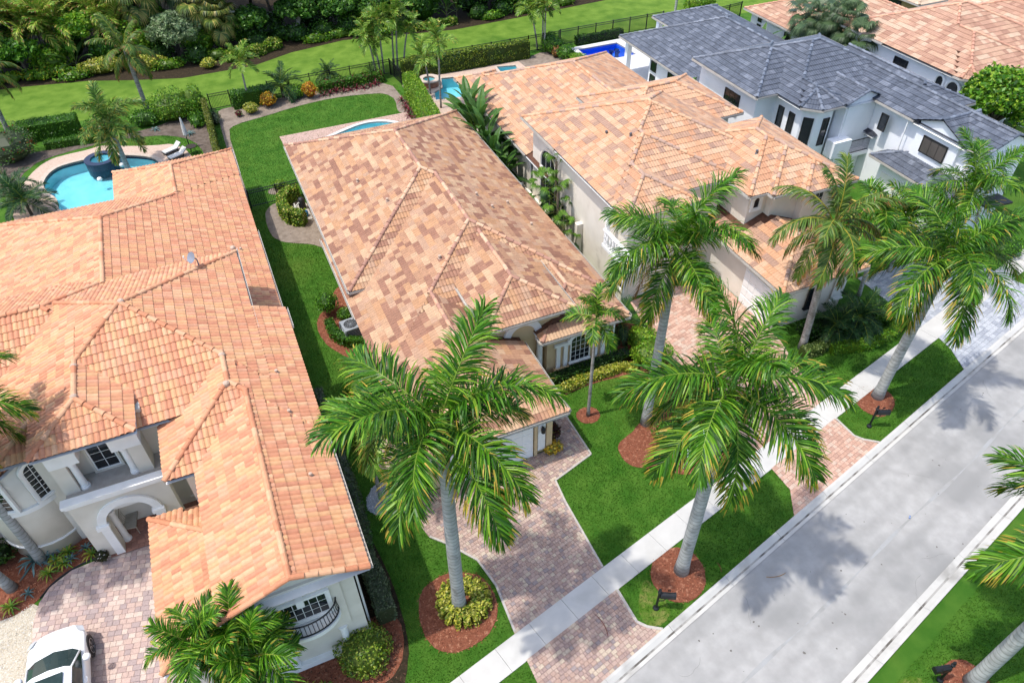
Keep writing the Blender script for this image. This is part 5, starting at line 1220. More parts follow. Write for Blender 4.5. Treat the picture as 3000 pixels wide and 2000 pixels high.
for k, (x, y, h) in enumerate([(46.6, 44.6, 5.0), (47.6, 43.4, 5.2), (46.4, 42.6, 5.4), (48.2, 42.2, 4.8), (46.2, 46.2, 4.6)]):
    fan_palm('bushy sabal palm between white house and pinkish roof, '+['second from pool side', 'rearmost in the middle', 'third from pool side', 'nearest arched loggia', 'nearest the pool side'][k], (44.6+.5*(k % 3), 38.6+1.6*[3, 1.6, 2.2, .4, 4.2][k], 0)[:2], h, 26, 1.25, FANG, 'sabal palms by the white house', 90+k, r=.14, grad=False)
# ------------------------------------------------------------------ paddle leaved plants
def paddle_mesh(seed, L, w, el, pal, pet=.6, droop=60):
    rng = np.random.default_rng(seed); mb = MB(); K = 9; p = np.zeros(3); pts = [p]; 
    for k in range(K):
        a = R_(el-droop*(k/K)**1.6); p = p+np.array([math.cos(a), 0, math.sin(a)])*(L+pet)/K; pts.append(p)
    mb.tube([tuple(q) for q in pts], [.03*(1-.8*k/K) for k in range(K+1)], 5, tint=S(130, 160, 60)); s0 = int(K*pet/(L+pet)); c0 = np.array(pal[rng.integers(len(pal))])*rng.uniform(.8, 1.2)
    for k in range(s0, K):
        for sd in (-1, 1):
            f = lambda j: w*math.sin(math.pi*min(1, max(.03, (j-s0)/(K-s0)))**.8)**.7
            a, b = pts[k], pts[k+1]; T = unit(b-a); N_ = np.array([-T[2], 0, T[0]]); o = lambda q, ww: q+np.array([0, sd*ww, 0])*.9+N_*ww*.28
            wa, wb = f(k), f(k+1); c = tuple(c0*rng.uniform(.92, 1.08))
            mb.face([a, b, o(b, wb*.55), o(a, wa*.55)][::sd], c); mb.face([o(a, wa*.55), o(b, wb*.55), o(b, wb)-N_*wb*.16, o(a, wa)-N_*wa*.16][::sd], c)
    return mb.mesh('leaf', M['leaf'])
BOPP = [S(52, 92, 34), S(70, 116, 44), S(40, 76, 28), S(92, 140, 60)]
BOP = [paddle_mesh(k, 1.5, .27, 84-k*13, BOPP, 1.2) for k in range(5)]
def paddle_plant(label, base, h, n, sc, group, seed, leaves_=BOP, cat='plant', name='bird_of_paradise'):
    rr = random.Random(seed); t = thing(name, label, cat, (*base, 0), 0, group); mb = MB(); mb.tube([(0, 0, 0), (0, 0, h)], [.1, .06], 7); link('stem', mb.mesh('stem', M['bark']), t)
    for i in range(n):
        q = i/(n-1); link('leaf', leaves_[min(4, int(q*5))], t, Matrix.Translation((0, 0, h*(1-.45*q))) @ Matrix.Rotation(i*2.4+seed, 4, 'Z') @ Matrix.Scale(sc*rr.uniform(.85, 1.15), 4))
for k, (x, y, h, sc) in enumerate([(16.6, 45.9, 1.7, 1.0), (16.3, 44.9, 2.1, 1.1), (16.2, 43.7, 1.8, 1.1), (16.1, 42.5, 2.3, 1.1), (16.05, 41.4, 1.9, 1.0), (16.0, 40.1, 1.3, .95), (16.2, 39.0, .7, .85)]):
    paddle_plant('giant bird of paradise between the tan roofs, '+['nearest the pool', 'second from pool', 'third from pool', 'middle with raised leaves', 'fifth from pool', 'sixth from pool', 'lowest near the air conditioner'][k], (x, y), h, 15, sc, 'birds of paradise between houses', 100+k)
for k, (x, y) in enumerate([(44.2, 49.0), (44.1, 47.2), (44.0, 45.6)]): paddle_plant('banana plant beside pinkish roofed house, '+['nearest the fence', 'middle', 'nearest the sabal palms'][k], (x, y), .8, 9, .9, 'bananas by far house', 120+k)
# rosettes: agaves, bromeliads, cordylines
def rosette(name, label, base, n, L, w, pal, el, group, seed, cat='plant', z=.02):
    rr = random.Random(seed); t = thing(name, label, cat, (*base, z), 0, group)
    for i in range(n):
        q = i/(n-1); e = R_(el[0]+(el[1]-el[0])*q); a = i*2.4+seed; l = L*rr.uniform(.8, 1.1); c = tuple(np.array(rr.choice(pal))*rr.uniform(.85, 1.15)); mb = MB(); prev = None
        for k in range(6):
            s = k/5; ee = e-.75*s*s; r = l*s*math.cos(e-.3*s); zz = l*s*math.sin(ee)*.9; ww = w*(.55+1.3*s)*(1-s)**.7 if s < 1 else .002
            p = Vector((math.cos(a)*r, math.sin(a)*r, max(.0, zz)+.01)); sd = Vector((-math.sin(a), math.cos(a), 0))*ww; cur = (p-sd+Vector((0, 0, ww*.4)), p, p+sd+Vector((0, 0, ww*.4)))
            if prev: mb.face([prev[0], prev[1], cur[1], cur[0]], c); mb.face([prev[1], prev[2], cur[2], cur[1]], c)
            prev = cur
        link('leaf', mb.mesh('leaf', M['leaf']), t)
AG = [S(112, 150, 150), S(132, 168, 164), S(92, 130, 130)]; BR = [S(150, 190, 60), S(196, 200, 70), S(110, 160, 50)]
rosette('agave', 'large blue-green agave by leaning palm trunk', (-11.0, 21.1), 18, .85, .06, AG, (75, 12), 'agaves', 1)
rosette('agave', 'blue-green agave tight against round bay', (-10.35, 21.35), 16, .75, .055, AG, (75, 12), 'agaves', 2)
rosette('agave', 'small agave between bay and bromeliads', (-9.2, 20.9), 11, .35, .035, AG, (70, 20), 'agaves', 3)
rosette('agave', 'small agave near curved black edging', (-9.75, 20.6), 11, .4, .035, AG, (70, 20), 'agaves', 4)
rosette('agave', 'small agave nearest gravel edge', (-11.2, 19.7), 10, .35, .035, AG, (70, 20), 'agaves', 5)
for k, (x, y, lb) in enumerate([(-10.25, 20.75, 'yellow-green bromeliad between two agaves'), (-10.5, 20.3, 'yellow-green bromeliad at mulch edge'), (-10.0, 20.5, 'bromeliad in middle of agave bed'), (-11.75, 19.35, 'bright bromeliad at left edge by gravel'), (-9.85, 21.0, 'bromeliad touching round bay'), (-9.0, 20.5, 'bromeliad nearest the entry arch'), (-1.9, 11.75, 'bromeliad clump below gable porch'), (-2.4, 11.9, 'second bromeliad below gable porch')]):
    rosette('bromeliad', lb, (x, y), 16, .48, .04, BR, (70, 25), 'bromeliads', 10+k)
for k in range(11):
    rosette('cordyline', 'red cordyline in row along tall clipped hedge, number %s from the rear fence' % ['one', 'two', 'three', 'four', 'five', 'six', 'seven', 'eight', 'nine', 'ten', 'eleven'][k], (14.0-.055*k+.12*(k % 2), 54.2-.72*k), 14, .65, .05, RD, (80, 20), 'cordylines by hedge', 30+k)
for k in range(9):
    rosette('cordyline', 'red cordyline against rear fence, number %s from the orange crotons' % ['one', 'two', 'three', 'four', 'five', 'six', 'seven', 'eight', 'nine'][k], (8.6+.55*k, 57.75+.12*(k % 3)), 14, .62, .05, RD, (80, 20), 'cordylines by rear fence', 50+k)
for k, (x, y) in enumerate([(16.1, 30.4), (16.3, 34.8), (15.9, 28.9)]): rosette('cordyline', 'dark cordyline between houses, '+['beside low fan palm', 'beside tall fan palms', 'nearest the street'][k], (x, y), 16, .8, .05, RD, (80, 15), 'cordylines between houses', 70+k)
rosette('bromeliad', 'large red spiky bromeliad by courtyard path', (16.9, 22.0), 18, .85, .05, [S(150, 90, 60), S(110, 120, 50), S(170, 80, 60)], (75, 20), None, 80)
rosette('agave', 'blue agave beside folded parasol', (-1.9, 55.4), 12, .5, .05, AG, (70, 20), 'agaves', 81); rosette('agave', 'blue agave right of the rear shrubs', (-4.2, 57.2), 11, .5, .05, AG, (70, 20), 'agaves', 82)

# ------------------------------------------------------------------ hedges and shrubs
VW = [5, 4, 3, 3, 1]
hedge('round clipped yellow variegated hedge ring at royal palm foot', ell(3.42, 12.78, .66, .64, 16), .72, .5, GY, VW, closed=True, dens=300, size=.06)
hedge('grey-green clipped hedge beside orange gable wall', [(.62, 15.7), (.72, 14.6), (.7, 13.2)], .72, 1.0, GG, size=.05, dens=320)
hedge('long narrow clipped hedge along orange roofed house', [(.92, 25), (.98, 21), (.95, 17), (.72, 15.9)], .46, .85, GG[:3]+G1_[:1], size=.05)
bush('large rounded yellow-green clipped shrub below orange gable', (-.38, 12.35, .42), (.98, 1.0, .78), [S(110, 150, 40), S(150, 180, 50), S(74, 110, 30), S(190, 200, 80)], dens=340, size=.05, amp=.07)
bush('ball-shaped green topiary beside beige house', (2.72, 30.9, .78), (.62, .62, .55), G1_, dens=320, size=.05, amp=.05)
bush('small round shrub behind air conditioner', (3.45, 30.1, .35), (.45, .45, .4), G1_, dens=300, size=.05, amp=.06)
hedge('low curved hedge around air conditioner', smooth_poly([(2.5, 29.9), (2.6, 28.9), (3.0, 28.1), (3.8, 27.6)], 0), .5, .6, G1_[:3], dens=300, size=.05)
hedge('horseshoe yellow-green hedge around pool pump', [(3.7, 43.2), (2.95, 43.1), (2.45, 42.3), (2.4, 41.2), (2.75, 40.3), (3.4, 39.9)], .72, 1.0, GY[1:]+GL[:2], dens=280, size=.06)
bush('small shrub in sand circle beyond side fence', (2.75, 44.85, .3), (.5, .42, .35), GL, dens=260, size=.05)
hedge('tall narrow clipped hedge between the pool yards, left one', [(-.32, 57.2), (-.46, 48.2)], .42, 1.8, [S(120, 136, 40), S(146, 150, 52), S(90, 110, 34)], dens=220, size=.06)
hedge('tall bright green clipped hedge beside red cordylines', [(15.1, 55.1), (14.3, 46.5)], 1.2, 1.9, GL, dens=260, size=.06)
hedge('long yellow-topped hedge along rear fence', [(15.4, 58.3), (26.8, 58.05)], .85, 1.55, [S(140, 164, 44), S(96, 130, 36), S(176, 190, 64), S(66, 96, 28)], dens=220, size=.07, amp=.12)
hedge('dark green hedge below beige front window', [(10.7, 21.35), (13, 21.42), (15.4, 21.5)], .6, .65, G2_, dens=280, size=.05)
hedge('low yellow variegated hedge in front of dark hedge', [(10.75, 20.72), (13, 20.98), (14.6, 20.95), (15.35, 20.6)], .52, .42, GY, VW, dens=330, size=.06)
bush('big bright green shrub beside beige front bay', (16.25, 20.9, .55), (1.05, 1.1, .75), GL, dens=260, size=.06, clumps=[((16.5, 22.0, .5), (.8, .9, .7))])
bush('round green shrub behind grey utility box', (14.75, 15.55, .5), (.7, .65, .6), GL, dens=280, size=.05)
bush('dark green shrub beside utility box', (14.35, 16.35, .45), (.75, .6, .55), G1_, dens=260, size=.05)
bush('yellow-green shrub beside courtyard walkway palm trunk', (15.6, 16.9, .4), (.7, .7, .5), GL, dens=240, size=.05)
hedge('low green edging hedge in front of peach garage', [(24.7, 17.8), (26.5, 17.3), (28.3, 17.4), (29.3, 17.9)], .65, .5, GL[:3]+G1_[:1], dens=280, size=.05)
hedge('variegated low hedge at coconut palm foot', [(23.2, 18.1), (24.2, 18.0), (25.0, 18.3)], .6, .6, [S(150, 166, 90), S(110, 136, 60), S(80, 108, 44)], dens=280, size=.05)
hedge('dark shrub mass below peach garage windows', [(24.2, 19.2), (28.5, 19.0)], .9, .7, G2_, dens=220, size=.06, amp=.15)
bush('round green shrub at right end of garage bed', (28.7, 18.5, .4), (.6, .55, .45), G1_, dens=260, size=.05)
hedge('dark clipped hedge behind freeform pool', [(-13.2, 59.6), (-9.3, 59.4)], 1.4, 1.3, G1_, dens=200, size=.06)
hedge('low bright clipped hedge before dark hedge at freeform pool', [(-11.6, 57.5), (-9.4, 57.35), (-7.6, 57.2)], .75, .6, G1_, dens=240, size=.055)
bush('shrub with red flowers left of freeform pool', (-13.6, 56.6, 1.0), (1.8, 1.6, 1.3), GG[:3]+G1_[:2]+[S(190, 60, 40)], [4, 4, 4, 3, 3, 1], dens=150, size=.07, amp=.3)
bush('big bright green shrub left of narrow tall hedge', (-2.6, 58.6, .9), (1.9, 1.2, 1.2), GL+G1_, dens=170, size=.07, amp=.3, clumps=[((-1.1, 59.0, .9), (1.0, .9, 1.2))])
hedge('dark green hedge by rear gate and small palm', [(1.7, 58.7), (4.9, 58.65)], 1.1, 1.25, G1_, dens=220, size=.06, amp=.1)
bush('golden yellow croton beside small palm', (4.3, 57.65, .55), (.65, .55, .6), CR, [5, 3, 4, 2, 1], dens=220, size=.07, amp=.2)
bush('variegated pale shrub left of golden croton', (2.85, 57.0, .42), (.6, .5, .45), GY, VW, dens=260, size=.055)
bush('orange croton against rear fence', (7.6, 57.9, .6), (.6, .5, .68), CR, [5, 4, 4, 1, 2], dens=240, size=.07, amp=.2)
bush('fern-like green shrub left of orange croton', (6.6, 58.3, .45), (.8, .55, .55), G1_+GL[:2], dens=200, size=.08, amp=.3)
bush('low green fern patch beside tall narrow hedge', (-1.2, 56.9, .35), (.6, 1.1, .5), G1_, dens=180, size=.08, amp=.3)
bush('green shrub right of tall narrow hedge', (.15, 56.6, .35), (.35, .9, .5), GG, dens=220, size=.07, amp=.3)
bush('mounded green shrub behind closed parasol', (-4.6, 58.4, .5), (1.3, .8, .75), G1_, dens=160, size=.08, amp=.3)
bush('mounded green shrub behind navy spa', (-7.6, 58.6, .5), (1.3, .7, .7), G1_+GL[:1], dens=160, size=.08, amp=.25)
bush('little red and green shrub by sand path', (1.85, 56.9, .25), (.28, .28, .28), RD[:2]+G1_[:2], dens=260, size=.05)
hedge('mixed red and green shrubs behind rear croton', [(8.4, 58.6), (13.8, 58.75)], .9, .85, G1_+RD[:2], [4, 4, 4, 3, 2, 2], dens=200, size=.07, amp=.2)
bush('dark burgundy croton at garage corner', (9.65, 18.35, .55), (.42, .38, .6), [S(70, 34, 38), S(90, 46, 40), S(60, 60, 34), S(140, 130, 50)], [4, 4, 3, 1], dens=260, size=.08, amp=.25)
bush('yellow croton below burgundy croton', (9.5, 17.75, .25), (.42, .3, .3), CR[:1]+CR[2:4], [5, 5, 1], dens=260, size=.07)
bush('tiny yellow croton in red mulch near utility box', (13.35, 15.35, .22), (.22, .2, .25), CR[:1]+CR[2:4]+RD[:1], [5, 4, 2, 2], dens=300, size=.06)
bush('yellow-green shrub at right of driveway garage side', (1.95, 22.0, .4), (.6, .8, .5), GL, dens=240, size=.06)
bush('yellow-green areca shrub under royal palm fronds', (2.6, 24.2, .5), (.7, .8, .7), GL, dens=220, size=.07, amp=.3)
bush('green shrub group by curved slim palms', (29.2, 58.0, .6), (1.0, .8, .8), G1_, dens=180, size=.07, amp=.25, clumps=[((29.6, 56.4, .5), (.8, .9, .7)), ((29.3, 59.0, .6), (.8, .6, .9))])
bush('rusty orange fern shrub by curved slim palms', (29.0, 57.0, .4), (.5, .5, .5), [S(190, 130, 70), S(160, 110, 60), S(130, 140, 60)], dens=200, size=.07, amp=.3)
bush('bright green hedge end beside deep blue pool', (29.9, 54.4, .45), (.8, 1.4, .6), GL, dens=200, size=.06, amp=.12)
hedge('dark hedge inside fence beyond deep blue pool', [(31.8, 58.75), (36.6, 58.75)], .6, .8, G2_, dens=220, size=.06)
bush('young leaning shrub against white house wall', (30.4, 38.0, 2.6), (.7, .8, .9), G1_+GL, dens=170, size=.08, amp=.35, clumps=[((30.5, 39.2, 3.6), (.35, .35, .9)), ((30.3, 36.9, 2.0), (.6, .6, .8))])
bush('round yellow-green shrub beyond fence at far pole', (47.0, 61.5, .7), (1.6, 1.4, 1.1), GL, dens=120, size=.1)
bush('clipped shrub below the white house front corner', (39.5, 20.2, .4), (1.2, .9, .55), G1_, dens=200, size=.06)
bush('shrub at left edge below garden wall', (-12.3, 21.6, .5), (.8, .6, .6), G2_, dens=220, size=.06, amp=.25)
bush('white flowered pot plant at arch pilaster', (-8.55, 20.0, .35), (.28, .25, .3), [S(60, 60, 40), S(80, 90, 50), S(40, 44, 30), S(240, 240, 236)], [4, 4, 3, 1], dens=300, size=.05)
bush('shrub in passage between tan roofs, by iron gate', (16.0, 27.6, .6), (.7, .9, .7), GL, dens=220, size=.06, amp=.25)
bush('dark green shrub beside low yellow hedge end', (16.6, 18.9, .45), (.9, .7, .55), G2_, dens=220, size=.06)
bush('yellow low shrub beside cream wall under fan palms', (16.7, 36.4, .35), (.35, .6, .4), GY, VW, dens=260, size=.06)

# ------------------------------------------------------------------ broadleaf trees
def tree(label, base, h, r, pal, seed, group=None, nclump=16, dens=60, size=.13, trunk_r=.16, name='broadleaf_tree', wts=None, squash=.75):
    rr = random.Random(seed); t = thing(name, label, 'tree', (*base, 0), 0, group); mb = MB(); parts = []
    top = Vector((0, 0, h*.5)); mb.tube([(0, 0, 0), (.08*r, .05*r, h*.25), tuple(top)], [trunk_r*1.3, trunk_r, trunk_r*.8], 8)
    for k in range(nclump):
        a = k*2.4+seed; q = math.sqrt((k+.5)/nclump)*.78; c = Vector((math.cos(a)*r*q, math.sin(a)*r*q, h-r*squash*(.25+.75*q*q)*rr.uniform(.7, 1.3)-.1)); cr = r*rr.uniform(.26, .42)
        mid = top.lerp(c, .5)+Vector((0, 0, .15*r)); mb.tube([tuple(top), tuple(mid), tuple(c)], [trunk_r*.55, trunk_r*.35, .02], 5)
        parts += bush_parts(tuple(c), (cr, cr, cr*.72), pal, wts, dens, size, seed*31+k, .3, -.8)[1:]
        rng = np.random.default_rng(seed*77+k); m = int(dens*cr*cr*6); P = np.array(c)+unit(rng.normal(0, 1, (m, 3)))*cr*rng.uniform(.2, .95, (m, 1))*np.array([1, 1, .75]); parts.append(leaf_quads(P, np.tile((0, 0, 1.), (m, 1)), size, pal, wts, rng=rng))
    link('trunk', mb.mesh('trunk', M['bark'], True), t); link('crown', np_mesh('crown', *join(parts), M['leaf']), t); return t
tree('leafy green street tree before arched loggia at right edge', (44.8, 27.4), 7.3, 2.3, GL+G1_, 5, nclump=30, dens=85, size=.14, squash=1.25)
tree('green tree leaning trunk beyond white house at right edge', (44.0, 21.5), 4.6, 1.5, G1_, 6, nclump=12, dens=60, trunk_r=.1)
M['chip'] = mat('chip', None, scale=4, rough=.95, attr=True, spec=.1, var=.1)
FANY = [fan_mesh(20+k, [S(150, 160, 70), S(110, 136, 60), S(196, 180, 96), S(90, 116, 50)], L=.8, pet=.9, el=70-26*k) for k in range(5)]
# ================================================================== the wood behind the greenbelt
FR['areca'] = [frond_mesh('areca_frond', 2.9, a0, a1, 40, .62, .06, 18, 10, .5, [S(136, 184, 54), S(170, 206, 68), S(108, 156, 44), S(216, 214, 100)], 130+k, rach=S(190, 176, 90), tipcol=TIPB, tipp=.2, rr=.025, pw=1.6) for k, (a0, a1) in enumerate([(86, 50), (78, 5), (68, -30), (55, -60), (35, -80)])]
def clump_palm(label, base, h, ns, sc, seed, group):
    rr = random.Random(seed); t = thing('areca_palm', label, 'palm', (*base, 0), 0, group)
    for s in range(ns):
        a = s*2.4+seed; lean = rr.uniform(.3, 1.0); top = Vector((math.cos(a)*lean, math.sin(a)*lean, h*rr.uniform(.65, 1.1))); mb = MB(); mb.tube([(math.cos(a)*.15, math.sin(a)*.15, 0), tuple(top*.5+Vector((0, 0, .1))), tuple(top)], [.05, .045, .04], 6); link('stem', mb.mesh('stem', M['bark_slim']), t)
        for i in range(8):
            link('frond', FR['areca'][min(4, int(i/8*5))], t, Matrix.Translation(top) @ Matrix.Rotation(i*2.4+a, 4, 'Z') @ Matrix.Rotation(rr.uniform(-.3, .3), 4, 'X') @ Matrix.Scale(sc*rr.uniform(.8, 1.15), 4))
GW = 'areca palms of the wood'
AR = [(-18.5, 73.5, 4.2), (-16.0, 76.5, 5.2), (-15.5, 73.2, 3.6), (-13.2, 75.5, 4.6), (-11.5, 78.0, 5.6), (-12.0, 74.0, 3.4), (-9.6, 76.4, 4.6), (-18, 80, 6), (-8.0, 79.0, 5.6), (-14.5, 80.5, 6.2), (-6.2, 76.2, 4.2), (-21, 77, 5), (-10.2, 73.6, 3.2), (-17.2, 71.9, 2.6), (-6.0, 73.2, 3.2), (-4.6, 79.5, 5.8)]
ARL = ['in front at far left corner', 'second row behind corner clump', 'front row beside corner clump', 'second row above low green tree', 'third row mid left', 'front row behind banana plant', 'second row behind bright green tree', 'back row at far left', 'third row behind bright green tree', 'back row mid left', 'second row left of fan palms', 'outermost at left edge', 'front row left of bright green tree', 'lowest one at left bed end', 'front row right of bright green tree', 'back row left of fan palms']
for k, (x, y, h) in enumerate(AR): clump_palm('drooping areca palm clump of the wood, '+ARL[k], (x, y), h, 6, 1.1, 200+k, GW)
FPL = ['front left one with golden fans', 'tall one behind the front left', 'centre one over grey-green tree', 'short one right of grey-green tree', 'rearmost tall one', 'right one beside silvery tree', 'lowest one at bed edge', 'between areca palms and silvery trees', 'rear right one']
for k, (x, y, h, s) in enumerate([(-3.4, 73.6, 5.0, 1.7), (-1.6, 75.0, 6.0, 1.7), (.4, 74.0, 5.2, 1.7), (1.4, 72.0, 3.8, 1.5), (-2.4, 77.5, 6.6, 1.7), (3.0, 75.6, 6.0, 1.6), (2.8, 71.0, 2.8, 1.3), (-4.8, 75.4, 5.2, 1.6), (1.6, 77.4, 6.8, 1.6)]):
    fan_palm('fan palm of the wood, '+FPL[k], (x, y), h, 30, s, FANG if k % 3 else FANY, 'fan palms of the wood', 230+k, r=.13, grad=False)
GO = [S(128, 156, 104), S(152, 176, 122), S(100, 128, 76), S(178, 194, 146)]; DK = [S(64, 116, 34), S(90, 144, 46), S(50, 92, 26), S(118, 166, 60)]
GT = 'broadleaf trees of the wood'
TW = [
    (-8.2, 73.0, 4.4, 1.9, GL, 'bright green tree among the areca palms'), (-13.4, 71.9, 3.2, 1.6, G1_, 'low green tree at left of wood, before areca palms'), (-7.2, 75.2, 6.0, 1.8, GL, 'taller bright green tree among areca palms'),
    (-1.0, 70.6, 3.8, 2.1, GO, 'grey-green tree behind coconut palm'), (3.6, 73.4, 6.6, 3.0, GO, 'large silvery tree left of the leaning pale trunk'), (7.4, 73.0, 6.8, 3.0, GO, 'silvery tree behind variegated row'),
    (6.2, 78, 9, 3.8, DK, 'dark tree deep behind the silvery trees'), (12.0, 74.6, 7.4, 3.2, GO, 'silvery tree over the dark trunk at centre top'), (10.6, 80, 9.5, 4, DK, 'dark tree deep at centre top'), (15.4, 73.6, 6.8, 3.2, DK, 'dark tree right of leaning trunk'),
    (18.8, 72.4, 6.2, 3.0, DK, 'dark tree behind the six slim palms'), (22.2, 72.0, 6.0, 2.9, G2_, 'dark tree left of banana plants'), (26.0, 71.6, 6.2, 2.9, G2_, 'dark tree behind the curved trio'), (30.0, 71.8, 6.0, 2.9, DK, 'dark tree at right end of wood'), (34.4, 72.2, 5.8, 2.9, DK, 'last dark tree of wood at top right'),
    (14.5, 79, 9.5, 4, G2_, 'tall tree deep behind the six slim palms'), (20, 78, 9, 4, DK, 'tall dark tree deep in the wood'), (26, 78, 9, 4, DK, 'deep dark tree behind the curved trio'), (1.0, 82, 9.5, 4, DK, 'deep dark tree behind fan palms'), (-5.5, 84, 10, 4.2, DK, 'deep dark tree behind areca palms'), (-11.5, 86, 10, 4.2, DK, 'deep dark tree at far left'), (38.6, 73, 5.4, 2.8, G2_, 'low tree beyond grey pole'), (-19, 85, 10, 4.2, DK, 'deep dark tree in top left corner'), (32, 78, 9, 4, DK, 'deep dark tree at right end'),
    (9.6, 71.4, 3.6, 1.9, DK, 'low dark tree at leaning trunk foot'), (13.4, 71.2, 3.4, 1.9, DK, 'low dark tree right of leaning trunk'), (16.8, 70.6, 3.2, 1.8, DK, 'low dark tree left of slim palm crowns'), (20.2, 70.4, 3.2, 1.8, DK, 'low dark tree right of slim palm crowns'), (5.4, 71.2, 3.2, 1.7, DK, 'low dark tree behind loose yellow row'), (28.2, 70.0, 3.2, 1.8, DK, 'low dark tree left of trio crowns'), (32, 70.2, 3.2, 1.8, DK, 'low dark tree right of trio crowns')]
for k, (x, y, h, r, pal, lb) in enumerate(TW):
    tree(lb, (x, y), h, r, pal, 300+k, GT, nclump=(30 if r > 2.5 else 22), dens=(75 if y < 75 else 34), size=.17, trunk_r=.14)
GM_ = 'middle storey shrubs of the wood'
for k, (x, y, r, h, pal, lb) in enumerate([(-16.5, 72.6, 1.5, 2.0, GL, 'at far left'), (-14.6, 74.6, 1.6, 3.0, G1_, 'behind low green tree'), (-11.2, 72.4, 1.4, 2.0, GL, 'behind banana plant'), (-9.8, 75.0, 1.6, 3.2, G1_, 'left of bright green tree'), (-6.4, 72.2, 1.5, 2.4, G1_, 'behind broad variegated mass'), (-4.4, 72.0, 1.5, 2.6, GL, 'left of coconut palm crown'), (-2.8, 73.0, 1.5, 3.2, G1_, 'under golden fan palm'), (.9, 71.2, 1.4, 2.4, GL, 'right of grey-green tree'), (2.6, 72.4, 1.4, 3.0, G1_, 'under the right fan palms'), (4.6, 72.0, 1.6, 2.6, G1_, 'under large silvery tree'), (6.6, 71.6, 1.5, 2.2, G2_, 'under silvery tree'), (11.4, 72.2, 1.6, 2.6, G2_, 'right of leaning trunk'), (14.8, 71.8, 1.6, 2.6, G1_, 'left of slim palm crowns'), (17.8, 71.4, 1.6, 2.6, G2_, 'behind tallest slim palm'), (21.4, 70.6, 1.5, 2.4, G1_, 'left of banana pair'), (26.4, 70.4, 1.6, 2.4, G2_, 'right of banana pair'), (30.2, 70.4, 1.6, 2.4, G1_, 'right of trio crowns'), (34.2, 70.6, 1.7, 2.4, G2_, 'at right end')]):
    bush('leafy middle storey shrub of the wood, '+lb, (x, y, h*.5), (r, 1.1, h*.6), pal, dens=75, size=.14, group=GM_, amp=.4, clumps=[((x+.8, y+.3, h*.75), (r*.6, .8, h*.4)), ((x-.7, y-.2, h*.6), (r*.6, .8, h*.4))])
for k, (x, y, lb) in enumerate([(-16.8, 71.0, 'far left'), (-9.6, 70.0, 'left of broad variegated mass'), (-2.2, 69.0, 'right of coconut palm'), (2.0, 69.4, 'behind small palm'), (4.2, 69.7, 'behind loose yellow row'), (10.6, 69.6, 'right of leaning trunk foot'), (12.8, 69.9, 'left of slim palms'), (15.2, 69.4, 'among slim palm crowns'), (17.6, 68.8, 'right of slim palms'), (27.6, 68.2, 'left of curved trio crowns'), (31.0, 68.4, 'right of curved trio crowns'), (35.6, 68.8, 'near grey pole')]):
    bush('bright ferny ground cover at foot of the wood, '+lb, (x, y, .3), (1.3, .6, .55), GL+G1_, dens=95, size=.12, group='ferns at foot of the wood', amp=.4)
GS = 'shrubs at foot of the wood'
bush('broad yellow variegated shrub mass left of coconut palm', (-7.4, 70.3, .6), (2.1, .8, .75), GY, VW, dens=110, size=.1, group=GS, amp=.12)
bush('yellow variegated shrub mass right of coconut palm', (-4.0, 69.5, .55), (1.7, .7, .7), GY, VW, dens=110, size=.1, group=GS, amp=.12)
hedge('loose yellow-green row by leaning trunk at wood foot', [(2.4, 68.3), (5.0, 68.6), (7.4, 69.9)], .9, .8, GY[1:]+GL[:2], dens=120, size=.1, amp=.25, group=GS)
bush('small pale shrub at wood foot behind small palm', (.9, 67.5, .4), (.7, .5, .5), GY, VW, dens=140, size=.09, group=GS)
hedge('loose yellow-green row behind the six slim palms', [(18.8, 68.6), (21.5, 68.3), (24, 68.5)], .8, .7, GY[1:]+G1_[:2], dens=120, size=.1, amp=.25, group=GS)
for k, (x, y) in enumerate([(-14.4, 71.4), (-13.0, 71.2), (-11.4, 71.3), (-12.2, 70.9), (-10.4, 70.9), (-15.6, 71.2)]):
    bush('low yellow-green plant at left end of wood, '+['second from left', 'third from left', 'fifth from left', 'fourth, nearest the lawn', 'rightmost', 'leftmost'][k], (x, y, .4), (.7, .5, .5), GL+CR[:1], [3, 3, 3, 3, 1], dens=140, size=.1, group='low plants at left end of wood', amp=.35)
for k, (x, y, r) in enumerate([(.2, 69.2, 1.0), (9.2, 70.6, 1.2), (11.6, 70.4, 1.2), (13.8, 70.4, 1.2), (16.2, 69.6, 1.2), (26.4, 68.9, 1.1), (28.8, 68.8, 1.1), (31.4, 69.0, 1.2), (34, 69.2, 1.2), (-2.6, 71.2, 1.1), (5.6, 70.4, 1.1), (8, 71.4, 1.2)]):
    bush('dark undergrowth shrub at foot of the wood, '+['behind small pale shrub', 'at leaning trunk', 'right of leaning trunk', 'behind leftmost slim palm', 'behind rightmost slim palm', 'left of curved trio', 'behind curved trio', 'right of curved trio', 'near right end', 'behind coconut palm', 'behind loose yellow row', 'at right end of yellow row'][k], (x, y, .6), (r, .8, .9), DK+G2_, dens=90, size=.11, group='undergrowth of the wood', amp=.35)
for k, (x, y) in enumerate([(23.4, 69.6), (24.6, 70.0), (-9.4, 71.6)]): paddle_plant('banana plant at wood edge, '+['left of pair', 'right of pair', 'before areca palms'][k], (x, y), .9, 9, .95, 'bananas of the wood', 140+k)
mb = MB(); mb.tube([(8.9, 70.6, 0), (9.5, 71.0, 1.4), (10.2, 71.8, 2.6), (11, 73, 4.2)], [.22, .19, .17, .12], 8); tag(link('leaning_trunk', mb.mesh('leaning_trunk', M['bark_slim'], True)), 'pale leaning bare trunk at edge of dark wood', 'tree')

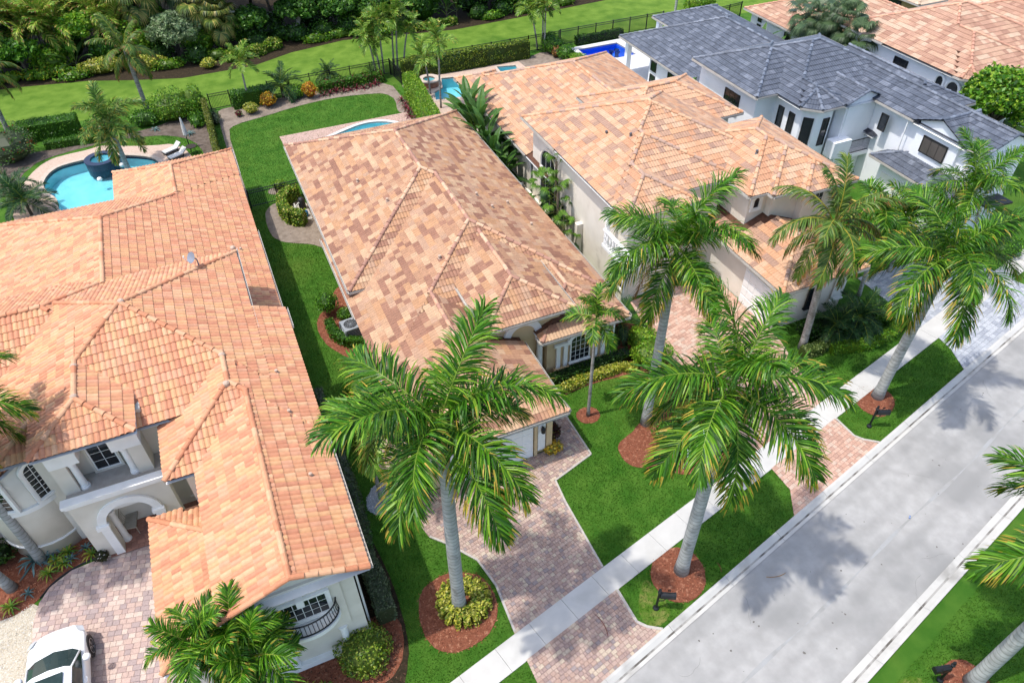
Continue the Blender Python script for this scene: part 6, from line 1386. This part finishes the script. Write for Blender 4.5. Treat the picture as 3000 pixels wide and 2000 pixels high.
# ================================================================== loose chips and pebbles on the beds in view
CH = {'red_mulch': ([S(176, 104, 76), S(140, 80, 58), S(206, 146, 114), S(112, 62, 46)], 150, .035, .3), 'white_pebbles': ([S(236, 238, 240), S(206, 208, 214), S(180, 184, 190)], 420, .03, .75), 'grey_soil': ([S(120, 108, 98), S(96, 86, 76), S(150, 136, 122)], 40, .03, .5), 'dark_mulch': ([S(96, 72, 58), S(70, 52, 42), S(124, 96, 78)], 60, .05, .35), 'shell_gravel': ([S(240, 232, 214), S(214, 200, 176), S(250, 246, 236)], 260, .022, .7), 'sandy_soil': ([S(150, 130, 110), S(120, 104, 86), S(190, 170, 150)], 22, .03, .5)}
for o, q, mm, z in BEDS:
    pal, dn, sz, asp = CH[mm.name]; x0 = min(p[0] for p in q); x1 = max(p[0] for p in q); y0 = min(p[1] for p in q); y1 = max(p[1] for p in q)
    rng = np.random.default_rng(len(o.name)*7+int(x0*10) % 97); far = (y0 > 36); n = int(dn*(.35 if far else 1)*(x1-x0)*(y1-y0)); X = rng.uniform(x0, x1, n); Y = rng.uniform(y0, y1, n); ok = np_inside(X, Y, q); P = np.stack([X[ok], Y[ok], np.full(ok.sum(), z+.012)], 1); ctr = P.mean(0); P[:, :2] = ctr[:2]+(P[:, :2]-ctr[:2])*(1.05 if max(x1-x0, y1-y0) < 4 else 1.)
    c = link('loose_chips', np_mesh('loose_chips', *leaf_quads(P, np.tile((0, 0, 1.), (len(P), 1)), sz, pal, jit=.35, asp=asp, rng=rng), M['chip']), o); c['kind'] = 'stuff'
# ================================================================== grass blades on the lawns
def scatter_grass(name, label, poly, dens, h, pal, seed, excl):
    rng = np.random.default_rng(seed); x0 = min(p[0] for p in poly); x1 = max(p[0] for p in poly); y0 = min(p[1] for p in poly); y1 = max(p[1] for p in poly)
    n = int(dens*(x1-x0)*(y1-y0)); X = rng.uniform(x0, x1, n); Y = rng.uniform(y0, y1, n); ok = np_inside(X, Y, poly)
    for e in excl: ok &= ~np_inside(X, Y, e)
    X, Y = X[ok], Y[ok]; n = len(X); a = rng.uniform(0, 6.28, n); l = h*rng.uniform(.6, 1.3, n); w = .014*rng.uniform(.7, 1.4, n); t = rng.uniform(0, .8, n); b = rng.uniform(0, 6.28, n)
    V = np.stack([np.stack([X-np.cos(a)*w, Y-np.sin(a)*w, np.zeros(n)], 1), np.stack([X+np.cos(a)*w, Y+np.sin(a)*w, np.zeros(n)], 1), np.stack([X+np.cos(b)*l*t, Y+np.sin(b)*l*t, l], 1)], 1).reshape(-1, 3)
    pl = np.array(pal); k = (np.sin(X*.9+1)+np.sin(Y*1.1)+np.sin(X*.37+Y*.5))*.25+rng.normal(0, .35, n); idx = np.clip(((k+1)/2*len(pal)).astype(int), 0, len(pal)-1); C = pl[idx]*rng.uniform(.75, 1.25, (n, 1))
    o = link(name, np_mesh(name, V, np.arange(3*n).reshape(n, 3), C, M['leaf'])); tag(o, label, 'grass', kind='stuff'); return n
EX = [[(v.co.x, v.co.y) for v in []]]
def outl(o):
    """Outline loop of a flat sheet object."""
    bm = bmesh.new(); bm.from_mesh(o.data); es = [e for e in bm.edges if len(e.link_faces) == 1 and e.verts[0].co.z > -.02]; nxt = {}
    for e in es:
        a, b = e.verts; nxt.setdefault(a.index, []).append(b.index); nxt.setdefault(b.index, []).append(a.index)
    st = es[0].verts[0].index; loop = [st]; prev = None; cur = st; bm.verts.ensure_lookup_table()
    while True:
        c = [q for q in nxt[cur] if q != prev]
        if not c: break
        prev, cur = cur, c[0]
        if cur == st or len(loop) > 5000: break
        loop.append(cur)
    r = [(bm.verts[i].co.x, bm.verts[i].co.y) for i in loop]; bm.free(); return r
EXC = []
for o in list(bpy.data.objects):
    n = o.name
    if n.startswith(('driveway', 'mulch', 'pebble', 'service', 'sand_', 'gravel', 'pump_bush', 'pool_deck')):
        me = o.data; co = [(v.co.x, v.co.y, v.co.z) for v in me.vertices]; zt = max(c[2] for c in co)
        used = {}
        for p in me.polygons:
            if abs(p.normal.z) > .9:
                vs = list(p.vertices)
                for a, b in zip(vs, vs[1:]+vs[:1]): used[(min(a, b), max(a, b))] = used.get((min(a, b), max(a, b)), 0)+1
        ed = [e for e, c in used.items() if c == 1]; nx = {}
        for a, b in ed: nx.setdefault(a, []).append(b); nx.setdefault(b, []).append(a)
        seen = set(); best = None
        for s0 in nx:
            if s0 in seen: continue
            loop = [s0]; seen.add(s0); cur = s0
            while True:
                c = [q for q in nx[cur] if q not in seen]
                if not c: break
                cur = c[0]; seen.add(cur); loop.append(cur)
            if best is None or len(loop) > len(best): best = loop
        if best: EXC.append([co[i][:2] for i in best])
for B_ in b1+b2+b3+b4:
    EXC.append(inset(B_.poly, [.55]*len(B_.poly)))
GP = [S(56, 106, 20), S(72, 122, 28), S(92, 140, 38), S(126, 160, 56)]
EXS = EXC+[[(X0, sw_top(X0)-1.02), (X1, sw_top(X1)-1.02), (X1, sw_top(X1)+.02), (X0, sw_top(X0)+.02)]]
scatter_grass('grass', 'trimmed green turf of the front lawns and side yards', [(.3, cb_in(.3)+.02), (31, cb_in(31)+.02), (31, 20), (17, 22), (9, 25), (4, 30), (4, 43), (.3, 43)], 420, .06, GP, 1, EXS)
scatter_grass('grass', 'trimmed green turf of the verge across the road', [(13, cb2_in(13)-.6), (13, 0), (24, 0), (24, cb2_in(24)-.6)], 420, .06, GP, 2, EXS)
scatter_grass('grass', 'trimmed green turf of the back lawns', [(-9, 43), (14.5, 43), (14.5, 57.5), (-9, 57.5)], 200, .07, GP, 3, EXS)

# ================================================================== small things
BKM = M['black_metal']
M['white_paint'] = mat('white_car_paint', (.80, .81, .82), (.78, .79, .80), 1, .22, spec=.5)
M['tyre'] = mat('tyre_rubber', (.015, .015, .016), (.02, .02, .02), 8, .8); M['rim'] = mat('alloy_rim', (.45, .46, .48), (.4, .41, .43), 4, .3, metal=.9)
M['car_glass'] = mat('car_glass', (.02, .035, .035), (.03, .05, .05), 1, .04, spec=.7); M['lamp_glass'] = mat('headlight_glass', (.5, .52, .55), (.4, .42, .45), 6, .08, spec=.7); M['plastic'] = mat('black_plastic', (.02, .02, .022), None, 5, .5)
def car():
    t = thing('parked_car', 'white car with panoramic roof parked on the paver driveway', 'car', (-9.85, 14.95, .045), R_(91))
    def st(x, w, zt, zs, zb=.22):
        h = [(0, zt), (.45*w, zt-.006), (.74*w, zt-.03), (.90*w, zt-.075), (.985*w, zs), (w, .62), (.985*w, .42), (.93*w, zb)]
        return [(x, y, z) for y, z in h]+[(x, -y, z) for y, z in h[:0:-1]]
    sts = [st(-2.33, .70, .80, .70, .42), st(-2.26, .82, .98, .82, .3), st(-2.0, .90, 1.05, .88), st(-1.5, .93, 1.06, .9), st(-.6, .935, 1.0, .9), st(.3, .935, .985, .88), st(.75, .935, .975, .86), st(1.2, .93, .95, .83), st(1.6, .92, .90, .78), st(1.9, .87, .85, .73), st(2.12, .76, .78, .67, .28), st(2.28, .56, .68, .6, .34), st(2.34, .3, .6, .55, .42)]
    mb = MB(); mb.tube_rings(sts); bo = link('body', mb.mesh('body', M['white_paint'], True), t); sb = bo.modifiers.new('round', 'SUBSURF'); sb.levels = 2; sb.render_levels = 2
    # cabin: glass shell with white roof and pillars
    def cs(x, zb, zt, wb, wt, bl=0): return [(x, -wb, zb), (x+bl*.1, -wt, zt-.05), (x+bl*.6, -wt*.72, zt-.012), (x+bl, 0, zt), (x+bl*.6, wt*.72, zt-.012), (x+bl*.1, wt, zt-.05), (x, wb, zb)]
    c = [cs(.98, .95, .985, .82, .80, .3), cs(.28, .97, 1.40, .86, .66, .12), cs(-.35, .98, 1.475, .87, .67, .02), cs(-1.15, 1.0, 1.45, .87, .66, -.05), cs(-2.0, 1.03, 1.09, .80, .74, -.12)]
    def strip(i0, i1, a, b, m, name, off=0., sub=4):
        q = MB()
        for i in range(i0, i1):
            for k in range(a, b):
                f = [c[i][k], c[i][k+1], c[i+1][k+1], c[i+1][k]]; q.face([(p[0], p[1]*(1+off), p[2]+off) for p in f])
        return link(name, q.mesh(name, m, True), t)
    strip(0, 1, 1, 5, M['car_glass'], 'windscreen'); strip(1, 3, 1, 5, M['white_paint'], 'roof_panel'); strip(3, 4, 1, 5, M['car_glass'], 'rear_window')
    strip(0, 4, 0, 1, M['car_glass'], 'side_window'); strip(0, 4, 5, 6, M['car_glass'], 'side_window')
    sr = MB(); sr.face([(.14, -.46, 1.462), (-.35, -.46, 1.512), (-.35, .46, 1.512), (.14, .46, 1.462)][::-1]); sr.face([(-.35, -.46, 1.512), (-1.0, -.46, 1.492), (-1.0, .46, 1.492), (-.35, .46, 1.512)][::-1]); link('sunroof', sr.mesh('sunroof', M['car_glass']), t)
    for s in (-1, 1):
        p = MB(); p.tube([(1.0, s*.80, .965), (.25, s*.675, 1.37), (-.35, s*.685, 1.43), (-1.15, s*.675, 1.405), (-1.95, s*.76, 1.08)], .032, 6); link('pillar', p.mesh('pillar', M['white_paint'], True), t)
        p = MB(); p.tube([(-.35, s*.69, 1.42), (-.42, s*.89, .98)], .04, 5); link('pillar', p.mesh('pillar', M['plastic']), t)
        p = MB(); p.lathe([(.05, -.09), (.12, -.05), (.13, .03), (.08, .09)], 10, (.62, s*1.02, 1.03)); link('mirror', p.mesh('mirror', M['white_paint'], True), t)
        hl = MB(); hl.face([(2.06, s*.83, .72), (1.78, s*.90, .80), (1.86, s*.70, .855), (2.14, s*.60, .77)][::s]); link('headlight', (lambda m_: m_)(hl.mesh('headlight', M['lamp_glass'])), t).location.z = .012
        for x in (1.42, -1.42):
            w = MB(); Rm = Matrix.Translation((x, s*.84, .33)) @ Matrix.Rotation(-s*math.pi/2, 4, 'X')
            def cyl(prof, m, name, n=22):
                q = MB(); q.tube_rings([[tuple(Rm @ Vector((r*math.cos(a), r*math.sin(a), z))) for a in np.linspace(0, 2*math.pi, n, endpoint=False)] for r, z in prof]); return link(name, q.mesh(name, m), t)
            wh = cyl([(.33, -.1), (.345, .0), (.345, .09), (.31, .115), (.24, .115), (.23, .09)], M['tyre'], 'wheel')
            q = MB()
            for sp in range(5):
                a = sp*2*math.pi/5
                for da in (-.12, .12):
                    q.face([tuple(Rm @ Vector((r*math.cos(a+e), r*math.sin(a+e), .112))) for r, e in ((.05, da*2-.3), (.24, da-.05), (.24, da+.05), (.05, da*2+.3))])
            q.tube_rings([[tuple(Rm @ Vector((r*math.cos(a), r*math.sin(a), z))) for a in np.linspace(0, 2*math.pi, 20, endpoint=False)] for r, z in ((.26, .117), (.235, .119), (.235, .10))], cap=False)
            link('rim', q.mesh('rim', M['rim']), wh)
            ar = MB(); ar.tube_rings([[tuple(Rm @ Vector((r*math.cos(a), r*math.sin(a), z))) for a in np.linspace(0, 2*math.pi, 22, endpoint=False)] for r, z in ((.395, .05), (.395, .096), (.33, .097))], cap=False); link('wheel_arch', ar.mesh('wheel_arch', M['plastic']), t)
        for xa, za in ((-.15, .80), (-1.1, .82)): dh = MB(); dh.box(xa, xa+.2, s*.935-.015, s*.935+.02, za, za+.025); link('door_handle', dh.mesh('door_handle', M['white_paint']), t)
    g = MB(); g.box(2.2, 2.325, -.42, .42, .36, .52); link('grille', g.mesh('grille', M['plastic']), t)
    wp = MB(); wp.tube([(1.0, -.5, .985), (.72, .15, 1.13)], .012, 4); wp.tube([(1.0, .2, .985), (.72, .62, 1.10)], .012, 4); link('wiper', wp.mesh('wiper', M['plastic']), t)
car()
def mailbox(label, x, y, rz):
    t = thing('mailbox', label, 'mailbox', (x, y, 0), rz, 'black kerbside mailboxes')
    mb = MB(); mb.lathe([(.11, 0), (.11, .08), (.06, .14), (.045, .2), (.045, 1.12), (.07, 1.14), (.07, 1.18), (.035, 1.22), (.06, 1.28), (.045, 1.34), (.01, 1.4)], 10); link('post', mb.mesh('post', BKM), t)
    mb = MB(); rings = []
    for xx in (.04, .56): rings.append([(xx, y_, z_) for y_, z_ in [(-.1, .88), (.1, .88), (.1, 1.0)]+[(.1*math.cos(a), 1.0+.1*math.sin(a)) for a in np.linspace(.3, math.pi-.3, 7)]+[(-.1, 1.0)]])
    mb.tube_rings(rings); link('box', mb.mesh('box', BKM), t)
    mb = MB(); mb.tube_rings([[(xx, y_*1.08, .94+(z_-.94)*1.08) for _, y_, z_ in rings[0]] for xx in (.55, .585)]); link('door', mb.mesh('door', BKM), t)
    mb = MB(); mb.box(-.02, .5, -.03, .03, .80, .86); mb.tube([(.03, 0, .55), (.2, 0, .6), (.3, 0, .8)], .016, 6); link('bracket', mb.mesh('bracket', BKM), t)
    mb = MB(); mb.box(.3, .32, .1, .115, .95, 1.15); mb.box(.3, .40, .1, .115, 1.08, 1.15); link('flag', mb.mesh('flag', BKM), t)
mailbox('black post mailbox on sparse turf by pink paver apron', 9.7, 9.78, R_(-28))
mailbox('black post mailbox beside the verge palm near salmon paver apron', 22.95, 13.25, R_(-25))
mailbox('black post mailbox across the road at bottom right', 17.0, 3.75, R_(165))
M['ac_grey'] = mat('condenser_grey', S(176, 182, 188), S(160, 166, 172), 3, .5, spec=.4)
def ac(label, x, y, rz=0, w=.82, h=.8):
    t = thing('air_conditioner', label, 'air conditioner', (x, y, .06), rz, 'air conditioning units'); hw = w/2
    mb = MB(); mb.box(-hw-.08, hw+.08, -hw-.08, hw+.08, -.06, 0); link('pad', mb.mesh('pad', M['plinth']), t)
    mb = MB(); mb.box(-hw+.03, hw-.03, -hw+.03, hw-.03, 0, h-.06); link('coil', mb.mesh('coil', M['plastic']), t)
    for sx in (-1, 1):
        for sy in (-1, 1): mb = MB(); mb.box(sx*hw-.05, sx*hw+.05, sy*hw-.05, sy*hw+.05, 0, h-.05); link('corner_post', mb.mesh('corner_post', M['ac_grey']), t)
    lv = MB()
    for k in range(8):
        z = .08+k*.085; lv.box(-hw, hw, -hw-.005, -hw+.02, z, z+.035); lv.box(-hw, hw, hw-.02, hw+.005, z, z+.035); lv.box(-hw-.005, -hw+.02, -hw, hw, z, z+.035); lv.box(hw-.02, hw+.005, -hw, hw, z, z+.035)
    link('louvres', lv.mesh('louvres', M['ac_grey']), t)
    n = 24; mb = MB(); sq = [(hw+.03, a) for a in range(n)]
    for k in range(n):
        a, b = 2*math.pi*k/n, 2*math.pi*(k+1)/n; f = lambda a: (hw+.03)/max(abs(math.cos(a)), abs(math.sin(a)))
        mb.face([(.34*math.cos(a), .34*math.sin(a), h), (f(a)*math.cos(a), f(a)*math.sin(a), h), (f(b)*math.cos(b), f(b)*math.sin(b), h), (.34*math.cos(b), .34*math.sin(b), h)]); mb.face([(f(a)*math.cos(a), f(a)*math.sin(a), h), (f(a)*math.cos(a), f(a)*math.sin(a), h-.08), (f(b)*math.cos(b), f(b)*math.sin(b), h-.08), (f(b)*math.cos(b), f(b)*math.sin(b), h)])
    link('top_panel', mb.mesh('top_panel', M['ac_grey']), t)
    fn = MB()
    for k in range(5):
        a = k*2*math.pi/5; fn.face([(.05*math.cos(a), .05*math.sin(a), h-.08), (.31*math.cos(a), .31*math.sin(a), h-.06), (.31*math.cos(a+.7), .31*math.sin(a+.7), h-.1), (.05*math.cos(a+1), .05*math.sin(a+1), h-.1)])
    fn.lathe([(.08, h-.12), (.08, h-.05), (.01, h-.04)], 10); link('fan', fn.mesh('fan', M['rim']), t)
    gr = MB()
    for r in (.1, .16, .22, .28, .34): gr.tube([(r*math.cos(a), r*math.sin(a), h+.01) for a in np.linspace(0, 2*math.pi, 19)], .006, 4, cap=False)
    for k in range(6): a = k*math.pi/6; gr.tube([(-.35*math.cos(a), -.35*math.sin(a), h+.012), (.35*math.cos(a), .35*math.sin(a), h+.012)], .006, 4)
    link('grille', gr.mesh('grille', M['ac_grey']), t)
ac('grey air conditioner beside beige house and curved hedge', 3.42, 28.65, .1); ac('dark air conditioner under giant birds of paradise', 16.55, 37.9); ac('air conditioner behind garden wall, nearer round bay', -11.95, 23.7); ac('air conditioner behind garden wall, farther from bay', -12.1, 25.1)
# utility boxes
M['utility'] = mat('pale_grey_green_box', S(206, 214, 212), S(192, 200, 198), 2, .5)
t = thing('utility_box', 'pale grey utility pedestal in mulch by shrubs', 'utility box', (14.2, 14.75, 0), R_(14)); mb = MB(); mb.box(-.17, .17, -.15, .15, .1, .78); link('cabinet', mb.mesh('cabinet', M['utility']), t); mb = MB(); mb.box(-.15, .15, -.13, .13, 0, .1); link('base', mb.mesh('base', M['plastic']), t); mb = MB(); mb.prism([(-.2, -.18), (.2, -.18), (.2, .18), (-.2, .18)], .78, [.8, .8, .86, .86]); link('lid', mb.mesh('lid', M['utility']), t)
M['teal_box'] = mat('pale_green_transformer', S(190, 212, 206), S(176, 198, 192), 2, .5)
t = thing('transformer_box', 'pale green transformer box half hidden by shrubs and fronds', 'utility box', (15.55, 15.3, 0), R_(14)); mb = MB(); mb.box(-.45, .45, -.4, .4, .08, .8); link('cabinet', mb.mesh('cabinet', M['teal_box']), t); mb = MB(); mb.box(-.55, .55, -.5, .5, 0, .08); link('base', mb.mesh('base', M['plinth']), t)
# fences
def fence(label, pts, h=1.3, group='black aluminium fences'):
    t = wthing('metal_fence', label, 'fence', (*pts[0], 0), group); pk = MB()
    for a, b in zip(pts[:-1], pts[1:]):
        a, b = Vector(a), Vector(b); L = (b-a).length; d = (b-a)/L; n = max(1, round(L/1.8)); rl = MB()
        for z in (.12, h-.22, h-.04):
            nn = Vector((-d.y, d.x))*.018; q = [a-nn, b-nn, b+nn, a+nn]; rl.prism([(v.x, v.y) for v in q], z, z+.04)
        link('rail', rl.mesh('rail', BKM), t)
        for k in range(n+1):
            p = a+d*(L*k/n); m_ = MB(); m_.box(p.x-.035, p.x+.035, p.y-.035, p.y+.035, 0, h+.06); link('post', m_.mesh('post', BKM), t)
        for k in range(int(L/.11)):
            p = a+d*(.055+.11*k); pk.box(p.x-.011, p.x+.011, p.y-.011, p.y+.011, .1, h-.02)
    link('pickets', pk.mesh('pickets', BKM), t)['kind'] = 'stuff'
fence('black metal gate section beside tall narrow hedge end', [(.05, 58.85), (1.6, 58.9)]); fence('black metal fence behind the crotons and cordylines', [(4.6, 59.35), (14.7, 59.6)]); fence('short black fence running from rear fence beside slim palms', [(14.72, 59.5), (14.95, 57.2)])
fence('black metal fence behind yellow-topped hedge', [(14.9, 59.05), (27.2, 58.95), (30.2, 58.95)], 1.45); fence('black metal fence beyond deep blue pool', [(30.4, 59.1), (41.2, 59.2)], 1.45); fence('black metal fence between white house and pinkish roof', [(43.6, 57.2), (46.4, 58.0), (49.5, 58.4)], 1.4)
fence('black metal fence across side yard near horseshoe hedge', [(.62, 43.2), (4.1, 43.3)], 1.25); fence('light metal gate in passage between tan roofs', [(15.4, 26.3), (17.1, 26.1)], 1.2)
# pool furniture
M['cushion'] = mat('white_cushion', S(242, 240, 234), S(230, 228, 220), 3, .9); M['wicker'] = mat('dark_wicker', S(70, 60, 54), S(54, 46, 42), 20, .8)
def lounger(label, x, y, rz):
    t = thing('sun_lounger', label, 'sun lounger', (x, y, .03), rz, 'white sun loungers', .78); mb = MB(); mb.box(0, 1.25, -.3, .3, .26, .36); link('seat', mb.mesh('seat', M['cushion']), t)
    mb = MB(); mb.box(0, .62, -.3, .3, 0, .1, M4=Matrix.Translation((1.24, 0, .27)) @ Matrix.Rotation(R_(-38), 4, 'Y')); link('backrest', mb.mesh('backrest', M['cushion']), t)
    mb = MB(); mb.box(-.02, 1.3, -.33, .33, .2, .26); link('frame', mb.mesh('frame', M['wicker']), t)
    for lx in (.08, 1.2):
        for ly in (-.28, .28): mb = MB(); mb.box(lx-.03, lx+.03, ly-.03, ly+.03, 0, .2); link('leg', mb.mesh('leg', M['wicker']), t)
lounger('white sun lounger farther from orange roof', -3.9, 52.75, R_(28)); lounger('white sun lounger nearer orange roof', -3.6, 51.75, R_(28))
t = thing('parasol', 'closed white parasol beside sun loungers', 'parasol', (-2.15, 53.4, .03)); mb = MB(); mb.lathe([(.25, 0), (.25, .06), (.04, .09), (.03, 2.3), (.01, 2.35)], 12); link('pole', mb.mesh('pole', BKM), t); mb = MB(); mb.lathe([(.06, .8), (.17, .95), (.13, 1.5), (.06, 2.1), (.01, 2.32)], 9); link('canopy', mb.mesh('canopy', M['cushion']), t)
t = thing('patio_table', 'dark wrought iron table beside sun loungers', 'table', (-2.0, 52.3, .03)); mb = MB(); mb.lathe([(.35, .5), (.36, .53), (.01, .54)], 14); link('top', mb.mesh('top', M['wicker']), t)
for k in range(3): a = k*2.1; mb = MB(); mb.tube([(.3*math.cos(a), .3*math.sin(a), 0), (.12*math.cos(a), .12*math.sin(a), .28), (.25*math.cos(a), .25*math.sin(a), .5)], .018, 5); link('leg', mb.mesh('leg', BKM), t)
for k, (x, y, lb) in enumerate([(-6.75, 52.75, 'white floating ball in pool nearer foxtail palm'), (-8.2, 51.3, 'white floating ball in middle of freeform pool')]):
    mb = MB(); mb.lathe([(.02, -.16), (.13, -.1), (.17, .0), (.13, .1), (.02, .16)], 14, (x, y, -.04)); tag(link('float_ball', mb.mesh('float_ball', TR, True)), lb, 'ball', 'floating pool balls')
# pool equipment
M['pvc'] = mat('white_pvc', S(236, 234, 226), S(224, 222, 214), 4, .5); M['blue_motor'] = mat('blue_pump_cover', S(40, 130, 190), S(30, 110, 170), 3, .5)
t = thing('pool_pump', 'pool pump with blue cover and white pipes inside horseshoe hedge', 'pool pump', (3.45, 41.3, 0)); mb = MB(); mb.box(-.45, .45, -1.0, 1.0, 0, .08); link('pad', mb.mesh('pad', M['plinth']), t)
mb = MB(); mb.lathe([(.16, 0), (.2, .1), (.2, .3), (.1, .4), (.02, .42)], 12, (.12, -.55, .08)); link('motor', mb.mesh('motor', M['blue_motor'], True), t); mb = MB(); mb.lathe([(.2, 0), (.22, .1), (.22, .6), (.15, .72), (.05, .76)], 14, (.15, .45, .08)); link('filter', mb.mesh('filter', M['plastic'], True), t)
mb = MB(); mb.tube([(-.3, .7, .35), (-.3, -.1, .35), (-.05, -.1, .35), (-.05, -.45, .3)], .045, 7); mb.tube([(-.3, .3, .35), (-.1, .3, .55), (.1, .42, .6)], .045, 7); mb.tube([(-.3, -.1, .35), (-.3, -.5, .1)], .045, 7); link('pipes', mb.mesh('pipes', M['pvc']), t)
# satellite dish on the orange roof
M['dish'] = mat('grey_dish', S(150, 156, 170), S(136, 142, 156), 2, .5)
t = thing('satellite_dish', 'grey satellite dish on the orange roof ridge', 'satellite dish', (-2.35, 28.75, 6.2), R_(200)); mb = MB(); mb.tube([(0, 0, 0), (0, 0, .35), (.12, 0, .5)], .03, 6); link('mast', mb.mesh('mast', M['dish']), t)
mb = MB(); md = Matrix.Translation((.15, 0, .5)) @ Matrix.Rotation(R_(50), 4, 'Y'); mb.tube_rings([[tuple(md @ Vector((r*math.cos(a)*.8, r*math.sin(a), z))) for a in np.linspace(0, 2*math.pi, 16, endpoint=False)] for r, z in ((.02, 0), (.16, .02), (.3, .07))], cap=False); link('reflector', mb.mesh('reflector', M['dish'], True), t); mb = MB(); mb.tube([tuple(md @ Vector((.22, 0, .05))), tuple(md @ Vector((.1, 0, .38)))], .014, 5); mb.lathe([(.03, 0), (.03, .08)], 8, tuple(md @ Vector((.08, 0, .36)))); link('feed_arm', mb.mesh('feed_arm', TR), t)
# wire bench with cushion inside the entry arch
M['cream_metal'] = mat('cream_wire', S(206, 196, 176), S(190, 180, 160), 4, .6); M['bench_pad'] = mat('grey_beige_cushion', S(196, 188, 172), S(180, 172, 156), 4, .9)
t = thing('bench', 'cream wire bench with tufted cushion inside entry arch', 'bench', (-7.35, 21.3, .11), R_(82)); 
for k in range(4): mb = MB(); mb.box(-.62+k*.31, -.32+k*.31, -.22, .22, .42, .5); link('cushion', mb.mesh('cushion', M['bench_pad']), t)
mb = MB()
for x in (-.6, .6):
    for y in (-.22, .22): mb = MB(); mb.tube([(x, y, 0), (x*.95, y*.9, .2), (x, y, .42)], .018, 5); link('leg', mb.mesh('leg', M['cream_metal']), t)
mb = MB()
for k in range(13): x = -.6+k*.1; mb.tube([(x, .24, .42), (x+.05*math.sin(k), .27, .65), (x, .28, .85)], .01, 4)
mb.tube([(-.62, .24, .42), (-.66, .28, .8), (0, .3, .98), (.66, .28, .8), (.62, .24, .42)], .018, 5); link('backrest', mb.mesh('backrest', M['cream_metal']), t)
# grey pole on the greenbelt, black bed edging, fallen frond bits
mb = MB(); mb.tube([(44.7, 62.3, 0), (44.7, 62.3, 6)], .13, 10); tag(link('concrete_pole', mb.mesh('concrete_pole', M['bark_royal'])), 'pale grey pole standing on greenbelt behind white house', 'pole')
mb = MB(); mb.tube([(-8.93, 20.26, .05), (-9.4, 20.2, .05), (-9.8, 20.08, .05), (-10.2, 19.88, .05), (-10.5, 19.64, .05), (-10.78, 19.3, .05)], .03, 6); tag(link('bed_edging', mb.mesh('bed_edging', M['plastic'])), 'curved black plastic edging between agave bed and pavers', 'edging')
M['straw'] = mat('dry_straw', S(196, 150, 80), S(160, 110, 60), 6, .9); M['twig'] = mat('red_twig', S(150, 80, 70), S(120, 60, 50), 6, .9)
for k, (x, y, a, L, mm, lb) in enumerate([(14.1, 9.15, -.6, .8, 'straw', 'dry yellow frond piece on the road near kerb'), (13.9, 10.05, .3, .5, 'twig', 'reddish dry twig on the road by kerb joint'), (12.7, 10.0, 1.0, .4, 'twig', 'reddish dry twig on the kerb'), (7.6, 9.55, 1.2, .9, 'twig', 'thin curved dry frond stalk on paver apron')]):
    mb = MB(); mb.tube([(x+math.cos(a+.4*s)*L*s, y+math.sin(a+.4*s)*L*s, .05+.01*math.sin(3*s)) for s in np.linspace(0, 1, 7)], [.012]*6+[.004], 5); tag(link('fallen_frond', mb.mesh('fallen_frond', M[mm])), lb, 'debris', 'fallen palm debris')
M['blue_litter'] = mat('blue_plastic', S(40, 110, 200), S(200, 210, 220), 20, .5)
mb = MB(); mb.tube([(20.9, 8.9, .04), (21.0, 8.98, .05)], [.035, .03], 6); tag(link('litter', mb.mesh('litter', M['blue_litter'])), 'tiny blue wrapper lying on the road', 'litter')
